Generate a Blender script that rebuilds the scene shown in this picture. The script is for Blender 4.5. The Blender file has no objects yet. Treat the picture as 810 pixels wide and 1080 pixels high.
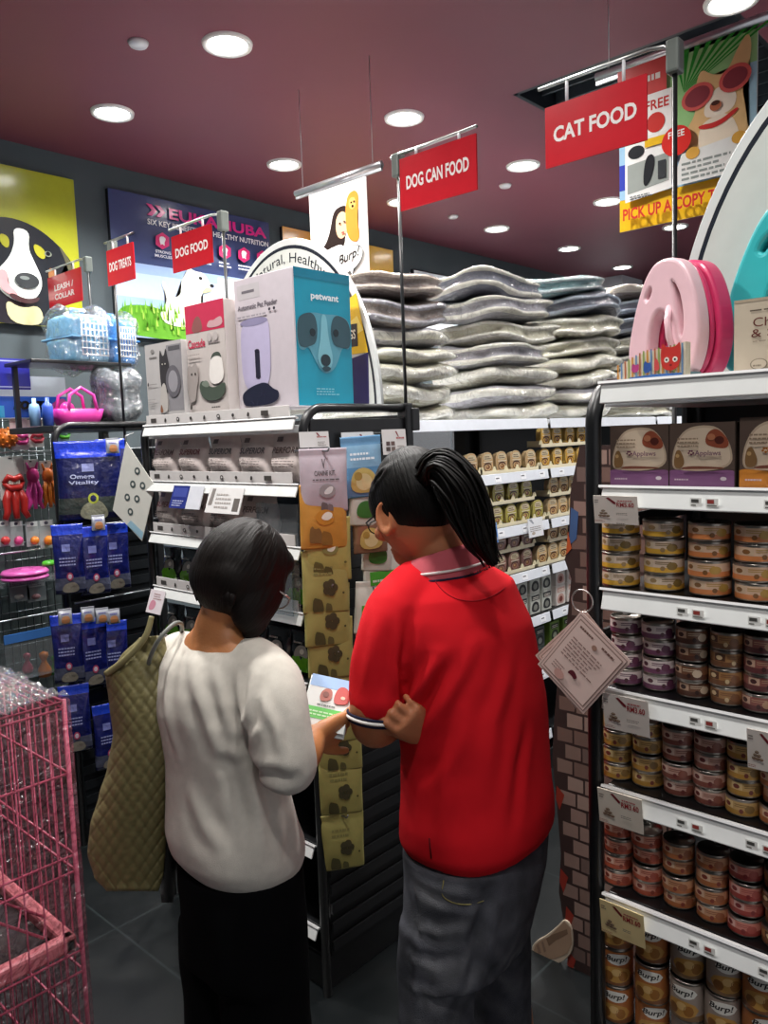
import bpy, bmesh, math, random
from mathutils import Vector, Matrix
random.seed(7)
PI = math.pi
S = bpy.context.scene
COL = S.collection

# ------------------------------------------------------------------ camera
# camera axes from the two vanishing points of the shop grid (810x1080 frame)
FPX = 833.0
def _n(v): return v / v.length
_X = _n(Vector((770, 108, -FPX)))
_Y = Vector((-908, 50, -FPX)); _Y = _n(_Y - _X * _X.dot(_Y))
_Z = _X.cross(_Y)
CM = Matrix((_X, _Y, _Z))              # world = CM @ camera
EYE = Vector((0, 0, 1.62))
cam = bpy.data.cameras.new('camera')
cam.sensor_fit = 'VERTICAL'; cam.sensor_height = 36.0; cam.lens = FPX / 1080 * 36.0
cam.clip_start = 0.05
cam_o = bpy.data.objects.new('camera', cam); COL.objects.link(cam_o)
cam_o.matrix_world = Matrix.Translation(EYE) @ CM.to_4x4()
S.camera = cam_o

# ------------------------------------------------------------------ world, exposure
W = bpy.data.worlds.new('world'); S.world = W; W.use_nodes = True
W.node_tree.nodes['Background'].inputs[0].default_value = (0.95, 0.95, 1.0, 1)
W.node_tree.nodes['Background'].inputs[1].default_value = 0.30
S.view_settings.view_transform = 'Standard'; S.view_settings.look = 'None'
S.view_settings.gamma = 1.0; S.view_settings.use_curve_mapping = False
S.view_settings.exposure = 0.74
LAMP_W = 17.0        # watts of each downlight
LAMP_NEAR = 2.0      # the ones nearer the camera, dimmer
CEIL = 3.10

# ------------------------------------------------------------------ helpers
def ray(u, v): return CM @ Vector((u - 405, -(v - 540), -FPX))
def onx(u, v, c): d = ray(u, v); return EYE + d * (c / d.x)
def ony(u, v, c): d = ray(u, v); return EYE + d * (c / d.y)
def onz(u, v, h): d = ray(u, v); return EYE + d * ((h - EYE.z) / d.z)
def ond(u, v, dep): return EYE + ray(u, v) * (dep / FPX)

def lin(h):
    if isinstance(h, str):
        h = h.lstrip('#'); h = ''.join(q * 2 for q in h) if len(h) == 3 else h; c = [int(h[i:i+2], 16) / 255 for i in (0, 2, 4)]
    else: c = h
    return tuple(x / 12.92 if x <= .04045 else ((x + .055) / 1.055) ** 2.4 for x in c)

def mat(name, rough=.5, metal=0., noise=.06, nscale=30., bump=0., bscale=60., spec=.5, sss=0., coat=0., col=None, detail=3, sheen=0., emit=0.):
    m = bpy.data.materials.new(name); m.use_nodes = True
    nt = m.node_tree; N = nt.nodes; L = nt.links
    b = N['Principled BSDF']
    b.inputs['Roughness'].default_value = rough; b.inputs['Metallic'].default_value = metal
    b.inputs['Specular IOR Level'].default_value = spec
    if sss: b.inputs['Subsurface Weight'].default_value = sss; b.inputs['Subsurface Scale'].default_value = .01
    if coat: b.inputs['Coat Weight'].default_value = coat; b.inputs['Coat Roughness'].default_value = .1
    if sheen: b.inputs['Sheen Weight'].default_value = sheen
    if col is None:
        a = N.new('ShaderNodeAttribute'); a.attribute_name = 'Col'; src = a.outputs['Color']
    else:
        a = N.new('ShaderNodeRGB'); a.outputs[0].default_value = (*lin(col), 1); src = a.outputs[0]
    tc = N.new('ShaderNodeTexCoord')
    n = N.new('ShaderNodeTexNoise'); n.inputs['Scale'].default_value = nscale; n.inputs['Detail'].default_value = detail
    L.new(tc.outputs['Object'], n.inputs['Vector'])
    mr = N.new('ShaderNodeMapRange'); mr.inputs['From Min'].default_value = .3; mr.inputs['From Max'].default_value = .7
    mr.inputs['To Min'].default_value = 1 - noise; mr.inputs['To Max'].default_value = 1 + noise
    L.new(n.outputs['Fac'], mr.inputs['Value'])
    mx = N.new('ShaderNodeVectorMath'); mx.operation = 'SCALE'
    L.new(src, mx.inputs[0]); L.new(mr.outputs[0], mx.inputs['Scale'])
    L.new(mx.outputs[0], b.inputs['Base Color'])
    if emit:
        L.new(src, b.inputs['Emission Color']); b.inputs['Emission Strength'].default_value = emit
    if bump:
        n2 = N.new('ShaderNodeTexNoise'); n2.inputs['Scale'].default_value = bscale; n2.inputs['Detail'].default_value = 4
        L.new(tc.outputs['Object'], n2.inputs['Vector'])
        bp = N.new('ShaderNodeBump'); bp.inputs['Strength'].default_value = bump; bp.inputs['Distance'].default_value = .01
        L.new(n2.outputs['Fac'], bp.inputs['Height']); L.new(bp.outputs[0], b.inputs['Normal'])
    return m

def clear_mat(name, tint='#ffffff', gloss=.06, refl=.35, crinkle=0., cscale=25., milk=0.):
    m = bpy.data.materials.new(name); m.use_nodes = True
    nt = m.node_tree; N = nt.nodes; L = nt.links
    N.remove(N['Principled BSDF']); out = N['Material Output']
    tr = N.new('ShaderNodeBsdfTransparent'); tr.inputs[0].default_value = (*lin(tint), 1)
    gl = N.new('ShaderNodeBsdfGlossy'); gl.inputs['Roughness'].default_value = gloss
    lw = N.new('ShaderNodeLayerWeight'); lw.inputs['Blend'].default_value = .35
    mr = N.new('ShaderNodeMapRange'); mr.inputs['To Min'].default_value = refl * .25; mr.inputs['To Max'].default_value = min(1, refl * 2)
    L.new(lw.outputs['Facing'], mr.inputs['Value'])
    mx = N.new('ShaderNodeMixShader')
    L.new(mr.outputs[0], mx.inputs[0]); L.new(tr.outputs[0], mx.inputs[1]); L.new(gl.outputs[0], mx.inputs[2])
    last = mx.outputs[0]
    if milk:
        df = N.new('ShaderNodeBsdfDiffuse'); df.inputs[0].default_value = (.8, .82, .85, 1)
        m2 = N.new('ShaderNodeMixShader'); m2.inputs[0].default_value = milk
        L.new(last, m2.inputs[1]); L.new(df.outputs[0], m2.inputs[2]); last = m2.outputs[0]
    L.new(last, out.inputs['Surface'])
    if crinkle:
        tc = N.new('ShaderNodeTexCoord')
        v = N.new('ShaderNodeTexNoise'); v.inputs['Scale'].default_value = cscale; v.inputs['Detail'].default_value = 2
        v.inputs['Distortion'].default_value = 1.5
        L.new(tc.outputs['Object'], v.inputs['Vector'])
        bp = N.new('ShaderNodeBump'); bp.inputs['Strength'].default_value = crinkle; bp.inputs['Distance'].default_value = .03
        L.new(v.outputs['Fac'], bp.inputs['Height'])
        L.new(bp.outputs[0], gl.inputs['Normal']); L.new(bp.outputs[0], lw.inputs['Normal'])
    return m

M = dict(
    print=mat('printed_surface', .42, noise=.03),
    gloss=mat('glossy_print', .22, noise=.03, coat=.3),
    paper=mat('paper', .6, noise=.03),
    plastic=mat('moulded_plastic', .3, noise=.03),
    black=mat('black_steel', .35, noise=.15, spec=.5),
    white=mat('white_enamel', .32, noise=.03, coat=.2),
    metal=mat('brushed_metal', .3, metal=.9, noise=.06),
    foil=mat('foil_pouch', .25, noise=.05, bump=.35, bscale=22, coat=.4),
    foil2=mat('crinkled_foil_bag', .2, noise=.12, nscale=14, bump=.9, bscale=26, coat=.6),
    pouch=mat('kraft_pouch', .45, noise=.06, bump=.25, bscale=18),
    cloth=mat('cotton_cloth', .9, noise=.05, nscale=60, bump=.25, bscale=700, spec=.2, sheen=.15),
    blackcloth=mat('matt_black_cloth', 1.0, noise=.05, nscale=40, spec=.08),
    knit=mat('polo_knit', .88, noise=.04, nscale=15, bump=.25, bscale=900, spec=.15),
    fleece=mat('fleece', .9, noise=.08, nscale=12, bump=1.0, bscale=22, spec=.1),
    denim=mat('denim', .9, noise=.42, nscale=16, bump=.4, bscale=500, spec=.2, detail=6),
    skin=mat('skin', .5, noise=.05, nscale=25, sss=.12, spec=.4, bump=.08, bscale=250),
    quilt=mat('quilted_nylon', .5, noise=.08, nscale=25, spec=.4),
    rubber=mat('rubber_toy', .3, noise=.04),
    wrap=clear_mat('cling_wrap', '#fff4f6', .14, .26, 1.0, 34),
    wrap2=clear_mat('crumpled_cling_wrap', '#ffeef2', .10, .75, 1.0, 55, .04),
    bagwrap=clear_mat('bag_film', '#ffffff', .10, .3, 1.0, 20, .03),
    acrylic=clear_mat('clear_acrylic', '#f4f8fa', .04, .3, milk=.06),
)

class MB:
    def __init__(s): s.v = []; s.f = []; s.c = []; s.sm = []
    def add(s, vs, fs, col, smooth=False, X=None):
        n = len(s.v); c = lin(col) if isinstance(col, str) else col
        s.v += [(X @ Vector(p)) if X else Vector(p) for p in vs]
        s.f += [tuple(i + n for i in f) for f in fs]
        if isinstance(c, list): s.c += c
        else: s.c += [c] * len(fs)
        s.sm += [smooth] * len(fs); return s
    def box(s, c, d, col, bev=0., X=None, seg=2):
        bm = bmesh.new(); bmesh.ops.create_cube(bm, size=1)
        bmesh.ops.scale(bm, vec=d, verts=bm.verts); bmesh.ops.translate(bm, vec=c, verts=bm.verts)
        if bev: bmesh.ops.bevel(bm, geom=bm.edges[:], offset=bev, segments=seg, affect='EDGES', profile=.5)
        s._bm(bm, col, X, False); return s
    def b2(s, lo, hi, col, bev=0., X=None):
        lo = Vector(lo); hi = Vector(hi)
        return s.box((lo + hi) / 2, [abs(q) for q in (hi - lo)], col, bev, X)
    def _bm(s, bm, col, X, smooth):
        bm.verts.index_update()
        vs = [v.co.copy() for v in bm.verts]; fs = [tuple(v.index for v in f.verts) for f in bm.faces]
        bm.free(); s.add(vs, fs, col, smooth, X)
    def ball(s, c, r, col, n=20, X=None, fn=None):
        r = (r, r, r) if not hasattr(r, '__len__') else r
        vs = [(0, 0, -1)]; fs = []; m = n // 2
        for i in range(1, m):
            t = PI * i / m
            for j in range(n):
                a = 2 * PI * j / n; vs.append((math.sin(t) * math.cos(a), math.sin(t) * math.sin(a), -math.cos(t)))
        vs.append((0, 0, 1)); T = len(vs) - 1
        for j in range(n):
            k = (j + 1) % n; fs.append((0, 1 + k, 1 + j)); fs.append((T, T - n + j, T - n + k))
        for i in range(m - 2):
            for j in range(n):
                k = (j + 1) % n; a = 1 + i * n
                fs.append((a + j, a + k, a + n + k, a + n + j))
        out = []
        for p in vs:
            q = Vector(p)
            if fn: q = fn(q)
            out.append(Vector((c[0] + q.x * r[0], c[1] + q.y * r[1], c[2] + q.z * r[2])))
        return s.add(out, fs, col, True, X)
    def lathe(s, prof, col, n=28, X=None, smooth=True, capc=True):
        vs = []; fs = []
        for r, z in prof:
            for j in range(n):
                a = 2 * PI * j / n; vs.append((r * math.cos(a), r * math.sin(a), z))
        for i in range(len(prof) - 1):
            for j in range(n):
                k = (j + 1) % n; fs.append((i * n + j, i * n + k, (i + 1) * n + k, (i + 1) * n + j))
        if capc:
            fs.append(tuple(range(n))[::-1]); fs.append(tuple((len(prof) - 1) * n + j for j in range(n)))
        return s.add(vs, fs, col, smooth, X)
    def tube(s, pts, r, col, n=10, closed=False, X=None, flat=1.):
        pts = [Vector(p) for p in pts]; m = len(pts); rr = r if hasattr(r, '__len__') else [r] * m
        vs = []; fs = []; up = None
        for i, p in enumerate(pts):
            if closed: t = pts[(i + 1) % m] - pts[i - 1]
            else: t = pts[min(i + 1, m - 1)] - pts[max(i - 1, 0)]
            t.normalize()
            if up is None:
                up = Vector((0, 0, 1)) if abs(t.z) < .9 else Vector((1, 0, 0))
            a = (up - t * up.dot(t)).normalized(); up = a; b = t.cross(a)
            for j in range(n):
                g = 2 * PI * j / n; vs.append(p + a * (math.cos(g) * rr[i] * flat) + b * (math.sin(g) * rr[i]))
        for i in range(m if closed else m - 1):
            for j in range(n):
                k = (j + 1) % n; i2 = (i + 1) % m
                fs.append((i * n + j, i * n + k, i2 * n + k, i2 * n + j))
        if not closed:
            fs.append(tuple(range(n))[::-1]); fs.append(tuple((m - 1) * n + j for j in range(n)))
        return s.add(vs, fs, col, True, X)
    def rings(s, R, col, cap=True, X=None, smooth=True):
        n = len(R[0]); vs = [p for r in R for p in r]; fs = []
        for i in range(len(R) - 1):
            for j in range(n):
                k = (j + 1) % n; fs.append((i * n + j, i * n + k, (i + 1) * n + k, (i + 1) * n + j))
        if cap:
            fs.append(tuple(range(n))[::-1]); fs.append(tuple((len(R) - 1) * n + j for j in range(n)))
        return s.add(vs, fs, col, smooth, X)
    def grid(s, rows, col, X=None, smooth=True):
        n = len(rows[0]); vs = [p for r in rows for p in r]; fs = []
        for i in range(len(rows) - 1):
            for j in range(n - 1):
                fs.append((i * n + j, i * n + j + 1, (i + 1) * n + j + 1, (i + 1) * n + j))
        return s.add(vs, fs, col, smooth, X)
    def build(s, name, m, parent=None, sub=0, solid=0.):
        me = bpy.data.meshes.new(name); me.from_pydata([tuple(p) for p in s.v], [], s.f)
        at = me.color_attributes.new('Col', 'FLOAT_COLOR', 'CORNER')
        buf = []
        for p, c in zip(me.polygons, s.c): buf += [c[0], c[1], c[2], 1.0] * p.loop_total
        at.data.foreach_set('color', buf)
        me.polygons.foreach_set('use_smooth', s.sm)
        me.materials.append(M[m] if isinstance(m, str) else m)
        me.update(); o = bpy.data.objects.new(name, me); COL.objects.link(o)
        if parent: o.parent = parent
        if sub:
            d = o.modifiers.new('sub', 'SUBSURF'); d.levels = d.render_levels = sub
        if solid:
            d = o.modifiers.new('solid', 'SOLIDIFY'); d.thickness = solid; d.offset = 0
        return o

def tag(o, label=None, cat=None, group=None, kind=None):
    if label: o['label'] = label
    if cat: o['category'] = cat
    if group: o['group'] = group
    if kind: o['kind'] = kind
    return o
def thing(name, label, cat, loc=(0, 0, 0), rz=0., group=None):
    o = bpy.data.objects.new(name, None); COL.objects.link(o); o.empty_display_size = .05
    o.location = loc; o.rotation_euler = (0, 0, rz); return tag(o, label, cat, group)
def dup(root, loc=None, rz=None, label=None, group=None, rot=None):
    r = root.copy(); COL.objects.link(r)
    if loc is not None: r.location = loc
    if rz is not None: r.rotation_euler = (0, 0, rz)
    if rot is not None: r.rotation_euler = rot
    if label: r['label'] = label
    if group: r['group'] = group
    for ch in list(root.children):
        c = ch.copy(); COL.objects.link(c); c.parent = r
        for g in ch.children:
            d = g.copy(); COL.objects.link(d); d.parent = c
    return r
class Stock:
    """one prototype per kind; the first placement uses the prototype itself"""
    def __init__(s, maker): s.maker = maker; s.root = None
    def put(s, loc, rz=0., label=None, group=None, rot=None):
        if s.root is None:
            s.root = s.maker(); o = s.root; o.location = loc
            o.rotation_euler = rot if rot is not None else (0, 0, rz)
            if label: o['label'] = label
            if group: o['group'] = group
            return o
        return dup(s.root, loc, rz, label, group, rot)
def struct(o): o['kind'] = 'structure'; return o

# ---- flat artwork: polygons laid on a plane (origin O, axes U,V in metres, normal N)
_txt = {}
def text_geo(t, bold=.0, shear=0.):
    k = (t, bold, shear)
    if k in _txt: return _txt[k]
    cu = bpy.data.curves.new('t', 'FONT'); cu.body = t; cu.align_x = 'LEFT'; cu.offset = bold; cu.resolution_u = 3; cu.shear = shear
    o = bpy.data.objects.new('t', cu); COL.objects.link(o)
    dg = bpy.context.evaluated_depsgraph_get(); me = bpy.data.meshes.new_from_object(o.evaluated_get(dg))
    vs = [v.co.copy() for v in me.vertices]; fs = [tuple(p.vertices) for p in me.polygons]
    bpy.data.objects.remove(o); bpy.data.curves.remove(cu); bpy.data.meshes.remove(me)
    x0 = min(v.x for v in vs); x1 = max(v.x for v in vs); y0 = min(v.y for v in vs); y1 = max(v.y for v in vs)
    vs = [((v.x - x0) / (x1 - x0), (v.y - y0) / (y1 - y0)) for v in vs]
    _txt[k] = (vs, fs); return _txt[k]

class Art:
    """a printed plane of w x h metres; shapes in 0..1 coordinates, later shapes on top"""
    def __init__(s, O, U, V, w, h, mb=None, step=.0004):
        s.O = Vector(O); s.U = Vector(U).normalized(); s.V = Vector(V).normalized(); s.w = w; s.h = h
        s.N = s.U.cross(s.V); s.mb = mb or MB(); s.k = 1; s.step = step; s.bulge = None
    def P(s, x, y): return s.O + s.U * (x * s.w) + s.V * (y * s.h) + s.N * (s.k * s.step + (s.bulge(y) if s.bulge else 0))
    def poly(s, pts, col):
        s.k += 1; s.mb.add([s.P(*p) for p in pts], [tuple(range(len(pts)))], col); return s
    def rect(s, x0, y0, x1, y1, col): return s.poly([(x0, y0), (x1, y0), (x1, y1), (x0, y1)], col)
    def ell(s, x, y, rx, ry, col, n=20, a=0.):
        ca, sa = math.cos(a), math.sin(a); k = s.w / s.h
        pts = []
        for i in range(n):
            t = 2 * PI * i / n; p = rx * math.cos(t) * s.w; q = ry * math.sin(t) * s.h
            pts.append((x + (p * ca - q * sa) / s.w, y + (p * sa + q * ca) / s.h))
        return s.poly(pts, col)
    def blob(s, pts, col, it=2):
        for _ in range(it):   # Chaikin smoothing
            q = []
            for i in range(len(pts)):
                a = pts[i]; b = pts[(i + 1) % len(pts)]
                q += [(a[0] * .75 + b[0] * .25, a[1] * .75 + b[1] * .25), (a[0] * .25 + b[0] * .75, a[1] * .25 + b[1] * .75)]
            pts = q
        # triangulate through bmesh (outline may be concave)
        s.k += 1; bm = bmesh.new(); vv = [bm.verts.new(s.P(*p)) for p in pts]
        f = bm.faces.new(vv); bmesh.ops.triangulate(bm, faces=[f], ngon_method='EAR_CLIP')
        s.mb._bm(bm, col, None, False); return s
    def text(s, t, x0, y0, x1, y1, col, bold=.02, fn=None, shear=0.):
        s.k += 1; vs, fs = text_geo(t, bold, shear)
        q = []
        for a, b in vs:
            X_, Y_ = x0 + a * (x1 - x0), y0 + b * (y1 - y0)
            if fn: X_, Y_ = fn(a, b)
            q.append(s.P(X_, Y_))
        s.mb.add(q, fs, col); return s
    def lines(s, x0, y0, x1, y1, n, col, seed=1, fill=.45):
        rnd = random.Random(seed); hgt = (y1 - y0) / n
        s.k += 1
        for i in range(n):
            xa = x0; yy = y0 + i * hgt
            xe = x1 - (x1 - x0) * rnd.random() * .35
            while xa < xe:
                wl = (x1 - x0) * (.06 + .12 * rnd.random()); xb = min(xa + wl, xe)
                s.mb.add([s.P(xa, yy), s.P(xb, yy), s.P(xb, yy + hgt * fill), s.P(xa, yy + hgt * fill)], [(0, 1, 2, 3)], col)
                xa = xb + (x1 - x0) * .03
        return s
def plate(outs, th, bev=0., res=8):
    """filled 2D outline(s) with holes, thickness th, centred on z=0; returns verts, faces (outline in metres)"""
    cu = bpy.data.curves.new('p', 'CURVE'); cu.dimensions = '2D'; cu.fill_mode = 'BOTH'
    for pts in outs:
        sp = cu.splines.new('POLY'); sp.points.add(len(pts) - 1); sp.use_cyclic_u = True
        for i, p in enumerate(pts): sp.points[i].co = (p[0], p[1], 0, 1)
    cu.extrude = max(th / 2 - bev, 1e-4); cu.bevel_depth = bev; cu.bevel_resolution = 2
    o = bpy.data.objects.new('p', cu); COL.objects.link(o)
    dg = bpy.context.evaluated_depsgraph_get(); me = bpy.data.meshes.new_from_object(o.evaluated_get(dg))
    vs = [v.co.copy() for v in me.vertices]; fs = [tuple(p.vertices) for p in me.polygons]
    bpy.data.objects.remove(o); bpy.data.curves.remove(cu); bpy.data.meshes.remove(me)
    return vs, fs
def chaikin(pts, it=2):
    for _ in range(it):
        q = []
        for i in range(len(pts)):
            a = pts[i]; b = pts[(i + 1) % len(pts)]
            q += [(a[0] * .75 + b[0] * .25, a[1] * .75 + b[1] * .25), (a[0] * .25 + b[0] * .75, a[1] * .25 + b[1] * .75)]
        pts = q
    return pts
UP = Vector((0, 0, 1)); AX = Vector((1, 0, 0)); AY = Vector((0, 1, 0))
ORD = ['first', 'second', 'third', 'fourth', 'fifth', 'sixth', 'seventh', 'eighth', 'ninth', 'tenth', 'eleventh', 'twelfth', 'thirteenth', 'fourteenth']

# ================================================================== the room
X0, X1, Y0, Y1 = -1.3, 9.2, -1.6, 4.0
fm = bpy.data.materials.new('floor_tiles'); fm.use_nodes = True
_N = fm.node_tree.nodes; _L = fm.node_tree.links; _b = _N['Principled BSDF']
_tc = _N.new('ShaderNodeTexCoord'); _br = _N.new('ShaderNodeTexBrick'); _br.offset = 0
_br.inputs['Scale'].default_value = 1; _br.inputs['Brick Width'].default_value = .6; _br.inputs['Row Height'].default_value = .6
_br.inputs['Mortar Size'].default_value = .004; _br.inputs['Color1'].default_value = (*lin('#0b1012'), 1); _br.inputs['Color2'].default_value = (*lin('#0d1214'), 1)
_br.inputs['Mortar'].default_value = (*lin('#232a2b'), 1)
_L.new(_tc.outputs['Object'], _br.inputs['Vector'])
_nz = _N.new('ShaderNodeTexNoise'); _nz.inputs['Scale'].default_value = 9; _nz.inputs['Detail'].default_value = 5; _L.new(_tc.outputs['Object'], _nz.inputs['Vector'])
_mr = _N.new('ShaderNodeMapRange'); _mr.inputs['To Min'].default_value = .25; _mr.inputs['To Max'].default_value = .5; _L.new(_nz.outputs['Fac'], _mr.inputs['Value'])
_L.new(_mr.outputs[0], _b.inputs['Roughness']); _L.new(_br.outputs['Color'], _b.inputs['Base Color'])
M['floor'] = fm
M['ceil'] = mat('maroon_ceiling_paint', .55, noise=.04, nscale=2, col='#804350')
M['wall'] = mat('charcoal_wall_paint', .75, noise=.08, nscale=4, col='#465055', bump=.05, bscale=80)
M['wall2'] = mat('pale_wall_paint', .75, noise=.03, nscale=4, col='#c3c6cc')
struct(MB().b2((X0, Y0, -.1), (X1, Y1, 0), '#222222').build('floor', 'floor'))
# ceiling with an opening for the air conditioning recess
VX0, VX1, VY0, VY1 = 3.12, 4.3, 1.06, 2.02
c = MB(); z0, z1 = CEIL, CEIL + .08
c.b2((X0, Y0, z0), (VX0, Y1, z1), '#804350'); c.b2((VX1, Y0, z0), (X1, Y1, z1), '#804350')
c.b2((VX0, Y0, z0), (VX1, VY0, z1), '#804350'); c.b2((VX0, VY1, z0), (VX1, Y1, z1), '#804350')
struct(c.build('ceiling', 'ceil'))
struct(MB().b2((X0, Y1, 0), (X1, Y1 + .1, CEIL), '#3b4347').build('wall_back', 'wall'))
struct(MB().b2((X1, Y0, 0), (X1 + .1, Y1, CEIL), '#3b4347').build('wall_right', 'wall')); struct(MB().b2((7.45, 3.6, 0), (7.9, Y1, CEIL), '#c3c6cc').build('trim_1', 'wall2'))
struct(MB().b2((X0 - .1, Y0, 0), (X0, Y1, CEIL), '#3b4347').build('wall_left', 'wall'))
# recess
r = MB(); k = .02
for lo, hi in (((VX0, VY0, z0), (VX0 + k, VY1, z0 + .35)), ((VX1 - k, VY0, z0), (VX1, VY1, z0 + .35)),
               ((VX0, VY0, z0), (VX1, VY0 + k, z0 + .35)), ((VX0, VY1 - k, z0), (VX1, VY1, z0 + .35)), ((VX0, VY0, z0 + .33), (VX1, VY1, z0 + .35))):
    r.b2(lo, hi, '#20242a')
t = tag(r.build('ceiling_recess', 'black'), 'dark square air conditioning recess with grille in the ceiling', 'air vent')
g = MB()
for i in range(9): g.box((VX0 + .08 + i * .127, (VY0 + VY1) / 2, z0 + .07), (.012, VY1 - VY0 - .05, .05), '#3a4148', X=None)
g.build('grille', 'black', t)

# ---- downlights on their grid
M['lamp'] = bpy.data.materials.new('lit_diffuser'); M['lamp'].use_nodes = True
_b = M['lamp'].node_tree.nodes['Principled BSDF']; _b.inputs['Emission Color'].default_value = (1, .97, .93, 1); _b.inputs['Emission Strength'].default_value = 14
_b.inputs['Base Color'].default_value = (.9, .9, .9, 1)
def mk_down():
    t = thing('downlight', 'round lit downlight in the maroon ceiling', 'ceiling light', group='ceiling downlights')
    MB().lathe([(.072, -.004), (.079, -.011), (.092, -.011), (.095, -.0), (.094, .006), (.072, .006)], '#f2f0ec', 36, capc=False).build('trim_ring', 'white', t)
    MB().lathe([(.0005, -.0045), (.0725, -.0045), (.0725, -.002), (.0005, -.002)], '#ffffff', 36).build('diffuser', 'lamp', t)
    return t
dl = Stock(mk_down)
LIGHTS = [(1.935, 2.505), (2.95, 2.51), (3.955, 2.50), (4.99, 2.51), (6.01, 2.48), (1.935, 3.36), (2.945, 3.37), (3.955, 3.41), (5.0, 3.395), (6.01, 3.37), (7.1, 3.43), (3.03, 1.05), (4.99, 1.05), (6.0, 1.6), (4.9, 1.75)]
rowname = lambda x, y: ('back row by the wall' if y > 3 else 'middle row' if y > 2.2 else 'front row')
for i, (x, y) in enumerate(LIGHTS):
    rowx = sorted(a for a, b in LIGHTS if rowname(a, b) == rowname(x, y))
    dl.put((x, y, CEIL), 0, 'round lit downlight, %s from left, %s' % (ORD[rowx.index(x)], rowname(x, y)))
def lamp(x, y, w):
    L = bpy.data.lights.new('downlight_lamp', 'SPOT'); L.energy = w; L.spot_size = math.radians(140); L.spot_blend = .7; L.shadow_soft_size = .075
    L.color = (1, .975, .94)
    o = bpy.data.objects.new('downlight_lamp', L); COL.objects.link(o); o.location = (x, y, CEIL - .03)
for x, y in LIGHTS: lamp(x, y, LAMP_W * 4)
# the shop goes on behind the camera: its dimmer downlights there
for x, y in ((.9, 2.5), (.9, .6), (.0, .3)): lamp(x, y, LAMP_W * LAMP_NEAR)
for x, y in ((.9, 3.37), (1.935, 1.62), (.9, 1.62)): lamp(x, y, LAMP_W * 4)
# small unlit detectors
def mk_det():
    t = MB().lathe([(.001, -.016), (.03, -.016), (.036, -.008), (.038, 0)], '#d9d9dc', 24).build('ceiling_detector', 'white')
    return tag(t, 'small round white detector on the ceiling', 'detector')
dt = Stock(mk_det)
dt.put((1.69, 2.72, CEIL), label='small white disc on the ceiling left of the nearest downlights')
dt.put((4.18, 2.77, CEIL), label='small white disc on the ceiling just under the downlight left of CAT FOOD')
dt.put((4.48, 3.40, CEIL), label='small white disc on the ceiling near the back wall, behind the dog can food sign')

# ================================================================== wall posters (plane y = Y1)
def poster(name, label, u0, u1, ztop, zbot, cat='poster', th=.03):
    a = ony(u0, 300, Y1).x; b = ony(u1, 300, Y1).x
    mb = MB(); mb.b2((a, Y1 - th, zbot), (b, Y1 - .002, ztop), '#20262c', .003)
    return mb, Art((a, Y1 - th - .0005, zbot), AX, UP, b - a, ztop - zbot, mb, .0008)
ZT, ZB = 1.62 + .338 * 4, 1.62 + .15 * 4
# left: black, tan and white dog on a yellow-green ground
mb, A = poster('', '', -95, 82, ZT, ZB)
A.rect(0, 0, 1, 1, '#a9ad2c')
A.blob([(.25, 0), (.28, .2), (.37, .3), (.42, .62), (.52, .68), (.7, .66), (.86, .56), (.97, .42), (.985, .28), (.93, .22), (.86, .27), (.78, .3), (.78, .2), (.88, .12), (.92, 0)], '#22262c')
A.blob([(.25, .1), (.2, .35), (.27, .6), (.4, .68), (.5, .66), (.42, .3)], '#2b2e33')
A.blob([(.86, .56), (.93, .47), (.965, .36), (.955, .28), (.93, .36), (.9, .46)], '#5c5b48')
A.blob([(.585, .62), (.69, .61), (.67, .5), (.7, .42), (.75, .3), (.72, .2), (.64, .14), (.55, .15), (.46, .22), (.46, .32), (.55, .42), (.59, .52)], '#e8efe8')
A.blob([(.52, .0), (.5, .16), (.6, .1), (.72, .14), (.74, .0)], '#cfc89a')
A.blob([(.5, .57), (.56, .55), (.55, .47), (.5, .5)], '#a3a32e'); A.blob([(.7, .54), (.78, .5), (.77, .43), (.71, .46)], '#b1ae33')
A.blob([(.42, .3), (.38, .42), (.41, .45), (.46, .36)], '#b06a3c'); A.blob([(.78, .3), (.84, .26), (.84, .36), (.79, .4)], '#9a6a44')
A.ell(.47, .505, .026, .018, '#7f8577'); A.ell(.472, .507, .014, .014, '#15181c'); A.ell(.79, .475, .024, .018, '#7f8577'); A.ell(.79, .477, .014, .014, '#15181c')
A.ell(.645, .285, .075, .05, '#33373a'); A.ell(.63, .3, .03, .012, '#7d8583')
A.blob([(.48, .34), (.45, .28), (.49, .2), (.57, .17), (.58, .2), (.52, .25), (.53, .33)], '#d8a0a4')
A.blob([(.52, .17), (.62, .13), (.7, .15), (.72, .19), (.63, .16), (.54, .2)], '#4a3336')
tag(mb.build('wall_poster', 'gloss'), 'yellow-green wall poster of a black and white dog licking its nose', 'poster')
# middle: pet food poster with white puppy on grass
mb, A = poster('', '', 117, 283, ZT + .0, ZB - .02)
A.rect(0, 0, 1, 1, '#3b4873'); A.rect(0, 0, 1, .52, '#9fb9e4')
A.rect(0, .28, 1, .45, '#b9cdee')
A.blob([(0, 0), (0, .2), (.15, .24), (.3, .2), (.45, .24), (.62, .2), (.64, 0)], '#5f9c2e')
A.rect(.62, 0, 1, .5, '#dfe7ee'); A.blob([(.7, 0), (.7, .22), (.78, .3), (.97, .3), (1, .2), (1, 0)], '#8f9da6')
A.blob([(.74, .26), (.78, .36), (.9, .38), (.94, .3), (.86, .26)], '#4c4c56')
A.blob([(.27, .1), (.24, .2), (.3, .27), (.26, .4), (.28, .43), (.32, .3), (.38, .33), (.38, .44), (.42, .5), (.43, .55), (.47, .52), (.53, .52), (.56, .46), (.58, .4), (.54, .37), (.5, .36), (.5, .25), (.52, .12), (.46, .1)], '#eef0e2')
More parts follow.
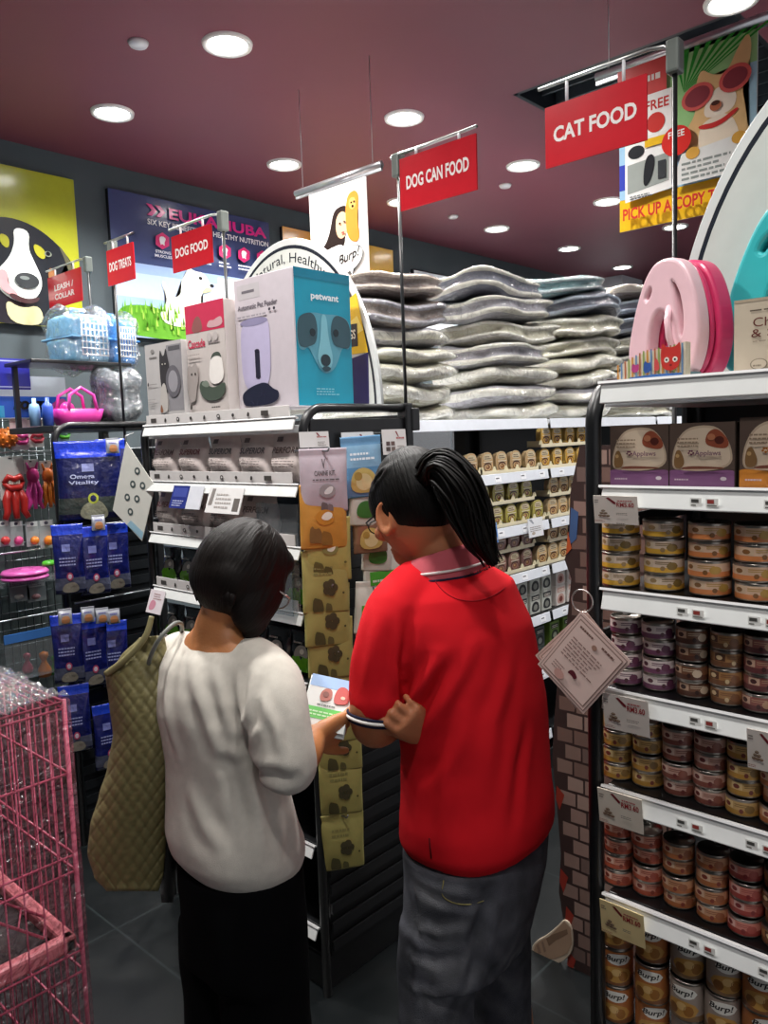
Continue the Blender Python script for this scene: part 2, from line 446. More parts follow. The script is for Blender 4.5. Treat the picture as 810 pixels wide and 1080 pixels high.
A.ell(.505, .475, .012, .012, '#222228'); A.ell(.575, .43, .014, .014, '#222228'); A.blob([(.5, .36), (.56, .38), (.58, .4), (.54, .42)], '#c9c29a')
rnd = random.Random(3)
for i in range(90):
    gx = rnd.random() * .6; gy = .03 + .18 * rnd.random(); A.k = 12
    A.poly([(gx, gy), (gx + .012, gy), (gx + .004 + .02 * (rnd.random() - .5), gy + .07)], rnd.choice(['#7cb83a', '#4c8a22', '#a6cf58']))
A.k = 14
A.poly([(.2, .865), (.23, .865), (.26, .905), (.23, .945), (.2, .945), (.23, .905)], '#d9308c'); A.poly([(.25, .865), (.28, .865), (.31, .905), (.28, .945), (.25, .945), (.28, .905)], '#d9308c')
A.text('EUKANUBA', .33, .865, .97, .945, '#d9308c', .03)
A.text('SIX KEY BENEFITS FOR HEALTHY NUTRITION', .2, .80, .98, .84, '#e9ecf4', .02)
for i, tt in enumerate((('STRONG', 'MUSCLES'), ('DENTAL', 'DEFENSE'), 0, 0, 0, 0)):
    q = .28 + i * .128
    if i in (2, 3): pass
    A.ell(q, .70, .047, .058, '#d62f74', 6, PI / 6); A.blob([(q - .02, .72), (q, .735), (q + .022, .72), (q + .01, .69), (q + .012, .665), (q - .004, .68), (q - .012, .665)], '#f4f0f6', 1)
    if tt: A.text(tt[0], q - .045, .61, q + .045, .63, '#dfe3ee', .02); A.text(tt[1], q - .05, .58, q + .05, .60, '#dfe3ee', .02)
    else: A.lines(q - .045, .58, q + .045, .63, 2, '#dfe3ee', i + 5)
tag(mb.build('wall_poster', 'gloss'), 'blue wall poster of a white puppy on grass with pink heading', 'poster')
# orange poster behind the hanging banner
mb, A = poster('', '', 297, 412, ZT, ZB + .02)
A.rect(0, 0, 1, 1, '#e0a04a'); A.rect(.55, 0, 1, 1, '#e8b84c'); A.blob([(.1, 0), (.08, .5), (.2, .62), (.34, .6), (.4, .4), (.42, 0)], '#e9dfd2'); A.blob([(.5, .0), (.5, .55), (.62, .7), (.78, .62), (.8, 0)], '#f3d27e')
A.ell(.2, .45, .02, .03, '#3a2a22'); A.ell(.3, .44, .02, .03, '#3a2a22')
tag(mb.build('wall_poster', 'gloss'), 'orange wall poster behind the hanging white banner', 'poster')
# small light panels further right
for (ua, ub, zt, zb, lb) in ((433, 497, 2.87, 2.4, 'white wall panel high behind the middle bed stack'), (507, 530, 2.78, 2.4, 'narrow white wall panel right of the larger white panel')):
    mb, A = poster('', '', ua, ub, zt, zb)
    A.rect(.01, .02, .99, .98, '#e4ecf5'); A.rect(.02, .02, .07, .98, '#eef3f8'); A.lines(.15, .6, .8, .85, 4, '#b9c6d2', 4)
    tag(mb.build('wall_panel', 'gloss'), lb, 'wall panel')

# ================================================================== hanging banners
def wire(mb, a, b): mb.tube([a, b], .0016, '#c9ccd0', 6)
def banner(xp, ya, yb, ztop, zbot, label, paint, rail_pad=.09, cat='banner'):
    """ya = far (left in view) edge, yb = near edge; faces -X"""
    t = thing('hanging_banner', label, cat, (xp, (ya + yb) / 2, zbot))
    w = abs(ya - yb); h = ztop - zbot
    s = MB(); s.b2((0, -w / 2, 0), (.002, w / 2, h), '#e8e8e6')
    A = Art((-.001, w / 2, 0), -AY, UP, w, h, s, .0006); paint(A); s.build('banner_sheet', 'gloss', t)
    r_ = MB(); r_.tube([(0, -w / 2 - rail_pad, h + .012), (0, w / 2 + rail_pad, h + .012)], .014, '#d8dade', 14)
    r_.b2((-.004, -w / 2 - rail_pad, h - .012), (.006, w / 2 + rail_pad, h + .01), '#c4c7cc'); r_.build('rail', 'metal', t)
    for q in (-1, 1):
        e = MB(); y = q * (w / 2 + rail_pad * .45); wire(e, (0, y, h + .03), (0, y, CEIL - zbot)); e.tube([(0, y, h + .018), (.01, y, h + .03), (0, y, h + .042), (-.01, y, h + .03)], .0018, '#d8dade', 6, True)
        e.build('wire', 'metal', t)
    return t
def paint_burp(A):
    A.rect(0, 0, 1, 1, '#d6d4d0')
    A.blob([(.22, .47), (.18, .42), (.32, .40), (.46, .40), (.62, .44), (.62, .60), (.72, .72), (.66, .78), (.55, .79), (.43, .76), (.36, .6), (.3, .52)], '#2b211f')
    A.blob([(.48, .53), (.46, .66), (.52, .735), (.62, .74), (.69, .67), (.67, .57), (.59, .5)], '#dcae8c')
    A.blob([(.66, .5), (.64, .7), (.66, .8), (.7, .87), (.82, .89), (.88, .83), (.86, .75), (.84, .62), (.88, .48), (.8, .44)], '#c98436')
    A.blob([(.70, .76), (.72, .83), (.81, .83), (.83, .76), (.77, .72)], '#e0ab5e'); A.ell(.75, .79, .015, .01, '#2a1a12'); A.ell(.80, .79, .015, .01, '#2a1a12'); A.ell(.775, .755, .018, .012, '#2a1a12')
    A.ell(.55, .64, .02, .008, '#2a201e'); A.ell(.63, .645, .02, .008, '#2a201e'); A.ell(.6, .555, .03, .009, '#b3564e')
    A.blob([(.16, .24), (.22, .42), (.4, .45), (.6, .46), (.62, .36), (.6, .24)], '#eceae6'); A.blob([(.12, .36), (.25, .45), (.3, .41), (.2, .33)], '#d9bf84')
    A.ell(.69, .31, .25, .105, '#2c2a2a', 28, .3); A.ell(.69, .31, .24, .1, '#f3f2ef', 28, .3); A.poly([(.68, .23), (.78, .22), (.74, .16)], '#2c2a2a'); A.poly([(.685, .24), (.77, .23), (.742, .175)], '#f3f2ef')
    A.text('Burp!', .52, .245, .88, .375, '#33302f', .02, fn=lambda a, b: (.52 + .36 * a, .25 + .11 * b + .05 * a), shear=.2)
    A.lines(.55, .13, .8, .145, 1, '#8a8f92', 4); A.blob([(.68, .02), (.7, .1), (.72, .12), (.75, .1), (.76, .02)], '#9fb3bd')
    A.blob([(.78, .03), (.8, .11), (.93, .13), (.98, .06), (.92, .0)], '#dce6ea')
zb_ = onx(350, 290, 2.394).z
banner(2.394, 2.585, 2.246, 2.668, 2.20, 'white hanging banner of a girl with a poodle and a Burp! bubble', paint_burp, .085)
def paint_copy(A):
    A.rect(0, 0, 1, 1, '#e8b822'); A.rect(0, .2, 1, 1, '#9cc3de'); A.rect(0, .26, .1, .42, '#3a48b0')
    A.rect(.3, .5, 1, 1, '#9ccf8a'); A.rect(.85, .2, 1, .8, '#a6cfe0')
    for i in range(9):
        A.k = 6; A.poly([(.5, .75), (.42 + .08 * i, 1.0), (.46 + .08 * i, 1.0)], '#2f9a35')
    A.k = 8
    A.blob([(.55, .3), (.5, .5), (.6, .62), (.58, .75), (.62, .86), (.7, .8), (.8, .78), (.88, .92), (.95, .98), (.97, .85), (.9, .7), (.93, .55), (.97, .3)], '#e3bd84')
    A.blob([(.62, .3), (.6, .5), (.68, .56), (.85, .56), (.92, .3)], '#f0e3cc'); A.blob([(.66, .55), (.64, .62), (.72, .72), (.82, .72), (.88, .64), (.84, .56)], '#f2e6d2')
    A.blob([(.6, .53), (.62, .5), (.75, .49), (.88, .55), (.88, .58), (.75, .52)], '#cc3a36')
    A.ell(.6, .70, .115, .075, '#d6605a', 20, .25); A.ell(.6, .70, .09, .055, '#8a3c44', 20, .25); A.ell(.86, .74, .11, .075, '#d6605a', 20, .25); A.ell(.86, .74, .085, .055, '#8a3c44', 20, .25)
    A.ell(.73, .615, .04, .03, '#b56a4a'); A.ell(.73, .63, .03, .014, '#4a2c24')
    A.rect(0, .72, .38, 1, '#d8524e'); A.lines(.03, .88, .36, .96, 1, '#f3e9e0', 3)
    A.rect(.2, .5, .42, .8, '#f4f2ee'); A.text('FREE', .22, .7, .4, .76, '#c8342e'); A.ell(.3, .62, .07, .06, '#c8342e')
    A.poly([(.06, .17), (.42, .2), (.42, .56), (.06, .54)], '#e9e9e6'); A.poly([(.08, .22), (.4, .25), (.4, .42), (.08, .4)], '#9aa19c')
    A.ell(.15, .47, .065, .04, '#23262a'); A.blob([(.2, .24), (.22, .42), (.28, .44), (.3, .38), (.26, .26)], '#23262a'); A.rect(.32, .27, .38, .38, '#3a3d40'); A.lines(.1, .18, .3, .21, 2, '#55585a', 8)
    A.rect(.22, .48, .4, .53, '#e8b822')
    A.ell(.46, .47, .11, .09, '#d8302a', 24); A.text('FREE', .4, .49, .52, .53, '#f6f0ea')
    A.poly([(.42, .2), (1, .2), (1, .42), (.5, .38)], '#e6e8e4'); A.lines(.5, .22, .9, .34, 4, '#8d9692', 12)
    A.ell(.58, .37, .05, .035, '#d9a54a'); A.ell(.9, .39, .05, .035, '#d9a54a')
    A.text('PICK UP A COPY TODAY', .05, .055, .985, .13, '#c9342c', .03)
banner(2.493, 1.211, .79, 2.745, 2.25, 'yellow hanging banner of a dog in sunglasses reading PICK UP A COPY', paint_copy, .08)

# ================================================================== aisle signs on poles
def aisle_sign(xp, yp, zbase, ztop, ya, yb, zs0, zs1, lines, label):
    t = thing('aisle_sign', label, 'aisle sign', (xp, yp, zbase))
    MB().tube([(0, 0, 0), (0, 0, ztop - zbase)], .0055, '#1d1f21', 10).build('pole', 'black', t)
    MB().box((0, 0, ztop - zbase + .005), (.035, .03, .07), '#6d746f', .006).build('clamp', 'plastic', t)
    MB().tube([(0, 0, ztop - zbase + .01), (-.01, .02, ztop - zbase + .03), (-.012, yb - yp, ztop - zbase + .035), (-.012, ya - yp + .02, ztop - zbase + .035)], .0045, '#c9cdcc', 10).build('arm', 'metal', t)
    w = ya - yb; s = MB(); z0_ = zs0 - zbase; z1_ = zs1 - zbase
    s.b2((-.016, yb - yp, z0_), (-.012, ya - yp, z1_), '#c81f2a', .001)
    A = Art((-.0165, ya - yp, z0_), -AY, UP, w, z1_ - z0_, s, .0006); A.rect(.0, .0, 1, 1, '#c3202c')
    if len(lines) == 1: A.text(lines[0], .09, .38, .91, .64, '#efe6e4', .03)
    else: A.text(lines[0], .2, .52, .78, .7, '#efe6e4', .03); A.text(lines[1], .2, .24, .8, .42, '#efe6e4', .03)
    s.build('sign_board', 'gloss', t)
    for q in (.22, .78):
        y = yb - yp + w * q; c_ = MB(); c_.tube([(-.012, y, z1_ - .006), (-.012, y, ztop - zbase + .036)], .004, '#e6e6e8', 8); c_.build('clip', 'plastic', t)
    return t
TOP = 1.69
aisle_sign(1.87, 1.62, TOP - .02, 2.42, 1.60, 1.32, 2.285, 2.435, ['DOG CAN FOOD'], 'red DOG CAN FOOD sign on the tall thin pole at the rack corner')
k_ = .885
aisle_sign(1.754, .725, 0.0, 2.40, 1.034, .78, 2.245, 2.385, ['CAT FOOD'], 'red CAT FOOD sign hanging from the pole at right')
aisle_sign(1.764, 2.361, TOP - .02, 2.39, 2.665, 2.41, 2.26, 2.395, ['DOG FOOD'], 'red DOG FOOD sign hanging in front of the blue puppy poster')
aisle_sign(1.70, 3.02, 1.6, 2.40, 3.04, 2.835, 2.26, 2.40, ['DOG TREATS'], 'red DOG TREATS sign at the left edge of the blue poster')
aisle_sign(1.82, 3.46, 1.6, 2.43, 3.83, 3.50, 2.28, 2.43, ['LEASH /', 'COLLAR'], 'red LEASH / COLLAR sign in front of the yellow dog poster')

# ================================================================== shelving
def arch_frame(x0, x1, y, top, zbot=.0, r=.013, mid=True):
    """steel end frame in the plane y = const: front post, rounded top, rear post"""
    m = MB(); R_ = .07; pts = [(x0, y, zbot)]
    for i in range(9):
        a = PI / 2 * i / 8; pts.append((x0 + R_ - R_ * math.cos(a), y, top - R_ + R_ * math.sin(a)))
    pts.append((x1 - .015, y, top)); m.tube(pts, r, '#17181a', 12)
    m.b2((x1 - .03, y - .02, zbot), (x1 + .0, y + .02, top + .015), '#1a1b1d', .004)
    return m
t_rails = []
def shelf_unit(name, label, x0, x1, y0, y1, top, levels, strips, face='-X', back='x', group=None):
    """gondola end unit running along Y between y0 and y1, open towards -X"""
    t = thing(name, label, 'display rack', (x0, y0, 0))
    for yy in (y0, y1):
        arch_frame(0, x1 - x0, yy - y0, top - 0).build('end_frame', 'black', t)
    MB().b2((x1 - x0 - .012, .01, .1), (x1 - x0 - .002, y1 - y0 - .01, top - .02), '#141517').build('back_panel', 'black', t)
    MB().b2((0.01, .01, .0), (x1 - x0 - .01, y1 - y0 - .01, .1), '#151617', .004).build('base', 'black', t)
    for z in levels:
        s = MB(); s.b2((.005, .018, z - .022), (x1 - x0 - .02, y1 - y0 - .018, z), '#17181a' if z < top - .1 else '#e8eaec', .002)
        s.build('shelf', 'black' if z < top - .1 else 'white', t)
    for z, h, tilt in strips:
        s = MB(); X = Matrix.Translation((-.004, 0, z)) @ Matrix.Rotation(tilt, 4, 'Y')
        s.b2((-.005, .02, -h), (.0, y1 - y0 - .02, 0), '#e4e6e4', .0015, X)
        s.box((-.003, (y1 - y0) / 2, .0), (.012, y1 - y0 - .03, .004), '#f4f4f4', X=X)
        o_ = s.build('price_rail', 'white', t); t_rails.append(o_)
    return t

# --- right rack: front plane x = 1.20, far post y = .632
RX, RX1, RY1, RY0 = 1.20, 1.64, .632, -.33
RZ = [1.675, 1.522, 1.352, 1.183, 1.012, .818, .56, .34]     # shelf tops
right = shelf_unit('shelf_rack', 'tall black shelf rack of canned pet food at right, white price rails', RX, RX1, RY0, RY1, 1.69, RZ,
                   [(1.69, .034, .25)] + [(z + .0, .034, .3) for z in RZ[1:]])
# slotted end panel behind the far post
m = MB(); m.b2((RX1 - RX - .06, RY1 - RY0 - .004, .1), (RX1 - RX - .02, RY1 - RY0 + .002, 1.66), '#191a1c')
for i in range(7): m.b2((.03, RY1 - RY0 - .004, .3 + i * .19), (RX1 - RX - .05, RY1 - RY0 + .002, .325 + i * .19), '#1d1e20')
m.build('side_bars', 'black', right)
def shelf_tags(parent, x, ys, z, seed):
    """little printed price labels on a rail"""
    A = Art((x, 0, z), -AY, UP, 1, 1, None, .0003); rnd = random.Random(seed)
    for y in ys:
        y = -y
        A.mb = MB(); A.k = 1
        A.rect(y - .0, 0, y + .017, .014, '#f3f3ee'); A.rect(y + .002, .007, y + .013, .012, '#4a4a46'); A.rect(y + .002, .002, y + .009, .004, '#7a7a74')
        A.mb.build('price_label', 'paper', parent); A.mb = MB()
        A.rect(y + .024, .001, y + .042, .0135, '#f0efe9'); A.rect(y + .026, .006, y + .036, .012, '#9a3b34'); A.rect(y + .026, .002, y + .04, .004, '#7a7a74')
        A.mb.build('promo_label', 'paper', parent)
for i, z in enumerate(RZ[1:6]):
    shelf_tags(t_rails[i + 1], -.0165, [(.06 + .105 * k + .02 * (i % 2)) for k in range(8)], z - .026, i)

# --- left rack: front plane x = 1.44, near frame y = 1.62
LX, LX1, LY0, LY1 = 1.44, 1.88, 1.62, 2.43
LZ = [1.655, 1.49, 1.315, 1.13, .93, .7, .45, .2]
left = shelf_unit('shelf_rack', 'black shelf rack of pet treats in front of the woman, boxes along its top', LX, LX1, LY0, LY1, 1.70, LZ,
                  [(1.675, .036, .35)] + [(z, .036, .4) for z in LZ[1:]])
m = MB()
W_ = LX1 - LX
for i in range(26): m.b2((.03, -.004, .12 + i * .057), (W_ - .03, .004, .15 + i * .057), '#1b1c1e')
m.b2((.03, .006, .1), (W_ - .03, .012, 1.6), '#101112')
m.b2((.02, -.008, 1.58), (W_ - .02, .002, 1.67), '#1c1d1f', .003)
m.build('slatted_end_panel', 'black', left)
m = MB(); m.tube([(.14, -.012, 1.625), (.34, -.012, 1.625)], .004, '#a9adaf', 8); m.tube([(.13, -.012, 1.595), (.36, -.012, 1.595)], .003, '#8a8d8f', 8)
m.build('hanging_bar', 'metal', left)
MB().box((W_ + .01, .0, 1.665), (.035, .05, .07), '#1f2022', .004).build('corner_bracket', 'black', left)
# clear riser strips with tiny icons along the shelf fronts
def icon_strip(y0, y1, x, z, h, parent=None, label=None):
    s = MB(); s.b2((x, y0, z), (x + .003, y1, z + h), '#d8d4d2', .0008)
    A = Art((x - .0003, y1, z), -AY, UP, y1 - y0, h, s, .0003); n = 9
    for i in range(n):
        cx_ = .06 + i * (.9 / n); k = (y1 - y0) / h
        if i in (0, 8): A.rect(cx_ - .02, .3, cx_ + .025, .7, '#4b4744')
        elif i % 3 == 0: A.ell(cx_, .5, .009, .16, '#3a3634', 8)
        elif i % 3 == 1: A.blob([(cx_ - .01, .3), (cx_ - .004, .7), (cx_ + .008, .6), (cx_ + .006, .3)], '#3a3634', 1)
        else: A.ell(cx_, .5, .012, .2, '#3a3634', 8); A.ell(cx_, .5, .006, .1, '#d8d4d2', 8)
    o = s.build('icon_strip', 'print', parent); return o
for z in (1.676, 1.492, 1.318, 1.132, .932): icon_strip(.04, LY1 - LY0 - .04, -.012, z, .034, left)
for o in left.children:
    pass

# --- middle gondola: front plane y = 1.90 (shelf edges run along X)
MX0, MX1, MY0, MY1 = 1.97, 5.0, 1.92, 2.75
MZ = [1.665, 1.435, 1.20, .985, .765, .5, .2]
t = thing('gondola_shelving', 'long black gondola of small cat food trays under the stacked pet beds', 'display rack', (MX0, MY0, 0))
L_ = MX1 - MX0; D_ = MY1 - MY0
MB().b2((0, D_ / 2 - .01, .1), (L_, D_ / 2 + .01, 1.65), '#121315').build('back_panel', 'black', t)
MB().b2((0, .0, 0), (L_, D_, .1), '#151617', .004).build('base', 'black', t)
for xx in (0.01, 1.235, 2.4):
    m = MB(); m.b2((xx - .012, D_ / 2 - .04, 0), (xx + .012, D_ / 2 + .04, 1.66), '#1a1b1d', .002); m.build('upright', 'black', t)
for z in MZ:
    m = MB(); top = z > 1.6
    for a, b in ((0, 1.225), (1.245, 2.39), (2.41, L_)):
        m.b2((a, .0, z - .02), (b, D_, z), '#e6e9ee' if top else '#1b1c1e', .002)
    m.build('shelf', 'white' if top else 'black', t)
    m = MB(); X = Matrix.Translation((0, -.004, z + .004)) @ Matrix.Rotation(-.15, 4, 'X')
    for a, b in ((0, 1.222), (1.248, 2.387), (2.413, L_)): m.b2((a, -.004, -.045), (b, 0, 0), '#dfe4ec', .0015, X)
    rnd = random.Random(int(z * 100))
    if not top:
        for q in range(14):
            xx = .1 + q * .17 + rnd.random() * .05
            if abs(xx - 1.235) > .06: m.b2((xx, -.005, -.036), (xx + .045, -.0042, -.012), '#f4f6fa', X=X); m.b2((xx + .006, -.0056, -.022), (xx + .03, -.005, -.017), '#6a6a70', X=X)
    m.build('price_rail', 'white', t)
middle = t

# ================================================================== right rack products
# -- shallow twin boxes on the first shelf
def mk_traybox(kind):
    w, h, d = (.098, .100, .11) if kind == 'p' else (.104, .105, .11)
    base = '#8a5a86' if kind == 'p' else '#d98a35'
    t = thing('tray_box', '', 'pet food box')
    m = MB(); m.b2((0, -w / 2, 0), (d, w / 2, h), '#6a5a50', .002)
    A = Art((-.0004, w / 2, 0), -AY, UP, w, h, m, .0004)
    A.rect(0, 0, 1, 1, '#5c4b42'); A.rect(0, 0, 1, .26, base); A.blob([(0, .2), (0, .3), (.5, .24), (1, .3), (1, .2), (.5, .2)], base)
    m.build('carton', 'print', t)
    m = MB(); A = Art((-.0009, w / 2, 0), -AY, UP, w, h, m, .0005)
    A.blob([(.03, .3), (.06, .62), (.22, .9), (.5, .97), (.8, .92), (.97, .6), (.97, .34), (.6, .26), (.2, .27)], '#cbb49b')
    A.blob([(.05, .32), (.08, .6), (.24, .87), (.5, .93), (.78, .89), (.94, .6), (.94, .36), (.6, .3), (.2, .3)], '#e0cbb2')
    A.blob([(.55, .68), (.6, .86), (.75, .92), (.93, .72), (.9, .6), (.7, .62)], '#9a5038'); A.ell(.78, .73, .07, .06, '#5a2a22'); A.ell(.66, .78, .06, .05, '#c07a58')
    A.blob([(.07, .32), (.1, .56), (.16, .6), (.2, .56), (.26, .4), (.2, .3)], '#8d6a44'); A.ell(.14, .5, .03, .03, '#c9a470')
    for dx, dy in ((.0, 0), (.035, .02), (-.035, .02), (.015, .05), (-.015, .05)): A.ell(.36 + dx, .52 + dy, .018, .016, '#6a2a4a' if kind == 'p' else '#b06a2a', 8)
    A.text('Applaws', .42, .48, .82, .58, '#8c6a76' if kind == 'p' else '#9c7c54'); A.lines(.15, .64, .5, .8, 3, '#a18a74', 3)
    A.blob([(.18, .29), (.3, .35), (.85, .33), (.9, .3), (.5, .3)], '#7a4a3c')
    A = Art((-.0012, w / 2, 0), -AY, UP, w, h, m, .0003); A.lines(.08, .12, .32, .17, 1, '#d8c4cc', 3); A.ell(.84, .15, .05, .03, '#e0d2d8', 10); m.build('printed_front', 'gloss', t)
    return t
sp, so = Stock(lambda: mk_traybox('p')), Stock(lambda: mk_traybox('o'))
ys = [.572, .470, .345, .235, .125]
for i, (s_, y, lb) in enumerate(((sp, .560, 'purple-banded cat food box nearest the rack post, top stocked shelf'), (sp, .460, 'purple-banded cat food box second from the rack post, top stocked shelf'),
        (so, .352, 'orange-banded cat food box beside the purple ones, top stocked shelf'), (so, .243, 'orange-banded cat food box cut by the right edge of the photo'))):
    s_.put((1.215, y, RZ[1]), 0, lb, 'cat food boxes on the top stocked shelf')

# -- cans
def mk_can(label_hi, label_lo, spot, r=.0262, h=.0285, lidcol='#8b8a88', big=False, text=None):
    t = thing('food_can', '', 'can')
    tin = MB().lathe([(r * .9, 0), (r * .97, .0004), (r, .0018), (r * .985, .003), (r * .985, h - .004), (r, h - .002), (r * .985, h), (r * .93, h), (r * .92, h - .0025), (.001, h - .0025)], '#9a938a', 30).build('tin', 'metal', t)
    m = MB(); n = 36; r2 = r * .992
    lo, hi = .0034, h - .0044; rows = [lo, lo + (hi - lo) * .38, hi] if not big else [lo, lo + (hi - lo) * .16, hi]
    ch, cl = lin(label_hi), lin(label_lo)
    for i in range(2):
        vs = []; fs = []
        for j in range(n + 1):
            a = 2 * PI * j / n; vs += [(r2 * math.cos(a), r2 * math.sin(a), rows[i]), (r2 * math.cos(a), r2 * math.sin(a), rows[i + 1])]
        for j in range(n): fs.append((2 * j, 2 * j + 2, 2 * j + 3, 2 * j + 1))
        m.add(vs, fs, label_hi if i else label_lo, True)
    def wrapP(a0, a1, z0_, z1_, col, shape='rect', rr=r2 + .0003):
        # patch on the cylinder around azimuth PI (facing -X); angles in radians from PI
        k = 8; vs = []; fs = []
        for j in range(k + 1):
            q = j / k; a = PI + a0 + (a1 - a0) * q
            zz0, zz1 = z0_, z1_
            if shape == 'ell':
                e = math.sqrt(max(0, 1 - (2 * q - 1) ** 2)); mz = (z0_ + z1_) / 2; hz = (z1_ - z0_) / 2 * e; zz0, zz1 = mz - hz, mz + hz
            vs += [(rr * math.cos(a), rr * math.sin(a), lo + (hi - lo) * zz0), (rr * math.cos(a), rr * math.sin(a), lo + (hi - lo) * zz1)]
        for j in range(k): fs.append((2 * j, 2 * j + 2, 2 * j + 3, 2 * j + 1))
        m.add(vs, fs, col, True)
    if big:
        wrapP(-1.0, 1.0, .08, .55, '#c9974e', 'ell'); wrapP(-.8, -.2, .12, .4, '#8a5a2c', 'ell', r2 + .0006); wrapP(.1, .7, .14, .44, '#a06a30', 'ell', r2 + .0006); wrapP(-.3, .3, .28, .5, '#e0b878', 'ell', r2 + .0006)
        wrapP(-.7, .9, .62, .95, '#f0ece2', 'ell', r2 + .0006)
        vs, fs = text_geo('Burp!', .02, .2)
        m.add([((r2 + .001) * math.cos(PI - .65 + 1.3 * a), (r2 + .001) * math.sin(PI - .65 + 1.3 * a), lo + (hi - lo) * (.68 + .2 * b)) for a, b in vs], fs, '#2a2422')
    else:
        a_, b_, c_ = spot
        wrapP(-.95, -.3, .42, .95, a_, 'rect'); wrapP(-.85, -.45, .5, .85, b_, 'ell', r2 + .0006)
        wrapP(.35, .95, .2, .8, c_, 'ell'); wrapP(.05, .3, .15, .5, b_, 'ell', r2 + .0006); wrapP(-.2, .6, .78, .84, c_, 'rect', r2 + .0006); wrapP(-.2, .4, .64, .69, c_, 'rect', r2 + .0006)
    m.build('paper_label', 'print', t)
    MB().tube([(r * .5, -.004, h - .0015), (r * .62, -.006, h - .001), (r * .78, 0, h - .0005), (r * .62, .006, h - .001), (r * .5, .004, h - .0015)], .0009, lidcol, 6, True).build('ring_pull', 'metal', tin)
    return t
KINDS = {
    'yellow': lambda: mk_can('#e4cdb8', '#e3b040', ('#ddc9ae', '#a5855a', '#8c7038'), r=.0315),
    'orange': lambda: mk_can('#e6c2a4', '#e08a50', ('#e0c2a2', '#8a5c30', '#c59a4a'), r=.0315),
    'purple': lambda: mk_can('#eadad6', '#7a4a66', ('#e6d8d4', '#5a2f3c', '#6e3a54')),
    'brown': lambda: mk_can('#7d5138', '#5a3526', ('#caa78a', '#3c2018', '#d8c0a4')),
    'tan': lambda: mk_can('#b08050', '#7a5034', ('#5c3826', '#d8bd92', '#8a5a3a')),
    'plum': lambda: mk_can('#9a5a52', '#6a3838', ('#d8b49a', '#4a2424', '#caa080')),
    'gold': lambda: mk_can('#caa468', '#b98a3e', ('#e0c48c', '#7a3a30', '#8a6a3a')),
    'maroon': lambda: mk_can('#c9a090', '#7d4538', ('#dcc0b0', '#6a2a28', '#8a5040')),
    'salmon': lambda: mk_can('#d3927c', '#b4583e', ('#e2b8a4', '#8a3a2c', '#a04a38')),
    'coral': lambda: mk_can('#d98878', '#a8443c', ('#e6b8ac', '#8a2e30', '#b85a50')),
    'amber': lambda: mk_can('#cf9a74', '#b06a3e', ('#e0bfa0', '#8a3a2c', '#a06040')),
    'big': lambda: mk_can('#b8703c', '#8a5a3a', None, .029, .07, big=True),
    'bigpale': lambda: mk_can('#a8988c', '#8a6a4a', None, .029, .07, big=True),
}
ST = {k: Stock(f) for k, f in KINDS.items()}
WORD = {'yellow': 'yellow-labelled', 'orange': 'orange-labelled', 'purple': 'white and purple', 'brown': 'dark brown', 'tan': 'tan and brown', 'plum': 'plum-brown', 'gold': 'gold-labelled', 'maroon': 'cream and maroon', 'salmon': 'salmon-red', 'coral': 'coral-red', 'amber': 'amber-red', 'big': 'tall orange-brown', 'bigpale': 'tall grey-brown'}
def can_row(shelf, cols, n, zsh, h, group, xoff=.048):
    for ci, (kind, u, v) in enumerate(cols):
        y = onx(u, v, 1.20 + xoff).y if u is not None else v
        cnt = n[ci] if hasattr(n, '__len__') else n
        for k in range(cnt):
            pos = ['bottom', 'second from bottom', 'third from bottom', 'top'][k] if cnt == 4 else (['bottom', 'middle', 'top'][k] if cnt == 3 else ['bottom', 'top'][k])
            lb = '%s can, %s of %s stack from post, %s' % (WORD[kind], pos, ORD[ci], shelf)
            ST[kind].put((1.20 + xoff + .004 * math.sin(3.1 * k + ci), y + .0015 * math.sin(2.3 * k + ci * 1.7), zsh + .0008 + k * (h + .0006)), .25 * math.sin(k * 2.2 + ci * 1.3) + .25, lb, group)
can_row('yellow can shelf', [('yellow', 655, 620), ('yellow', 700.5, 628), ('orange', 748, 634), ('orange', 797, 640), ('orange', None, .158), ('yellow', None, .082)], 4, RZ[2], .0285, 'cans on the second stocked shelf')
can_row('purple can shelf', [('purple', 661, 730), ('purple', 695.5, 733), ('brown', 730.5, 742), ('tan', 767, 748), ('plum', 803, 754), ('plum', None, .196), ('tan', None, .136), ('brown', None, .076)], 4, RZ[3], .0285, 'cans on the third stocked shelf')
can_row('gold can shelf', [('gold', 652.5, 825), ('gold', 683.5, 832), ('maroon', 716, 840), ('maroon', 749.5, 850), ('gold', 785, 862), ('amber', 822, 875), ('gold', None, .165), ('maroon', None, .105)], 4, RZ[4], .0285, 'cans on the fourth stocked shelf')
can_row('red can shelf', [('salmon', 653, 940), ('salmon', 684, 950), ('amber', 716, 968), ('amber', 751.5, 980), ('coral', 787, 994), ('tan', 824, 1010), ('coral', None, .165), ('salmon', None, .105)], 4, RZ[5], .0285, 'cans on the fifth stocked shelf')
can_row('large can shelf', [('big', 651, 1020), ('big', 688, 1040), ('bigpale', 726, 1060), ('bigpale', 764, 1070), ('big', 803, 1080), ('big', None, .19), ('bigpale', None, .127)], 3, RZ[6], .07, 'large cans on the bottom stocked shelf')

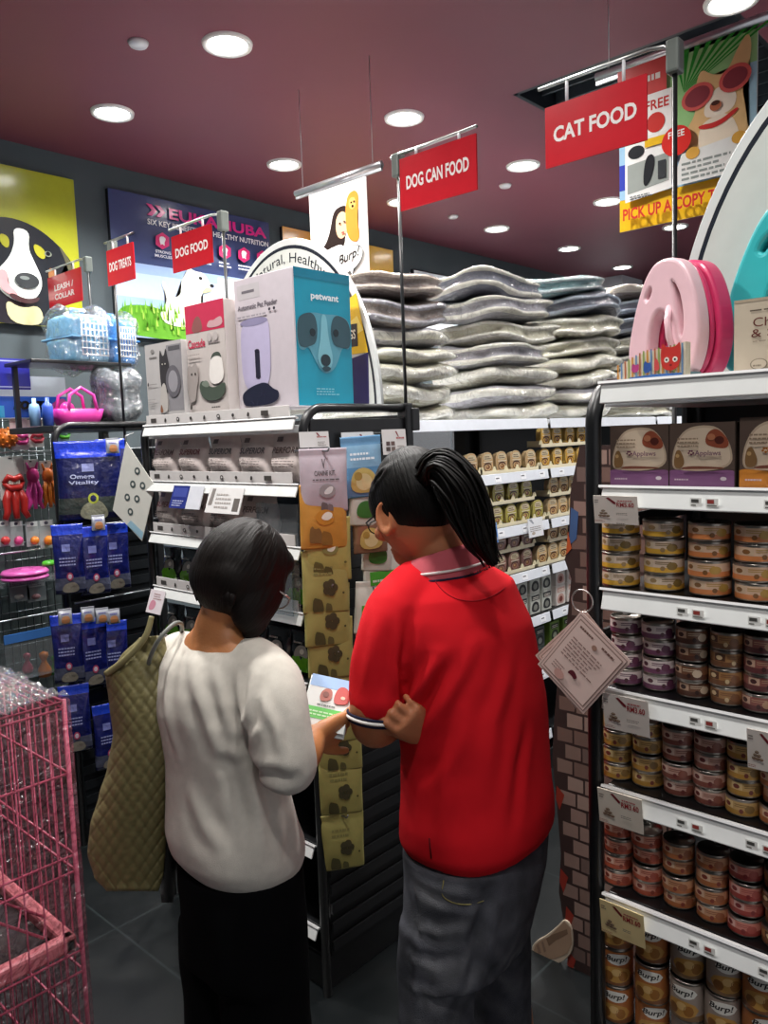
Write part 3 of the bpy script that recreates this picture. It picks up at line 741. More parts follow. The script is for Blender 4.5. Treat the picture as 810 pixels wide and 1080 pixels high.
# -- promotional cards clipped to the rails
def promo_card(pts_uv, x, label, price='RM3.60', tint='#e6dcd2', art='cans', w=.078, h=.062, seed=1):
    """card centred on a pixel of the plane x, rolled slightly"""
    c_ = onx(pts_uv[0], pts_uv[1], x)
    t = MB(); X = None
    t.b2((0, -w / 2, -h / 2), (.0015, w / 2, h / 2), tint)
    A = Art((-.0004, w / 2, -h / 2), -AY, UP, w, h, t, .0003)
    A.poly([(.3, .93), (.48, .72), (.52, .72), (.52, .78), (.36, .95)], '#7a1c28'); A.text(price, .54, .62, .93, .78, '#a02a30'); A.lines(.56, .82, .92, .9, 1, '#b8585a', seed); A.lines(.04, .76, .16, .9, 2, '#6a6460', seed + 1)
    for i, (a, b) in enumerate(((.16, .3), (.25, .3), (.34, .3), (.205, .4), (.295, .4), (.25, .49))):
        A.ell(a, b, .05, .04, '#6a4a34', 10); A.ell(a, b + .015, .045, .02, '#a8937c', 10)
    A.lines(.55, .36, .82, .46, 2, '#8d857c', seed + 2); A.lines(.05, .1, .3, .18, 2, '#a86a5c', seed + 3); A.lines(.55, .05, .8, .1, 1, '#4a4440', seed + 4)
    o = t.build('price_card', 'paper'); o.location = c_; o.rotation_euler = (0, -.12, 0); tag(o, label, 'price card', 'promotional price cards on the right rack'); return o
promo_card((649, 538), 1.175, 'white price card reading RM5.60 hung in front of the yellow cans', w=.075, h=.046, price='RM5.60')
promo_card((660, 754), 1.175, 'white price card reading RM3.60 below the purple cans', seed=5)
promo_card((654, 855), 1.175, 'white price card reading RM3.60 below the gold cans', seed=9, tint='#e2d8c8')
promo_card((656, 974), 1.175, 'yellowish price card, lowest of those on the right rack', seed=13, tint='#e8d29a')
promo_card((811, 794), 1.175, 'price card cut by the right edge of the photo', seed=17, w=.06)

# -- certificate pair hanging from a ring on the post
t = thing('hanging_certificate', 'pink certificate cards hanging cornerwise from a ring on the rack post', 'certificate', onx(614, 634, 1.165))
cpt = t.location.copy()
m = MB(); m.tube([(0.0, .019 * math.cos(a), .019 * math.sin(a)) for a in [2 * PI * i / 24 for i in range(24)]], .0013, '#cfc9c4', 8, True); m.build('ring', 'metal', t)
def diamond(name, xo, tint, rot):
    w, h = .112, .135; s_ = MB(); X = Matrix.Translation((xo, .0, -.016)) @ Matrix.Rotation(rot, 4, 'X')
    s_.b2((0, -w, -h), (.0012, 0, 0), tint, X=X)
    A = Art((-.0004, 0, -h), -AY, UP, w, h, MB(), .0003); q = A
    for a, b, col in ((.03, .97, '#8c6f68'), (.04, .96, tint), (.07, .93, '#9a7c72'), (.085, .915, '#dfc4bb')): q.rect(a, a, b, b, col)
    q.lines(.14, .84, .42, .88, 1, '#7a5a52', 3, .7); q.lines(.58, .84, .88, .88, 1, '#7a5a52', 5, .7); q.ell(.5, .78, .045, .035, '#a07c6c'); q.lines(.16, .4, .84, .72, 7, '#8a6c66', 4, .3); q.lines(.16, .18, .4, .3, 3, '#8a6c66', 6, .3)
    q.blob([(.42, .26), (.46, .36), (.6, .32), (.58, .26), (.5, .28)], '#5a1c28'); q.ell(.35, .16, .09, .06, '#c89a90')
    s_.v += [X @ p for p in []]; s_.add(q.mb.v, q.mb.f, list(q.mb.c), False, X)
    s_.build(name, 'print', t)
diamond('rear_card', .008, '#cfb2a8', .80); diamond('front_card', -.004, '#dcbfb6', .68)

# ================================================================== brick standee behind the rack
t = thing('brick_standee', 'die-cut cardboard standee printed with a brick wall and a sandalled foot', 'standee', (2.0, 0, 0))
yv = lambda u, v: (onx(u, v, 2.0).y, onx(u, v, 2.0).z)
out = [yv(*p) for p in ((612, 470), (602, 520), (600, 575), (596, 590), (603, 610), (598, 660), (590, 700), (585, 760), (583, 800), (588, 850), (592, 900), (590, 940), (596, 980), (598, 1010), (606, 1050))]
out = [(y, max(z, .02)) for y, z in out] + [(out[-1][0] - .0, .0), (.80, .0), (.80, out[0][1])]
vs, fs = plate([out], .006)
m = MB(); X = Matrix(((0, 0, 1, 0), (1, 0, 0, 0), (0, 1, 0, 0), (0, 0, 0, 1)))
m.add([(p.z, p.x, p.y) for p in vs], [f[::-1] for f in fs], '#3a2a28')
rnd = random.Random(5)
def edge_y(z):
    best = None
    for a, b in zip(out[:14], out[1:15]):
        if b[1] <= z <= a[1]: q = (z - b[1]) / max(1e-6, a[1] - b[1]); return b[0] + (a[0] - b[0]) * q
    return out[14][0]
zz = .03; row = 0
while zz < out[0][1] - .05:
    e = edge_y(zz) - .014; y = e - (row % 2) * .03
    first = True
    while y > .82:
        w = .085 if not first else .05
        A_ = [(-.0036, y, zz), (-.0036, max(y - w, .81), zz + .002), (-.0036, max(y - w, .81), zz + .04), (-.0036, y, zz + .042)]
        m.add(A_, [(0, 1, 2, 3)], rnd.choice(['#7d655c', '#8a7067', '#715850', '#927a70', '#6a5650'])); y -= w + .006; first = False
    zz += .048; row += 1
def patch(pts, col, k=.0044):
    bm = bmesh.new(); vv = [bm.verts.new((-k, *yv(*p))) for p in pts]; f = bm.faces.new(vv); bmesh.ops.triangulate(bm, faces=[f], ngon_method='EAR_CLIP'); m._bm(bm, col, None, False)
for u, v in ((588, 838), (592, 925), (598, 965), (600, 1012)): patch([(u, v - 10), (u + 8, v), (u + 3, v + 16), (u - 1, v + 4)], '#8f3024')
patch([(603, 535), (601, 575), (609, 568), (611, 540)], '#3f5a86', .005); patch([(600, 560), (598, 585), (604, 578)], '#b4542c', .006)
m.build('printed_board', 'print', t)
# the foot stands out at the bottom left of the board
m = MB(); f0 = onx(583, 1010, 2.0)
vs, fs = plate([chaikin([yv(*p) for p in ((562, 1002), (566, 992), (578, 986), (590, 976), (597, 968), (604, 975), (606, 1000), (596, 1012), (580, 1017), (566, 1014))], 2)], .008, .002)
m.add([(p.z - .006, p.x, p.y) for p in vs], [f[::-1] for f in fs], '#cdbca6')
patch([(564, 1003), (567, 994), (574, 989), (581, 986), (589, 978), (597, 970), (604, 977), (605, 994), (600, 1004), (588, 1009), (574, 1011)], '#a98c74', .0112)
patch([(578, 988), (584, 984), (600, 978), (601, 983), (588, 990), (581, 996)], '#7d6450', .0118); patch([(568, 996), (570, 993), (573, 1003), (570, 1004)], '#8d7260', .0118); patch([(573, 992), (575, 990), (578, 1001), (576, 1003)], '#8d7260', .0118)
m.build('printed_foot', 'print', t)

# ================================================================== middle gondola products
def mk_tub(face, foil, word):
    t = thing('food_tray', '', 'tray')
    w, h, d = .089, .092, .03
    o_ = chaikin([(-w / 2, 0), (w / 2, 0), (w / 2 * .97, h), (-w / 2 * .97, h)], 3)
    R = []
    for k, (sc, y) in enumerate(((.86, d), (.93, d * .4), (.95, .004), (1.0, .003), (1.0, 0))):
        R.append([Vector((p[0] * sc, y, h / 2 + (p[1] - h / 2) * sc)) for p in o_])
    MB().rings(R[::-1], foil, smooth=False).build('tub', 'plastic', t)
    m = MB(); A = Art((-w / 2, -.0004, 0), AX, UP, w, h, m, .0004)
    A.blob([(.03, .03), (.97, .03), (.95, .97), (.05, .97)], face, 3)
    A.blob([(.12, .62), (.88, .62), (.8, .92), (.2, .92)], '#d9c9a4', 2); A.lines(.26, .68, .8, .86, 2, '#6a4a34', 4)
    A.blob([(.2, .12), (.8, .12), (.84, .52), (.16, .52)], '#5a3c2a', 2); A.blob([(.26, .16), (.74, .16), (.78, .44), (.22, .44)], face, 2)
    A.ell(.5, .32, .17, .11, '#8a5a36', 12); A.ell(.45, .34, .08, .05, '#c99a64', 10); A.rect(.14, .54, .86, .58, '#efe4c8')
    m.build('foil_lid', 'gloss', t); return t
TUB = {'tan': Stock(lambda: mk_tub('#d3ad78', '#d9be92', 'Cat')), 'yellow': Stock(lambda: mk_tub('#e3b04a', '#d9b86c', 'Cat')),
       'green': Stock(lambda: mk_tub('#bdb04a', '#c4ba6c', 'Cat')), 'mauve': Stock(lambda: mk_tub('#9c6c60', '#b08c80', 'Cat')), 'sand': Stock(lambda: mk_tub('#dcb478', '#dcc49a', 'Cat'))}
FY = 1.945
def xs(u): return ony(u, 500, FY).x
def display_tray(u0, u1, z, n, label):
    a, b = xs(u0) - .05, xs(u1) + .05; t = MB()
    t.b2((a, FY - .006, z), (b, FY + .07, z + .003), '#e6dec0'); t.b2((a, FY - .006, z), (b, FY - .004, z + .016), '#f2e8c8')
    k = max(2, int(round((b - a) / .095)))
    for i in range(k + 1):
        x = a + (b - a) * i / k; t.add([(x - .018, FY - .005, z + .014), (x + .018, FY - .005, z + .014), (x + .006, FY - .005, z + .034), (x - .006, FY - .005, z + .034)], [(0, 1, 2, 3)], '#efe4bd')
    t.b2((a, FY - .006, z), (a + .002, FY + .07, z + .03), '#d8cfae'); t.b2((b - .002, FY - .006, z), (b, FY + .07, z + .03), '#d8cfae')
    o = t.build('display_tray', 'paper'); return tag(o, label, 'cardboard tray', 'cardboard display trays on the middle gondola')
ROWS = [(1, 'upper', 1.435, [(576.8, 'yellow'), (588.5, 'yellow'), (602, 'yellow'), (614, 'yellow')], [(576, 614)]),
        (1, 'lower', 1.435, [(483.9, 'tan'), (498, 'tan'), (515, 'tan'), (530, 'tan'), (545, 'tan'), (560.8, 'tan'), (575.4, 'yellow'), (589, 'yellow'), (602, 'yellow'), (614, 'yellow')], [(484, 498), (515, 561), (575.4, 614)]),
        (2, 'upper', 1.20, [(491, 'tan'), (509.7, 'green'), (526, 'green'), (541.5, 'green'), (555.9, 'green'), (584.4, 'sand'), (595, 'sand'), (605, 'sand')], [(491, 491), (510, 556), (584, 605)]),
        (2, 'lower', 1.20, [(493, 'tan'), (508, 'green'), (524, 'green'), (539, 'green'), (553.7, 'green'), (567.5, 'green'), (583, 'sand'), (594, 'sand'), (605, 'sand')], [(493, 567), (583, 605)]),
        (3, 'upper', .985, [(512, 'mauve'), (527, 'mauve'), (541.5, 'mauve'), (555.5, 'mauve'), (583, 'tan'), (594, 'tan')], [(512, 555), (583, 594)]),
        (3, 'lower', .985, [(512, 'mauve'), (527, 'mauve'), (541.5, 'mauve'), (555, 'mauve'), (571, 'sand'), (583, 'sand'), (594, 'sand')], [(512, 555), (571, 594)])]
for shelf, tier, z, items, runs in ROWS:
    zz = z + .001 + (.101 if tier == 'upper' else 0)
    for i, (a, b) in enumerate(runs):
        display_tray(a, b, zz, 0, 'cream scalloped card tray, %s tier, %s shelf, %s from left' % (tier, ORD[shelf - 1], ORD[i]))
    xprev = -9
    for i, (u, kind) in enumerate(items):
        x = max(xs(u), xprev + .0905); xprev = x
        TUB[kind].put((x, FY + .004, zz + .0035), 0, '%s cat food tray, %s from the left, %s tier, %s shelf' % (kind, ORD[i], tier, ORD[shelf - 1]), 'small cat food trays on the middle gondola')
def mk_pack(c1, c2, img):
    t = thing('food_pack', '', 'food pack'); w, h = .085, .098
    m = MB(); m.b2((-w / 2, 0, 0), (w / 2, .05, h), c1, .003); A = Art((-w / 2, -.0004, 0), AX, UP, w, h, m, .0004)
    A.rect(.03, .03, .97, .97, c1); A.blob([(.1, .1), (.9, .1), (.85, .5), (.5, .62), (.15, .5)], c2, 2); A.ell(.5, .32, .2, .15, img, 12)
    A.rect(.1, .66, .9, .9, c2); A.lines(.2, .7, .85, .86, 2, '#efe8dc', 3); m.build('carton', 'print', t)
    return t
PK = {'dark': Stock(lambda: mk_pack('#cfd2c8', '#26282a', '#8d8f86')), 'white': Stock(lambda: mk_pack('#e6dfd8', '#cfa79a', '#7a3e34')), 'green': Stock(lambda: mk_pack('#6f8f3c', '#2b3a22', '#b9bfa4')), 'grey': Stock(lambda: mk_pack('#4d5450', '#26292a', '#a3a79f'))}
for tier in (0, 1):
    xprev = -9
    for i, (u, k) in enumerate(((533, 'dark'), (549, 'dark'), (562.7, 'dark'), (575, 'dark'), (590, 'white'), (602, 'white'))):
        x = max(xs(u), xprev + .088); xprev = x
        PK[k].put((x, FY + .002, .766 + tier * .0985), 0, '%s food pack, %s from left, %s tier, fourth gondola shelf' % (k if k == 'white' else 'black and white', ORD[i], ('lower', 'upper')[tier]), 'packs on the fourth shelf')
xprev = -9
for tier in (0, 1):
    xprev = -9
    for i, (u, k) in enumerate(((552, 'grey'), (567, 'grey'), (583, 'green'), (597, 'green'))):
        x = max(xs(u), xprev + .088); xprev = x
        PK[k].put((x, FY + .002, .501 + tier * .0985), 0, '%s food pack, %s from left, %s tier, fifth gondola shelf' % (k, ORD[i], ('lower', 'upper')[tier]), 'packs on the fifth shelf')
# blue and white cards on the third rail
def rail_card(u, v, yp, w, h, tint, label, paint=None, rz=0.):
    m = MB(); m.b2((-w / 2, 0, -h / 2), (w / 2, .0015, h / 2), tint); A = Art((-w / 2, -.0004, -h / 2), AX, UP, w, h, m, .0003)
    if paint: paint(A)
    o = m.build('shelf_card', 'gloss'); o.location = ony(u, v, yp); o.rotation_euler = (-.1, .0, rz); return tag(o, label, 'price card')
def pb(A): A.rect(0, 0, 1, 1, '#4a7fc4'); A.rect(.0, .8, 1, 1, '#6a9ad8'); A.lines(.1, .5, .6, .72, 2, '#e8eef6', 3); A.blob([(.5, .05), (.95, .05), (.9, .4), (.6, .4)], '#e6ddd0')
def pw(A): A.rect(0, 0, 1, 1, '#e6e8ec'); A.poly([(.05, .95), (.25, .95), (.4, .7), (.3, .7)], '#9aa0a8'); A.lines(.1, .3, .9, .6, 3, '#9a948f', 3); A.ell(.3, .2, .12, .08, '#b7ab9c')
rail_card(517, 563, 1.895, .105, .085, '#4a7fc4', 'small blue shelf card behind the ponytail', pb)
rail_card(565, 556, 1.895, .12, .085, '#e6e8ec', 'white shelf card on the third rail of the middle gondola', pw)
# clear sign holder by the end of the gondola
t = MB(); p0 = ony(431, 455, 1.88); p1 = ony(477, 455, 1.88)
t.b2((p0.x, 1.878, 1.39), (p1.x, 1.882, 1.625), '#ffffff', .001)
t.b2((p0.x, 1.872, 1.39), (p0.x + .006, 1.888, 1.625), '#ffffff'); t.b2((p1.x - .006, 1.872, 1.39), (p1.x, 1.888, 1.625), '#ffffff')
tag(t.build('clear_sign', 'acrylic'), 'clear acrylic panel at the left end of the tray shelves', 'acrylic panel')

# ================================================================== folded pet beds wrapped in film
def bed_mesh(w, d, h, c_main, c_edge, seed, layers=2, bulge=1., infl=0.):
    rnd = random.Random(seed); ph = [rnd.random() * 6.28 for _ in range(8)]
    r2_ = random.Random(seed // 20); ps = [r2_.random() * 6.28 for _ in range(3)]
    m = MB(); n = 64; K = 22; R = []; cols = []
    cm, ce = lin(c_main), lin(c_edge)
    for i in range(K + 1):
        t = -1 + 2 * i / K; zt = math.copysign(abs(t) ** .8, t)
        # profile: layered, rounded edges
        e = (1 - abs(t) ** 3.5) ** (1 / 2.2) if abs(t) < 1 else 0
        groove = 1 - .09 * (0.5 + .5 * math.cos(layers * PI * (t + 1))) * (1 if abs(t) < .93 else 0)
        ring = []
        for j in range(n):
            a = 2 * PI * j / n; ca, sa = math.cos(a), math.sin(a)
            q = (abs(ca) ** 4.5 + abs(sa) ** 4.5) ** (-1 / 4.5)
            rr = q * groove * (.70 + .30 * e) * (1 + .035 * math.sin(3 * a + ph[0] + t * 2) + .025 * math.sin(7 * a + ph[1] - t * 3) + .012 * math.sin(15 * a + ph[6] + 4 * t))
            x = ca * rr * w / 2; y = sa * rr * d / 2
            edge = max(abs(ca), abs(sa)) * rr
            z = zt * h / 2 * (1 - .10 * max(0, rr - .75)) + (.007 * math.sin(11 * x + ps[0] + y * 5) + .004 * math.sin(13 * y + ps[1] + x * 8)) + .02 * h * math.sin(5 * a + ph[4])
            z -= .012 * (abs(ca) ** 6 * math.sin(ps[2]) + abs(sa) ** 6 * math.cos(ps[2] + 1)) + h * .10 * math.sin(2 * a + ph[2])
            nn = infl
            ring.append(Vector((x * (1 + nn), y * (1 + nn), z * (1 + nn * 1.2))))
        R.append(ring)
    for ring in (R[0], R[-1]): pass
    vs = [p for r in R for p in r]; fs = []; cl = []
    for i in range(K):
        t = -1 + 2 * (i + .5) / K
        for j in range(n):
            k = (j + 1) % n; fs.append((i * n + j, i * n + k, (i + 1) * n + k, (i + 1) * n + j))
            g = .5 + .5 * math.cos(layers * PI * (t + 1)); cl.append(tuple(cm[q] * (1 - .0) for q in range(3)) if g > .35 or abs(t) > .9 else ce)
    # caps as inner grids
    for base, sgn in ((0, -1), (K, 1)):
        o0 = base * n; c_ = sum((R[base][j] for j in range(n)), Vector()) / n
        prev = list(range(o0, o0 + n))
        for s_ in (.75, .5, .25):
            nw = []
            for j in range(n):
                p = R[base][j].lerp(c_, 1 - s_); p.z += sgn * h * .05 * math.sin(p.x * 30 + ph[5]) * math.sin(p.y * 26 + ph[7]); vs.append(p); nw.append(len(vs) - 1)
            for j in range(n):
                k = (j + 1) % n; f = (prev[j], prev[k], nw[k], nw[j]); fs.append(f if sgn > 0 else f[::-1]); cl.append(cm)
            prev = nw
        fs.append(tuple(prev) if sgn > 0 else tuple(prev[::-1])); cl.append(cm)
    m.v = vs; m.f = fs; m.c = cl; m.sm = [True] * len(fs); return m
def bed(x, y, z, w, d, h, cm, ce, seed, label, group, rz=0., layers=2):
    t = thing('folded_pet_bed', label, 'pet bed', (x, y, z + h / 2), rz, group)
    bed_mesh(w, d, h, cm, ce, seed, layers).build('cushion', 'fleece', t)
    bed_mesh(w, d, h, cm, ce, seed, layers, infl=.018).build('plastic_bag', 'bagwrap', t)
    return t
CR, GR, TA, DG, TE, WH = '#b9b6a2', '#949299', '#84776f', '#6c6f7c', '#72979c', '#cfcdc2'
def stack(name, x, y, w, d, layers, seed):
    z = 1.667; n = len(layers); rnd = random.Random(seed)
    for i, (h, cm, ce, cn, dw) in enumerate(layers):
        pos = 'bottom' if i == 0 else ('topmost' if i == n - 1 else '%s from the bottom' % ORD[i])
        bed(x + dw + rnd.uniform(-.022, .022), y + rnd.uniform(-.02, .02), z + .002, w + rnd.uniform(-.03, .03), d, h * .96, cm, ce, seed * 20 + i,
            '%s folded pet bed, %s of the %s stack' % (cn, pos, name), 'folded pet beds stacked on the middle gondola', rnd.uniform(-.13, .13), 1 if h < .09 else 2)
        z += h
stack('left', 2.40, 2.19, .47, .46, [(.07, CR, WH, 'cream', .03), (.085, CR, WH, 'cream', 0), (.075, CR, WH, 'cream', 0), (.06, CR, WH, 'cream', -.02), (.075, GR, WH, 'grey', -.03), (.11, TA, GR, 'taupe and grey', -.02), (.09, TA, '#b5a89c', 'taupe', -.05)], 1)
stack('middle', 3.16, 2.19, .52, .46, [(.08, CR, WH, 'pale', .04), (.085, GR, WH, 'grey', 0), (.085, CR, WH, 'cream', .0), (.105, GR, WH, 'grey', -.02), (.10, CR, WH, 'cream', .03), (.10, GR, WH, 'grey', -.01), (.11, DG, WH, 'blue-grey', -.06)], 2)
stack('right', 3.82, 2.19, .50, .48, [(.08, CR, WH, 'cream', -.04), (.08, GR, WH, 'pale grey', -.04), (.08, CR, WH, 'cream', .03), (.08, CR, WH, 'cream', .0), (.10, CR, WH, 'cream', .05), (.11, CR, WH, 'cream', .02), (.10, DG, '#a9b4c4', 'slate blue', .02), (.09, TE, '#aab8bc', 'teal-grey', -.08)], 3)
stack('far right', 4.52, 2.19, .6, .48, [(.09, CR, WH, 'cream', 0), (.09, GR, WH, 'grey', 0), (.1, CR, WH, 'cream', 0), (.1, GR, WH, 'pale grey', 0), (.1, CR, WH, 'cream', 0), (.1, DG, '#a9b4c4', 'slate blue', .0), (.1, DG, '#a9b4c4', 'dark blue-grey', .0), (.08, TA, '#c4b8a8', 'beige', 0)], 4)

# ================================================================== left rack products
def bag_mesh(m, w, h, d, col, n=14, k=18, seed=0, topflat=.86):
    """standing filled pouch, front towards -Y, base at z = 0"""
    rnd = random.Random(seed); ph = [rnd.random() * 6 for _ in range(6)]
    R = []
    for i in range(k + 1):
        t = i / k; z = h * t
        th = d * (.55 + .9 * t if t < .5 else 1.0 - (t - .5) / (topflat - .5)) if t < topflat else 0.0
        th = max(th, .0025); th = d * min(1, .6 + 1.2 * t) if t < .35 else max(.0025, d * (1 - ((t - .35) / (topflat - .35)) ** 1.6)) if t < topflat else .0025
        ring = []
        for j in range(28):
            a = 2 * PI * j / 28; ca, sa = math.cos(a), math.sin(a)
            x = math.copysign(abs(ca) ** .35, ca) * w / 2 * (1 - .03 * math.sin(PI * t)); y = sa * abs(sa) ** .4 * th / 2
            y += .0035 * math.sin(9 * x / w * 2 + ph[0] + 7 * t) * (1 - t) + .0022 * math.sin(16 * t + ph[1] + x * 40)
            ring.append(Vector((x, y, z)))
        R.append(ring)
    m.rings(R, col); return m
def bag_th(t, d, topflat=.86): return d * min(1, .6 + 1.2 * t) if t < .35 else max(.0025, d * (1 - ((t - .35) / (topflat - .35)) ** 1.6)) if t < topflat else .0025
def mk_superior(word, wc):
    t = thing('treat_bag', '', 'pet food bag'); w, h, d = .158, .150, .06
    m = bag_mesh(MB(), w, h, d, '#ddd0cc', seed=len(word)); A = Art((-w / 2, -.0035, 0), AX, UP, w, h, m, .0003); A.bulge = lambda y: bag_th(y, d) / 2
    A.text(word, .14, .56, .88, .68, wc, .02); A.lines(.14, .3, .82, .5, 4, '#8f8480', 3, .35); A.lines(.1, .14, .6, .2, 2, '#8f8480', 5, .35); A.rect(.18, .78, .34, .87, '#7a7072')
    m.build('pouch', 'pouch', t); return t
SUP = [Stock(lambda: mk_superior('SUPERIOR', '#8c4a4c')), Stock(lambda: mk_superior('PERFORM', '#6f5a58')), Stock(lambda: mk_superior('SUPERIOR', '#5d5a60'))]
FX = LX + .036
for i, (y, k) in enumerate(((2.34, 1), (2.185, 0), (2.02, 2), (1.862, 2), (1.71, 1))):
    SUP[k].put((FX, y, LZ[1] + .004), -PI / 2, 'grey-pink food bag, %s from left, upper bag shelf of the left rack' % ORD[i], 'grey food bags on the left rack')
for i, (y, k) in enumerate(((2.34, 0), (2.185, 1), (2.02, 0), (1.862, 1))):
    SUP[k].put((FX, y, LZ[2] + .004), -PI / 2, 'grey food bag, %s from left, lower bag shelf of the left rack' % ORD[i], 'grey food bags on the left rack')
def mk_greenpack():
    t = thing('treat_bag', '', 'treat bag'); w, h, d = .105, .13, .035
    m = bag_mesh(MB(), w, h, d, '#26292c', seed=3); A = Art((-w / 2, -.0035, 0), AX, UP, w, h, m, .0003); A.bulge = lambda y: bag_th(y, d) / 2
    A.blob([(.08, .1), (.92, .1), (.92, .42), (.5, .5), (.08, .4)], '#67b028', 1); A.blob([(.2, .4), (.3, .68), (.7, .7), (.85, .42), (.5, .48)], '#8d8a84', 2); A.ell(.55, .56, .09, .06, '#d6d4c8', 10); A.lines(.15, .72, .7, .8, 1, '#d8d8d4', 2)
    m.build('pouch', 'foil', t); return t
GP = Stock(mk_greenpack)
for z, n, nm in ((LZ[3], 7, 'fourth'), (LZ[4], 7, 'fifth'), (LZ[5], 7, 'sixth')):
    for i in range(n):
        GP.put((FX + .01, 2.37 - i * .111, z + .002), -PI / 2, 'black and green treat bag, %s from left, %s shelf, left rack' % (ORD[i], nm), 'black and green treat bags')
# clear acrylic bin at the right of the third shelf
t = MB(); a, b = 1.66, 1.84
for lo, hi in (((LX - .0, a, LZ[2] + .002), (LX + .003, b, LZ[2] + .12)), ((LX, a, LZ[2] + .002), (LX + .16, a + .003, LZ[2] + .12)), ((LX, b - .003, LZ[2] + .002), (LX + .16, b, LZ[2] + .12)), ((LX, a, LZ[2] + .002), (LX + .16, b, LZ[2] + .005))): t.b2(lo, hi, '#ffffff')
tag(t.build('acrylic_bin', 'acrylic'), 'clear acrylic bin beside the woman\'s head on the left rack', 'bin')
m = MB(); pz_ = LZ[2] - .19; a, b = 1.66, 1.86
for lo, hi in (((LX - .03, a, pz_), (LX - .027, b, pz_ + .17)), ((LX - .03, a, pz_), (LX, a + .003, pz_ + .17)), ((LX - .03, b - .003, pz_), (LX, b, pz_ + .17)), ((LX - .03, a, pz_), (LX - .0, b, pz_ + .003))): m.b2(lo, hi, '#ffffff')
tag(m.build('acrylic_bin', 'acrylic'), 'clear acrylic holder hung on the rack edge, just right of the bob haircut', 'bin')
# cards hanging from the left rack rails
def hang_card(y, z, w, h, tint, label, paint, ry=.35):
    m = MB(); m.b2((0, -w / 2, -h), (.0014, w / 2, 0), tint); A = Art((-.0004, w / 2, -h), -AY, UP, w, h, m, .0003); paint(A)
    o = m.build('shelf_card', 'gloss'); o.location = (LX - .018, y, z); o.rotation_euler = (0, ry, 0); return tag(o, label, 'price card')
def pnav(A): A.rect(0, 0, .55, 1, '#27307a'); A.rect(.55, 0, 1, 1, '#d0d2da'); A.rect(.05, .5, .5, .9, '#3f4a96'); A.lines(.08, .1, .5, .4, 3, '#aab0d8', 2)
def pwh(A): A.rect(0, 0, 1, 1, '#e0dedd'); A.poly([(.78, .1), (.95, .1), (.95, .6), (.78, .6)], '#6a6460'); A.poly([(.05, .3), (.16, .3), (.2, .95), (.1, .95)], '#8a8480'); A.lines(.25, .2, .72, .85, 4, '#b0aaa6', 9)
def ppk(A): A.rect(0, 0, 1, 1, '#ddd3d8'); A.blob([(.1, .1), (.5, .15), (.6, .5), (.2, .6)], '#c98a9c'); A.lines(.3, .6, .9, .9, 3, '#a88', 4)
hang_card(2.15, LZ[1] - .01, .17, .075, '#dddddd', 'navy and white shelf card on the left rack', pnav)
hang_card(1.95, LZ[1] - .012, .17, .08, '#dddddd', 'white shelf card right of the navy one on the left rack', pwh)
hang_card(2.37, LZ[3] - .01, .09, .08, '#dddddd', 'pinkish shelf card at the far end of the left rack, upper of two', ppk)
hang_card(2.33, LZ[4] - .01, .08, .08, '#dddddd', 'pale shelf card at the far end of the left rack, lower of two', pwh)
# white tag with round icons hanging from the far post
t = thing('hanging_tag', 'white card with round icons hanging cornerwise from the far post of the left rack', 'card', onx(133, 466, 1.40))
m = MB(); X = Matrix.Rotation(.42, 4, 'Z') @ Matrix.Rotation(.50, 4, 'X'); w, h = .135, .27
X = Matrix.Rotation(.25, 4, 'Z')
P4 = [(0, 0), (-.12, -.15), (-.045, -.34), (.085, -.235)]
vs, fs = plate([P4], .002)
m.add([(p.z, p.x, p.y) for p in vs], [f[::-1] for f in fs], '#dcdcd4', X=X)
def tagdot(y, z, r, col, k):
    m.add([(-.0015 - k, y + r * math.cos(a), z + r * math.sin(a)) for a in [2 * PI * i / 14 for i in range(14)]], [tuple(range(14))], col, X=X)
for y, z in ((-.045, -.1), (-.02, -.145), (-.065, -.15), (-.035, -.195), (.01, -.19), (-.0, -.24)): tagdot(y, z, .013, '#4a5658', .0003); tagdot(y, z, .006, '#dcdcd4', .0006)
m.add([(-.002, p[0], p[1]) for p in ((-.046, -.335), (.02, -.285), (.0, -.27), (-.055, -.31))], [(0, 1, 2, 3)], '#9cc4d8', X=X)
m.build('card_face', 'print', t)
MB().tube([(0, 0, -.01), (.0, .003, .02), (.03, .0, .03)], .0018, '#c9c9c9', 6).build('hook', 'metal', t)

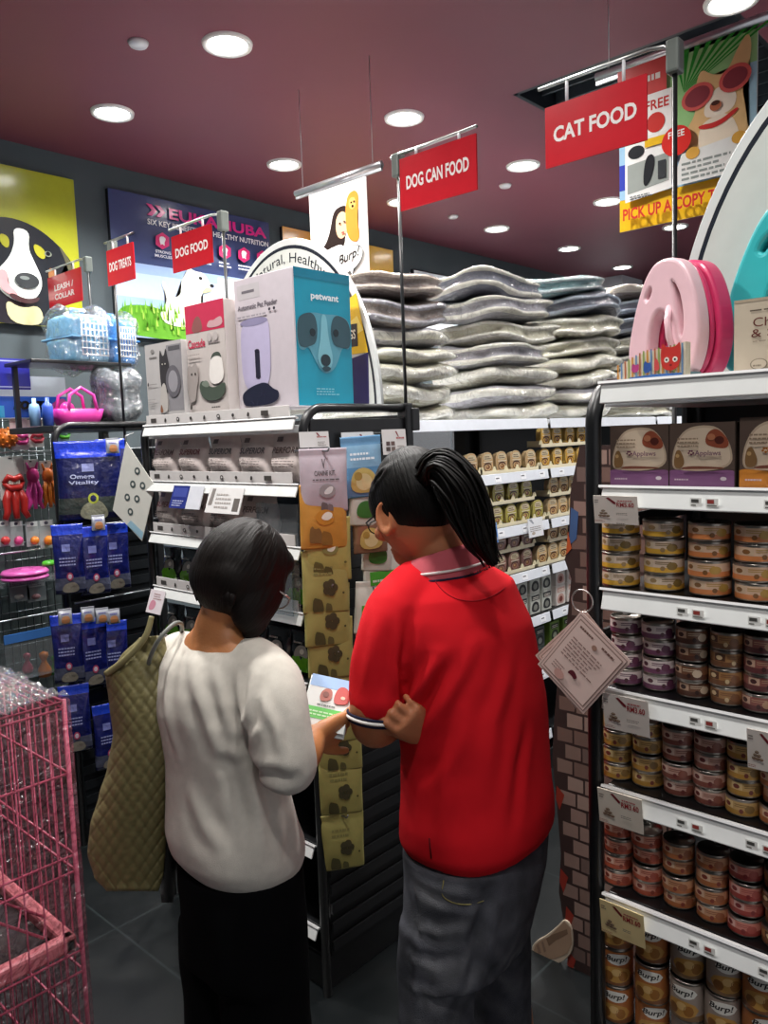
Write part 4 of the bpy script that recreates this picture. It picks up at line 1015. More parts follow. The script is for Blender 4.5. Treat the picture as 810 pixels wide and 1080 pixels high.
# ---- boxes and header board on top of the left rack
ZT2 = 1.711
def carton(name, label, x0, y0, w, d, h, z, ffn, sfn, base='#d9d4d3'):
    """-X face painted by ffn (w = along Y, d = along X), -Y face painted by sfn"""
    t = thing(name, label, 'box', (x0, y0, z)); m = MB(); m.b2((0, 0, 0), (d, w, h), base, .0015); m.build('carton', 'print', t)
    if ffn: m = MB(); A = Art((-.0006, w, 0), -AY, UP, w, h, m, .0004); ffn(A); m.build('front_print', 'gloss', t)
    if sfn: m = MB(); A = Art((0, -.0006, 0), AX, UP, d, h, m, .0004); sfn(A); m.build('side_print', 'gloss', t)
    return t
def f_feeder(A):
    A.rect(.005, .005, .995, .995, '#c2b9bf'); A.rect(.06, .84, .45, .95, '#b9b3b6'); A.rect(.14, .885, .36, .905, '#6f6a70'); A.text('Automatic Pet Feeder', .06, .76, .74, .8, '#6b646c')
    A.blob([(.1, .12), (.08, .55), (.13, .66), (.36, .69), (.56, .67), (.6, .6), (.58, .12)], '#b6aecb'); A.ell(.33, .66, .24, .03, '#8c86a4', 20); A.rect(.33, .24, .41, .44, '#2c2a38'); A.ell(.37, .24, .04, .012, '#2c2a38'); A.ell(.37, .44, .04, .012, '#2c2a38')
    A.blob([(.1, .03), (.07, .11), (.16, .15), (.3, .18), (.5, .2), (.62, .14), (.72, .12), (.7, .05), (.5, .02), (.2, .02)], '#27293a'); A.lines(.06, .7, .6, .73, 1, '#9a949a', 3)
    A.ell(.62, .73, .02, .012, '#3a3640', 8); A.ell(.7, .73, .02, .012, '#3a3640', 8)
def s_feeder(A):
    A.rect(0, 0, 1, 1, '#1499b6'); A.rect(0, .93, 1, 1, '#1182a0'); A.text('petwant', .28, .77, .78, .83, '#e6f4f8', .03)
    A.blob([(.02, .42), (.0, .6), (.1, .66), (.3, .69), (.5, .68), (.75, .69), (.95, .66), (1, .55), (.95, .42), (.82, .46), (.7, .3), (.55, .24), (.42, .25), (.3, .34), (.2, .44), (.12, .4)], '#5aa0b4')
    A.blob([(.02, .44), (.02, .62), (.12, .67), (.32, .69), (.38, .58), (.34, .46), (.24, .44), (.14, .42)], '#33545f'); A.blob([(.98, .44), (.98, .6), (.9, .67), (.68, .69), (.6, .58), (.64, .46), (.78, .44)], '#33545f')
    A.blob([(.44, .68), (.54, .68), (.56, .5), (.64, .36), (.58, .27), (.42, .27), (.34, .36), (.42, .5)], '#7fc0cf'); A.ell(.28, .54, .05, .028, '#12262d'); A.ell(.7, .55, .05, .028, '#12262d'); A.ell(.49, .34, .09, .045, '#1a3038'); A.blob([(.4, .28), (.5, .25), (.6, .28), (.5, .3)], '#23424c')
    A.lines(.3, .08, .75, .14, 3, '#7fc8d8', 4)
carton('feeder_box', 'tall white automatic pet feeder box with a turquoise dog side', 1.50, 1.70, .27, .22, .385, ZT2, f_feeder, s_feeder, '#d5cdd2')
def f_casc(A):
    A.rect(0, 0, 1, 1, '#c4bbb7'); A.rect(0, .74, 1, 1, '#c23a56'); A.blob([(.15, .74), (.2, .84), (.32, .9), (.42, .86), (.46, .74)], '#8d5a58'); A.blob([(.55, .76), (.6, .82), (.68, .83), (.75, .82), (.82, .84), (.95, .85), (.97, .76)], '#c9a0a4')
    A.text('Cascade', .05, .60, .5, .68, '#c23a56'); A.lines(.58, .62, .95, .66, 1, '#8a8080', 5); A.ell(.62, .68, .06, .04, '#b9b0ae'); A.ell(.78, .68, .06, .04, '#b9b0ae')
    A.blob([(.55, .24), (.62, .5), (.72, .53), (.85, .52), (.92, .48), (.96, .26)], '#e9e4df'); A.blob([(.62, .46), (.68, .53), (.86, .54), (.92, .47), (.84, .5), (.7, .5)], '#4e554e')
    A.blob([(.3, .26), (.34, .15), (.5, .1), (.8, .1), (.96, .16), (.99, .27), (.75, .22), (.6, .22), (.42, .3)], '#4e584e'); A.blob([(.34, .26), (.5, .22), (.6, .24), (.5, .3)], '#7a8478')
    A.blob([(.0, .1), (.0, .4), (.08, .46), (.14, .42), (.24, .48), (.3, .42), (.3, .3), (.24, .22), (.2, .1)], '#a39a96'); A.ell(.13, .36, .02, .012, '#3a3533'); A.ell(.23, .36, .02, .012, '#3a3533')
    A.lines(.06, .5, .4, .56, 2, '#a89f9a', 3); A.lines(.62, .03, .9, .06, 1, '#5a5350', 5); A.blob([(.05, .03), (.07, .08), (.1, .09), (.12, .03)], '#4a4542')
carton('fountain_box', 'pink and white Cascade pet fountain box beside the feeder box', 1.47, 1.985, .205, .2, .335, ZT2, f_casc, None, '#cfc6c2')
def f_dog(A):
    A.rect(0, 0, 1, 1, '#b9b5b4'); A.rect(.6, .05, 1, .95, '#8f8c90'); A.rect(.66, .87, .97, .93, '#5d5b5f'); A.lines(.12, .8, .4, .85, 1, '#7a7674', 5); A.ell(.22, .9, .05, .03, '#8a8684')
    A.blob([(.42, .3), (.4, .75), (.44, .93), (.5, .8), (.55, .82), (.6, .94), (.64, .78), (.68, .66), (.64, .6), (.62, .3)], '#3e3b3d'); A.ell(.76, .45, .2, .22, '#6a676d', 20); A.ell(.76, .45, .13, .15, '#9a979d', 20)
    A.blob([(.36, .03), (.38, .2), (.44, .42), (.55, .45), (.6, .2), (.58, .03)], '#bdb7b2'); A.blob([(.36, .03), (.4, .16), (.44, .1), (.46, .03)], '#8a5f48'); A.ell(.5, .7, .015, .012, '#c8c0b8', 8); A.ell(.58, .7, .015, .012, '#c8c0b8', 8)
    A.blob([(.05, .45), (.09, .48), (.1, .42), (.06, .41)], '#4a4846'); A.lines(.12, .43, .34, .46, 1, '#8a8684', 3); A.lines(.05, .15, .3, .25, 3, '#a5a19f', 6)
carton('dog_product_box', 'low grey and white box with a dog photo, leftmost on the rack top', 1.455, 2.20, .215, .2, .235, ZT2, f_dog, None, '#c6c2c1')

def arc_board(name, label, xp, yc, hw, z0, hgt, paint, th=.014):
    t = thing(name, label, 'header board', (xp, yc, z0)); N_ = 44
    half = lambda s_: [(hw * s_ * math.cos(PI * i / N_), hgt * (s_ ** 1.0) * math.sin(PI * i / N_)) for i in range(N_ + 1)]
    vs, fs = plate([half(1.0)], th, .002)
    m = MB(); m.add([(p.z, p.x, p.y) for p in vs], [f[::-1] for f in fs], '#d6dad8')
    A = Art((-th / 2 - .0006, hw, 0), -AY, UP, 2 * hw, hgt, m, .0005)
    sc = lambda s_: [(.5 - .5 * s_ * math.cos(PI * i / N_), s_ * math.sin(PI * i / N_)) for i in range(N_ + 1)]
    A.poly(sc(.965), '#2a2e36'); A.poly(sc(.945), '#ccd0ca'); A.k += 1; paint(A); m.build('board', 'gloss', t); return t
def arc_text(A, s, a0, a1, r0, r1, col):
    hw = A.w / 2; 
    A.text(s, 0, 0, 1, 1, col, .0, fn=lambda a, b: (.5 - .5 * (r0 + (r1 - r0) * b) * math.cos(a0 + (a1 - a0) * a), (r0 + (r1 - r0) * b) * math.sin(a0 + (a1 - a0) * a)))
def p_arcL(A):
    arc_text(A, 'Natural, Healthy', PI * .345, PI * .675, .850, .922, '#2a2e36')
    A.poly([(.70, .0), (.945, .0), (.95, .3), (.82, .27), (.7, .3)], '#232056'); A.poly([(.7, .3), (.95, .3), (.9, .62), (.7, .5)], '#e0b821'); A.poly([(.76, .33), (.93, .42), (.9, .5), (.76, .4)], '#efd86a')
    A.rect(.8, .34, .9, .46, '#22242a'); A.text('DOGS', .81, .38, .89, .43, '#e8e4d0')
arc_board('arched_header_board', 'arched white header board reading Natural, Healthy behind the feeder box', 1.80, 2.07, .415, 1.70, .58, p_arcL)
# left board stands on the rack top; the right one likewise
def p_arcR(A):
    A.poly([(.28, .0), (.9, .0), (.9, .3), (.5, .42), (.2, .36)], '#d8c234'); A.poly([(.18, .34), (.42, .44), (.42, .47), (.17, .37)], '#d8c62e')
    A.poly([(.42, .28), (.42, .80), (.86, .80), (.86, .28)], '#3b3186'); A.rect(.6, .6, .84, .66, '#cfc36a'); A.lines(.61, .61, .83, .65, 1, '#2b2560', 6); A.blob([(.45, .68), (.5, .72), (.6, .7), (.56, .66), (.48, .64)], '#6a62b0')
    A.blob([(.28, .2), (.27, .3), (.33, .35), (.42, .33), (.44, .22), (.38, .16)], '#3f3a38'); A.blob([(.43, .3), (.44, .42), (.49, .44), (.51, .36), (.5, .3)], '#7d5a48')
arc_board('arched_header_board', 'arched white header board with a purple panel on the right rack', 1.50, .20, .42, 1.70, .585, p_arcR)

# ---- right rack top: carrier, strip box, scratcher box, turquoise carrier
ZT3 = 1.691
def teardrop(cy, cz, pts, sc=1): return [(cy + p[0] * sc, cz + p[1] * sc) for p in pts]
def carrier(label, x, y, z, rz, c1, c2, name='pet_carrier'):
    t = thing(name, label, 'pet carrier', (x, y, z), rz)
    egg = chaikin([(-.085, .0), (.06, .0), (.096, .06), (.092, .14), (.06, .215), (.015, .235), (-.035, .225), (-.075, .15), (-.1, .06)], 3)
    hole = chaikin([(-.05, .02), (.025, .02), (.035, .09), (.015, .145), (-.02, .15), (-.045, .11)], 3)
    slot = chaikin([(.045, .07), (.068, .09), (.06, .16), (.035, .2), (.018, .195), (.03, .15)], 2)
    tri = chaikin([(-.06, .17), (-.035, .2), (-.02, .185), (-.04, .155)], 2)
    def pl(outs, th, bev, xo, col, nm, sc=1., dz=0.):
        o2 = [[(p[0] * sc, p[1] * sc + dz) for p in o] for o in outs]
        vs, fs = plate(o2, th, bev); m = MB(); m.add([(p.z + xo, -p.x, p.y) for p in vs], fs, col, False); o = m.build(nm, 'plastic', t); return o
    pl([egg, hole, slot, tri], .03, .007, .0, c1, 'front_shell'); pl([egg, hole], .012, .004, .026, c2, 'rim', .97, .004)
    pl([egg, hole], .04, .008, .056, c2, 'rear_shell', .985, .002)
    m = MB(); m.tube([(-.012, -.02, .145), (-.026, -.03, .12), (-.028, -.037, .085), (-.012, -.036, .05)], .0065, c1, 10, flat=.8); m.build('handle', 'plastic', t)
    m = MB(); m.box((-.01, -.082, .01), (.03, .014, .012), '#5c7a80', .003); m.build('latch', 'plastic', t)
    return t
cp = ond(718, 395, 1.42)
carrier('pink and white plastic carrier standing on end on the right rack', 1.33, .562, ZT3, -.40, '#e3bcc4', '#cf3566').scale = (.9, .80, .86)
o = carrier('turquoise plastic carrier behind the Chase & Scratch box', 1.39, .375, ZT3 + .001, -.2, '#37b0b4', '#2c9fa6')
o.scale = (1.1, 1.2, 1.2)
# striped toy strip box leaning in front of the pink carrier
t = thing('toy_box', 'striped cardboard toy box with a red cat face on the right rack', 'box', (1.235, .545, ZT3))
m = MB(); w = .112; P_ = chaikin([(-w / 2, 0), (w / 2, 0), (w / 2, .055), (.04, .058), (-.01, .048), (-w / 2, .028)], 1)
P_ = [(-w / 2, 0), (w / 2, 0), (w / 2, .056), (.03, .05), (-.01, .045), (-w / 2 + .008, .03)]
vs, fs = plate([P_], .02); m.add([(p.z, -p.x, p.y) for p in vs], fs, '#d9cdb6')
A = Art((-.0112, w / 2, 0), -AY, UP, w, .06, m, .0003)
top = lambda a: (.5 + .25 * min(1, a / .4) + .18 * a) if a < .9 else .93
for i in range(18):
    a = i / 18; A.k = 2; A.rect(a + .005, .1, a + .03, min(.9, top(a) - .02), ['#c98a3a', '#6a8ab0', '#b06a4a', '#8fa05a'][i % 4])
A.k = 4; A.poly([(.18, .02), (.2, .12), (.55, .16), (.95, .15), (.98, .03)], '#3a6ab0')
A.blob([(.22, .25), (.24, .5), (.3, .42), (.34, .5), (.34, .25)], '#b0407a', 1); A.blob([(.4, .2), (.42, .55), (.48, .45), (.52, .5), (.52, .22)], '#33549a', 1); A.blob([(.56, .25), (.58, .6), (.63, .5), (.65, .25)], '#c24a4a', 1)
A.blob([(.68, .3), (.66, .6), (.68, .98), (.74, .82), (.88, .82), (.94, .98), (.95, .6), (.92, .3), (.8, .2)], '#c4352e'); A.ell(.75, .5, .035, .07, '#f0e8dc'); A.ell(.87, .5, .035, .07, '#f0e8dc'); A.ell(.75, .5, .015, .03, '#2a1a18'); A.ell(.87, .5, .015, .03, '#2a1a18'); A.ell(.81, .36, .02, .03, '#7a1c1c')
m.build('carton', 'print', t)
def f_scr(A):
    A.rect(.0, .0, 1, 1, '#cbbda8'); A.rect(0, .96, 1, 1, '#b5a690'); A.lines(.1, .83, .55, .87, 1, '#6a5f54', 6); A.text('Chase', .12, .62, .36, .74, '#6a3a36', .0); A.text('& Scratch', .11, .48, .52, .59, '#6a3a36', .0)
    A.lines(.12, .42, .5, .45, 1, '#9a8d7c', 4); A.ell(.16, .12, .055, .075, '#8f8474', 20); A.ell(.16, .12, .047, .065, '#cbbda8', 20); A.lines(.125, .09, .2, .14, 1, '#8f8474', 2)
    A.blob([(.55, .1), (.6, .5), (.75, .6), (.9, .5), (.95, .1)], '#a8825c'); A.ell(.72, .3, .1, .1, '#7a5a40')
carton('scratcher_box', 'beige Chase & Scratch cat toy box at the right edge', 1.235, .195, .225, .1, .108, ZT3, f_scr, None, '#bfb19c')

# ================================================================== pouches on the end panel of the left rack
def mk_hang(w, h, c, paint, name='treat_pouch', cat='treat pouch', mt='pouch', bands=(), fat=.026):
    """hanging pouch, top at z = 0, front towards -Y"""
    t = thing(name, '', cat)
    rnd = random.Random(int(w * 1e4 + h * 1e3)); ph = rnd.random() * 6
    k = 34; th_ = lambda q: .0025 if q < .12 else .0025 + fat * math.sin(min(1, (q - .12) / .88) * PI * .80) ** .8
    R = []; cols = []; nn = 28
    for i in range(k + 1):
        q = i / k; z = -h * q; th = th_(q); cr = .0016 if fat < .03 else .004
        ring = []
        for j in range(nn):
            a = 2 * PI * j / nn; ca, sa = math.cos(a), math.sin(a); x = math.copysign(abs(ca) ** .4, ca) * w / 2 * (1 - (.05 if fat > .03 else .015) * math.sin(PI * q))
            ring.append(Vector((x, math.copysign(abs(sa) ** .7, sa) * th / 2 + cr * math.sin(9 * q + ph + x / w * 7) * (1 if q > .12 else .4) * abs(ca) ** 2 , z)))
        R.append(ring)
        if i: 
            y_ = 1 - (i - .5) / k; cc = c
            for z0_, z1_, c2 in bands:
                if z0_ <= y_ < z1_: cc = c2
            cols += [lin(cc)] * nn
    cols += [lin(c)] * 2; m = MB(); n0 = len(R[0]); vs = [p for r in R for p in r]; fs = []
    for i in range(k):
        for j in range(nn): j2 = (j + 1) % nn; fs.append((i * nn + j, (i + 1) * nn + j, (i + 1) * nn + j2, i * nn + j2))
    fs.append(tuple(range(nn))); fs.append(tuple(k * nn + j for j in range(nn))[::-1])
    m.add(vs, fs, cols, True); A = Art((-w / 2, -.0012, -h), AX, UP, w, h, m, .0003); A.bulge = lambda y: th_(1 - y) / 2 + .0008; paint(A); m.build('pouch', mt, t)
    return t
def dogsil(A, x, y, s, col): A.blob([(x - s, y - s), (x - s, y + .6 * s), (x - .6 * s, y + 1.2 * s), (x - .2 * s, y + .7 * s), (x + .5 * s, y + .9 * s), (x + .9 * s, y + .2 * s), (x + s, y - s), (x + .4 * s, y - .5 * s), (x - .3 * s, y - .4 * s)], col, 1)
def flower(A, x, y, r, col):
    for k in range(5): A.ell(x + r * .8 * math.cos(k * 1.257), y + r * .7 * math.sin(k * 1.257), r * .75, r * .6, col, 10)
def p_pu(A):
    A.text('V', .46, .7, .54, .84, '#5a5254'); A.text('CANINE KIT.', .3, .58, .74, .66, '#5a5254'); A.lines(.26, .51, .86, .555, 1, '#6a6264', 4); A.ell(.56, .34, .17, .11, '#a9a3a6'); A.blob([(.45, .3), (.6, .42), (.7, .4), (.62, .28)], '#f2f2f2'); dogsil(A, .5, .08, .08, '#7a7072'); dogsil(A, .62, .07, .06, '#8a8082')
def p_or(A): A.ell(.52, .5, .2, .12, '#c9872f'); A.blob([(.4, .48), (.55, .6), (.7, .55), (.6, .44)], '#efe6d8'); dogsil(A, .32, .22, .14, '#8a6a3e'); dogsil(A, .55, .16, .12, '#9a7236')
def p_ol(A): A.ell(.55, .52, .17, .1, '#8e8a50'); A.blob([(.45, .5), (.58, .6), (.68, .56), (.6, .46)], '#e9ead8'); dogsil(A, .3, .2, .12, '#6a6438'); dogsil(A, .5, .14, .1, '#5e5a34'); A.ell(.86, .3, .03, .02, '#6a6438', 8)
def p_ol2(A): A.lines(.24, .62, .8, .8, 2, '#8a8450', 6); flower(A, .58, .42, .11, '#4a4630'); dogsil(A, .32, .14, .12, '#5a5636'); dogsil(A, .55, .1, .07, '#6a6640'); A.ell(.86, .33, .025, .02, '#55512f', 8)
HG = {'purple': Stock(lambda: mk_hang(.125, .165, '#c9bcc6', p_pu)), 'orange': Stock(lambda: mk_hang(.125, .17, '#cf9440', p_or)),
      'olive': Stock(lambda: mk_hang(.125, .17, '#b5ac62', p_ol)), 'olive2': Stock(lambda: mk_hang(.125, .17, '#aaa360', p_ol2))}
# u, v of the bottom edge centre, kind
colA = [(343, 540, 'purple'), (343, 577, 'orange'), (347, 611, 'olive'), (345, 645, 'olive2'), (347, 680, 'olive2'), (350, 714, 'olive2'), (353, 748, 'olive2'), (356, 782, 'olive2'), (360, 812, 'olive2'), (361, 858, 'olive2'), (363, 916, 'olive2')]
yp = 1.50
for i, (u, v, k) in enumerate(colA):
    yy = yp + i * .0075; p = ony(u, v, yy)
    nm = {'purple': 'pale purple pouch with a round window', 'orange': 'orange dog treat pouch', 'olive': 'olive treat pouch with a white spot', 'olive2': 'olive-yellow treat pouch'}[k]
    HG[k].put((p.x, yy, p.z + .165), rot=(.10, 0, -.62 + .04 * math.sin(i * 2.1)), label='%s, %s from top, left hanging column' % (nm, ORD[i]), group='treat pouches hanging in the left column')
    # the hooks it hangs on
hk = MB()
for i, (u, v, k) in enumerate(colA):
    if i % 2 == 0:
        p = ony(u, v, yp + i * .0075); hk.tube([(p.x - LX, LY0 - LY0 - .01, p.z + .16), (p.x - LX, p.y - LY0 - .02, p.z + .158), (p.x - LX, p.y - LY0 - .025, p.z + .168)], .0025, '#9a9da0', 6)
hk.build('pouch_hook', 'metal', left)
def p_blue(A): A.lines(.2, .62, .85, .78, 2, '#e6eef4', 4); A.blob([(.15, .08), (.2, .42), (.5, .52), (.8, .4), (.85, .08)], '#c9b26a'); A.ell(.5, .26, .2, .14, '#e0cf9a'); A.ell(.36, .36, .1, .07, '#a88c48')
def p_wg(A): A.text('V', .42, .66, .58, .9, '#3a3a3a'); A.rect(.14, .3, .86, .43, '#4da834'); A.rect(.14, .43, .86, .56, '#4da834'); A.lines(.2, .36, .8, .46, 1, '#e2efd8', 8); A.lines(.2, .12, .8, .24, 2, '#9a968c', 6)
def p_wd(A): A.text('V', .44, .7, .56, .9, '#333333'); A.blob([(.2, .15), (.2, .4), (.5, .5), (.8, .42), (.8, .15)], '#3f7a34'); A.lines(.2, .56, .8, .66, 2, '#8a867c', 4)
HB = {'blue': Stock(lambda: mk_hang(.115, .17, '#6a9cc4', p_blue, mt='foil', bands=((0, .5, '#5b8fb8'), (.5, .84, '#86b2d0')))), 'wg': Stock(lambda: mk_hang(.12, .155, '#d8d6cc', p_wg)), 'wd': Stock(lambda: mk_hang(.09, .15, '#d4d2c8', p_wd)), 'br': Stock(lambda: mk_hang(.10, .15, '#8d6a54', p_blue, mt='foil'))}
colB = [(382, 519, 'blue'), (388, 556, 'wd'), (390, 585, 'br'), (401, 604, 'wd'), (404, 632, 'wg'), (398, 668, 'wg'), (397, 706, 'wg'), (398, 745, 'wg')]
for i, (u, v, k) in enumerate(colB):
    yy = 1.53 + i * .006; p = ony(u, v, yy)
    nm = {'blue': 'blue treat pouch with yellow pieces', 'wd': 'small white pouch with dark green print', 'br': 'brown foil treat pouch', 'wg': 'white pouch with a green band'}[k]
    HB[k].put((p.x, yy, p.z + .155), rot=(.08, .06 if i % 2 else -.04, -.55 + .08 * math.sin(i * 1.7)), label='%s, %s from top, right hanging column' % (nm, ORD[i]), group='treat pouches hanging in the right column')
colC = [(415, 520, 'br'), (425, 560, 'wd'), (428, 610, 'wg')]
# price cards on the end panel header
def card3(u, v, w, h, label, kind, seed):
    m = MB(); m.b2((-w / 2, 0, -h / 2), (w / 2, .0015, h / 2), '#dcdad8'); A = Art((-w / 2, -.0004, -h / 2), AX, UP, w, h, m, .0003)
    A.poly([(.55, .92), (.62, .92), (.7, .7), (.66, .7)], '#8a3a40'); A.lines(.58, .62, .95, .76, 1, '#a8484c', 8)
    if kind: A.rect(.14, .36, .3, .52, '#5a4a4a'); A.rect(.34, .36, .5, .52, '#6a5450'); A.rect(.12, .14, .3, .3, '#4f4440'); A.rect(.34, .14, .5, .3, '#70605a')
    A.lines(.6, .1, .9, .4, 3, '#9a9490', seed)
    o = m.build('price_card', 'paper'); o.location = ony(u, v, 1.575); o.rotation_euler = (-.1, 0, -.35); return tag(o, label, 'price card')
card3(331.5, 463.5, .085, .042, 'small white price label above the pale purple pouch', 0, 1)
card3(378, 470.5, .10, .08, 'white price card with photos above the blue pouch', 1, 2)
card3(416, 466, .08, .075, 'white price card nearest the pole, above the man\'s head', 1, 3)

# ================================================================== second rack with blue bags (further left)
BX, BX1, BY0, BY1 = 1.40, 1.84, 3.02, 3.43
t = thing('bag_rack', 'black rack at the left back carrying hanging blue treat bags', 'display rack', (BX, BY0, 0)); w_ = BX1 - BX; d_ = BY1 - BY0
arch_frame(0, w_, 0, 1.70).build('end_frame', 'black', t)
MB().b2((w_ - .03, d_ - .02, 0), (w_, d_ + .02, 1.70), '#1a1b1d', .004).build('end_frame', 'black', t)
m = MB(); m.b2((.02, .0, .08), (w_ - .02, .012, 1.6), '#15181b')
for i in range(24): m.b2((.02, -.008, .1 + i * .062), (w_ - .02, 0, .135 + i * .062), '#1a1d20')
m.build('slatted_end_panel', 'black', t)
MB().b2((.0, .0, 1.675), (w_, d_, 1.70), '#1c1e20', .003).build('top_shelf', 'black', t)
MB().b2((.0, .0, 0), (w_, d_, .08), '#151618').build('base', 'black', t)
for z in (1.60, 1.30, 1.0, .72): MB().tube([(0.02, -.03, z), (w_ - .02, -.03, z)], .004, '#aab0b6', 8).build('hanging_bar', 'metal', t)
m = MB()
for xx in (.02, w_ - .04): m.b2((xx, d_ - .04, 1.70), (xx + .02, d_ - .02, 1.965), '#1b1d20', .002)
m.b2((0, .15, 1.955), (w_, d_, 1.97), '#1b1d20', .003); m.build('upper_shelf', 'black', t)
def p_bb(A):
    A.rect(.38, .62, .56, .72, '#7a80b0'); A.text('Omega', .2, .52, .56, .59, '#a8aed4'); A.text('Vitality', .17, .45, .62, .51, '#a8aed4')
    A.blob([(.3, .02), (.34, .2), (.6, .28), (.75, .1), (.7, .0)], '#8f8f7a'); A.ell(.52, .28, .08, .07, '#b9c24a'); A.ell(.52, .28, .045, .042, '#1a2050')
def p_bp(A):
    A.rect(.3, .62, .56, .72, '#6a70aa'); A.lines(.2, .42, .75, .56, 3, '#8a90c4', 3); A.ell(.5, .26, .1, .06, '#b04a6a'); A.ell(.5, .26, .06, .035, '#d8c8d8'); A.blob([(.2, .02), (.3, .16), (.7, .18), (.8, .02)], '#8a8478')
BB = {'big': Stock(lambda: mk_hang(.25, .31, '#14194a', p_bb, 'dog_food_bag', 'dog treat bag', 'foil2', ((0, .08, '#101330'), (.08, .28, '#3a4240'), (.8, 1, '#1c3cc8')), .06)), 'small': Stock(lambda: mk_hang(.115, .27, '#151b58', p_bp, 'dog_food_bag', 'dog treat bag', 'foil2', ((0, .06, '#141838'), (.06, .24, '#4c5064'), (.84, 1, '#2242c4')), .05))}
bags = [(92, 465, 'big', 0), (116, 463, 'small', .04), (70, 553, 'small', 0), (97, 555, 'small', -.02), (119, 552, 'small', .02), (69, 648, 'small', 0), (96, 652, 'small', -.02), (118, 655, 'small', .02), (77, 722, 'small', 0), (112, 742, 'small', 0)]
ROWB = ['top row', 'top row', 'second row', 'second row', 'second row', 'third row', 'third row', 'third row', 'bottom row', 'bottom row']
NB = ['large', 'narrow right', 'left', 'middle', 'right', 'left', 'middle', 'right', 'left', 'right']
for i, (u, v, k, dy) in enumerate(bags):
    p = ony(u, v, 2.955 + dy); BB[k].put(p, rot=(.05, 0, -.35 + .12 * math.sin(i * 2.3)), label='%s dark blue dog treat bag in the %s of the left rack' % (NB[i], ROWB[i]), group='blue bags hanging on the left back rack')
# a few narrow packs between the rows
def p_sm(A): A.blob([(.2, .1), (.2, .5), (.5, .6), (.8, .5), (.8, .1)], '#b07a52'); A.lines(.2, .66, .8, .8, 1, '#3a3a8a', 3)
SM = Stock(lambda: mk_hang(.05, .06, '#8f929c', p_sm, 'small_treat_pack', 'treat pack', 'foil'))
for i, (u, v) in enumerate(((103, 543), (118, 462), (92, 640), (107, 641), (119, 642), (68, 642))):
    SM.put(ony(u, v, 2.90), rot=(.04, 0, -.3), label='small pale treat pack, number-free, hanging %s' % ['under the large blue bag', 'beside the large blue bag', 'at the left under the second row', 'in the middle under the second row', 'at the right under the second row', 'at the far left under the second row'][i], group='small packs between the blue bags')
for o in bpy.data.objects:
    if o.get('label', '').find(', number-free') > 0: o['label'] = o['label'].replace(', number-free', '')

# blue crates, wrapped goods and pink basket on that rack
def crate(label, x, y, z, w, d, h, col, rz=0., door='#dfe6ec', film=True):
    t = thing('pet_crate', label, 'pet carrier', (x, y, z), rz)
    def shell(s0, s1, za, zb):
        R = []
        for q in range(7):
            a = q / 6; sc = s0 + (s1 - s0) * a; zz = za + (zb - za) * a
            R.append([Vector((math.copysign(abs(math.cos(b)) ** .4, math.cos(b)) * w / 2 * sc, math.copysign(abs(math.sin(b)) ** .4, math.sin(b)) * d / 2 * sc, zz)) for b in [2 * PI * i / 40 for i in range(40)]])
        return R
    MB().rings(shell(.9, 1, 0, h * .5), col).build('lower_shell', 'plastic', t)
    R = shell(1, .93, h * .51, h * .85) + shell(.9, .7, h * .93, h); MB().rings(R, col).build('upper_shell', 'plastic', t)
    MB().box((0, 0, h * .505), (w * 1.03, d * 1.03, h * .05), col, .006).build('rim', 'plastic', t)
    m = MB()
    for i in range(7): m.tube([(-w * .3 + w * .1 * i, -d / 2 - .004, h * .12), (-w * .3 + w * .1 * i, -d / 2 - .004, h * .82)], .003, door, 6)
    for i in range(6): m.tube([(-w * .32, -d / 2 - .005, h * (.14 + .13 * i)), (w * .32, -d / 2 - .005, h * (.14 + .13 * i))], .003, door, 6)
    m.build('wire_door', 'metal', t)
    MB().tube([(-w * .15, 0, h), (-w * .12, 0, h + .03), (w * .12, 0, h + .03), (w * .15, 0, h)], .008, col, 10).build('handle', 'plastic', t)
    if film:
        m = bed_mesh(w * 1.13, d * 1.13, h * 1.3, '#ffffff', '#ffffff', 5); X = Matrix.Translation((0, 0, h * .52)); mm = MB(); mm.add(m.v, m.f, '#ffffff', True, X); mm.build('plastic_film', 'bagwrap', t)
    return t
def at(u, v, yp): return ony(u, v, yp)
p = at(98, 400, 3.3); crate('pale blue plastic pet crate in film at the left back', p.x - .05, 3.31, 1.971, .20, .24, .2, '#6fa8cc', .1)
p = at(134, 385, 3.15); crate('bright blue film-wrapped pet crate right of the pale blue one', 1.82, 3.3, 1.971, .13, .24, .19, '#2f86d4', .1)
def wrapped(label, x, y, z, w, d, h, col, c2, seed):
    t = thing('wrapped_bundle', label, 'wrapped bundle', (x, y, z + h / 2)); bed_mesh(w, d, h, col, c2, seed, 2).build('contents', 'fleece', t); bed_mesh(w, d, h, col, c2, seed, 2, infl=.03).build('plastic_bag', 'bagwrap', t)
wrapped('dark grey bundle in shiny film under the blue crates', 1.745, 3.15, 1.709, .17, .2, .215, '#5c6268', '#71777d', 61)
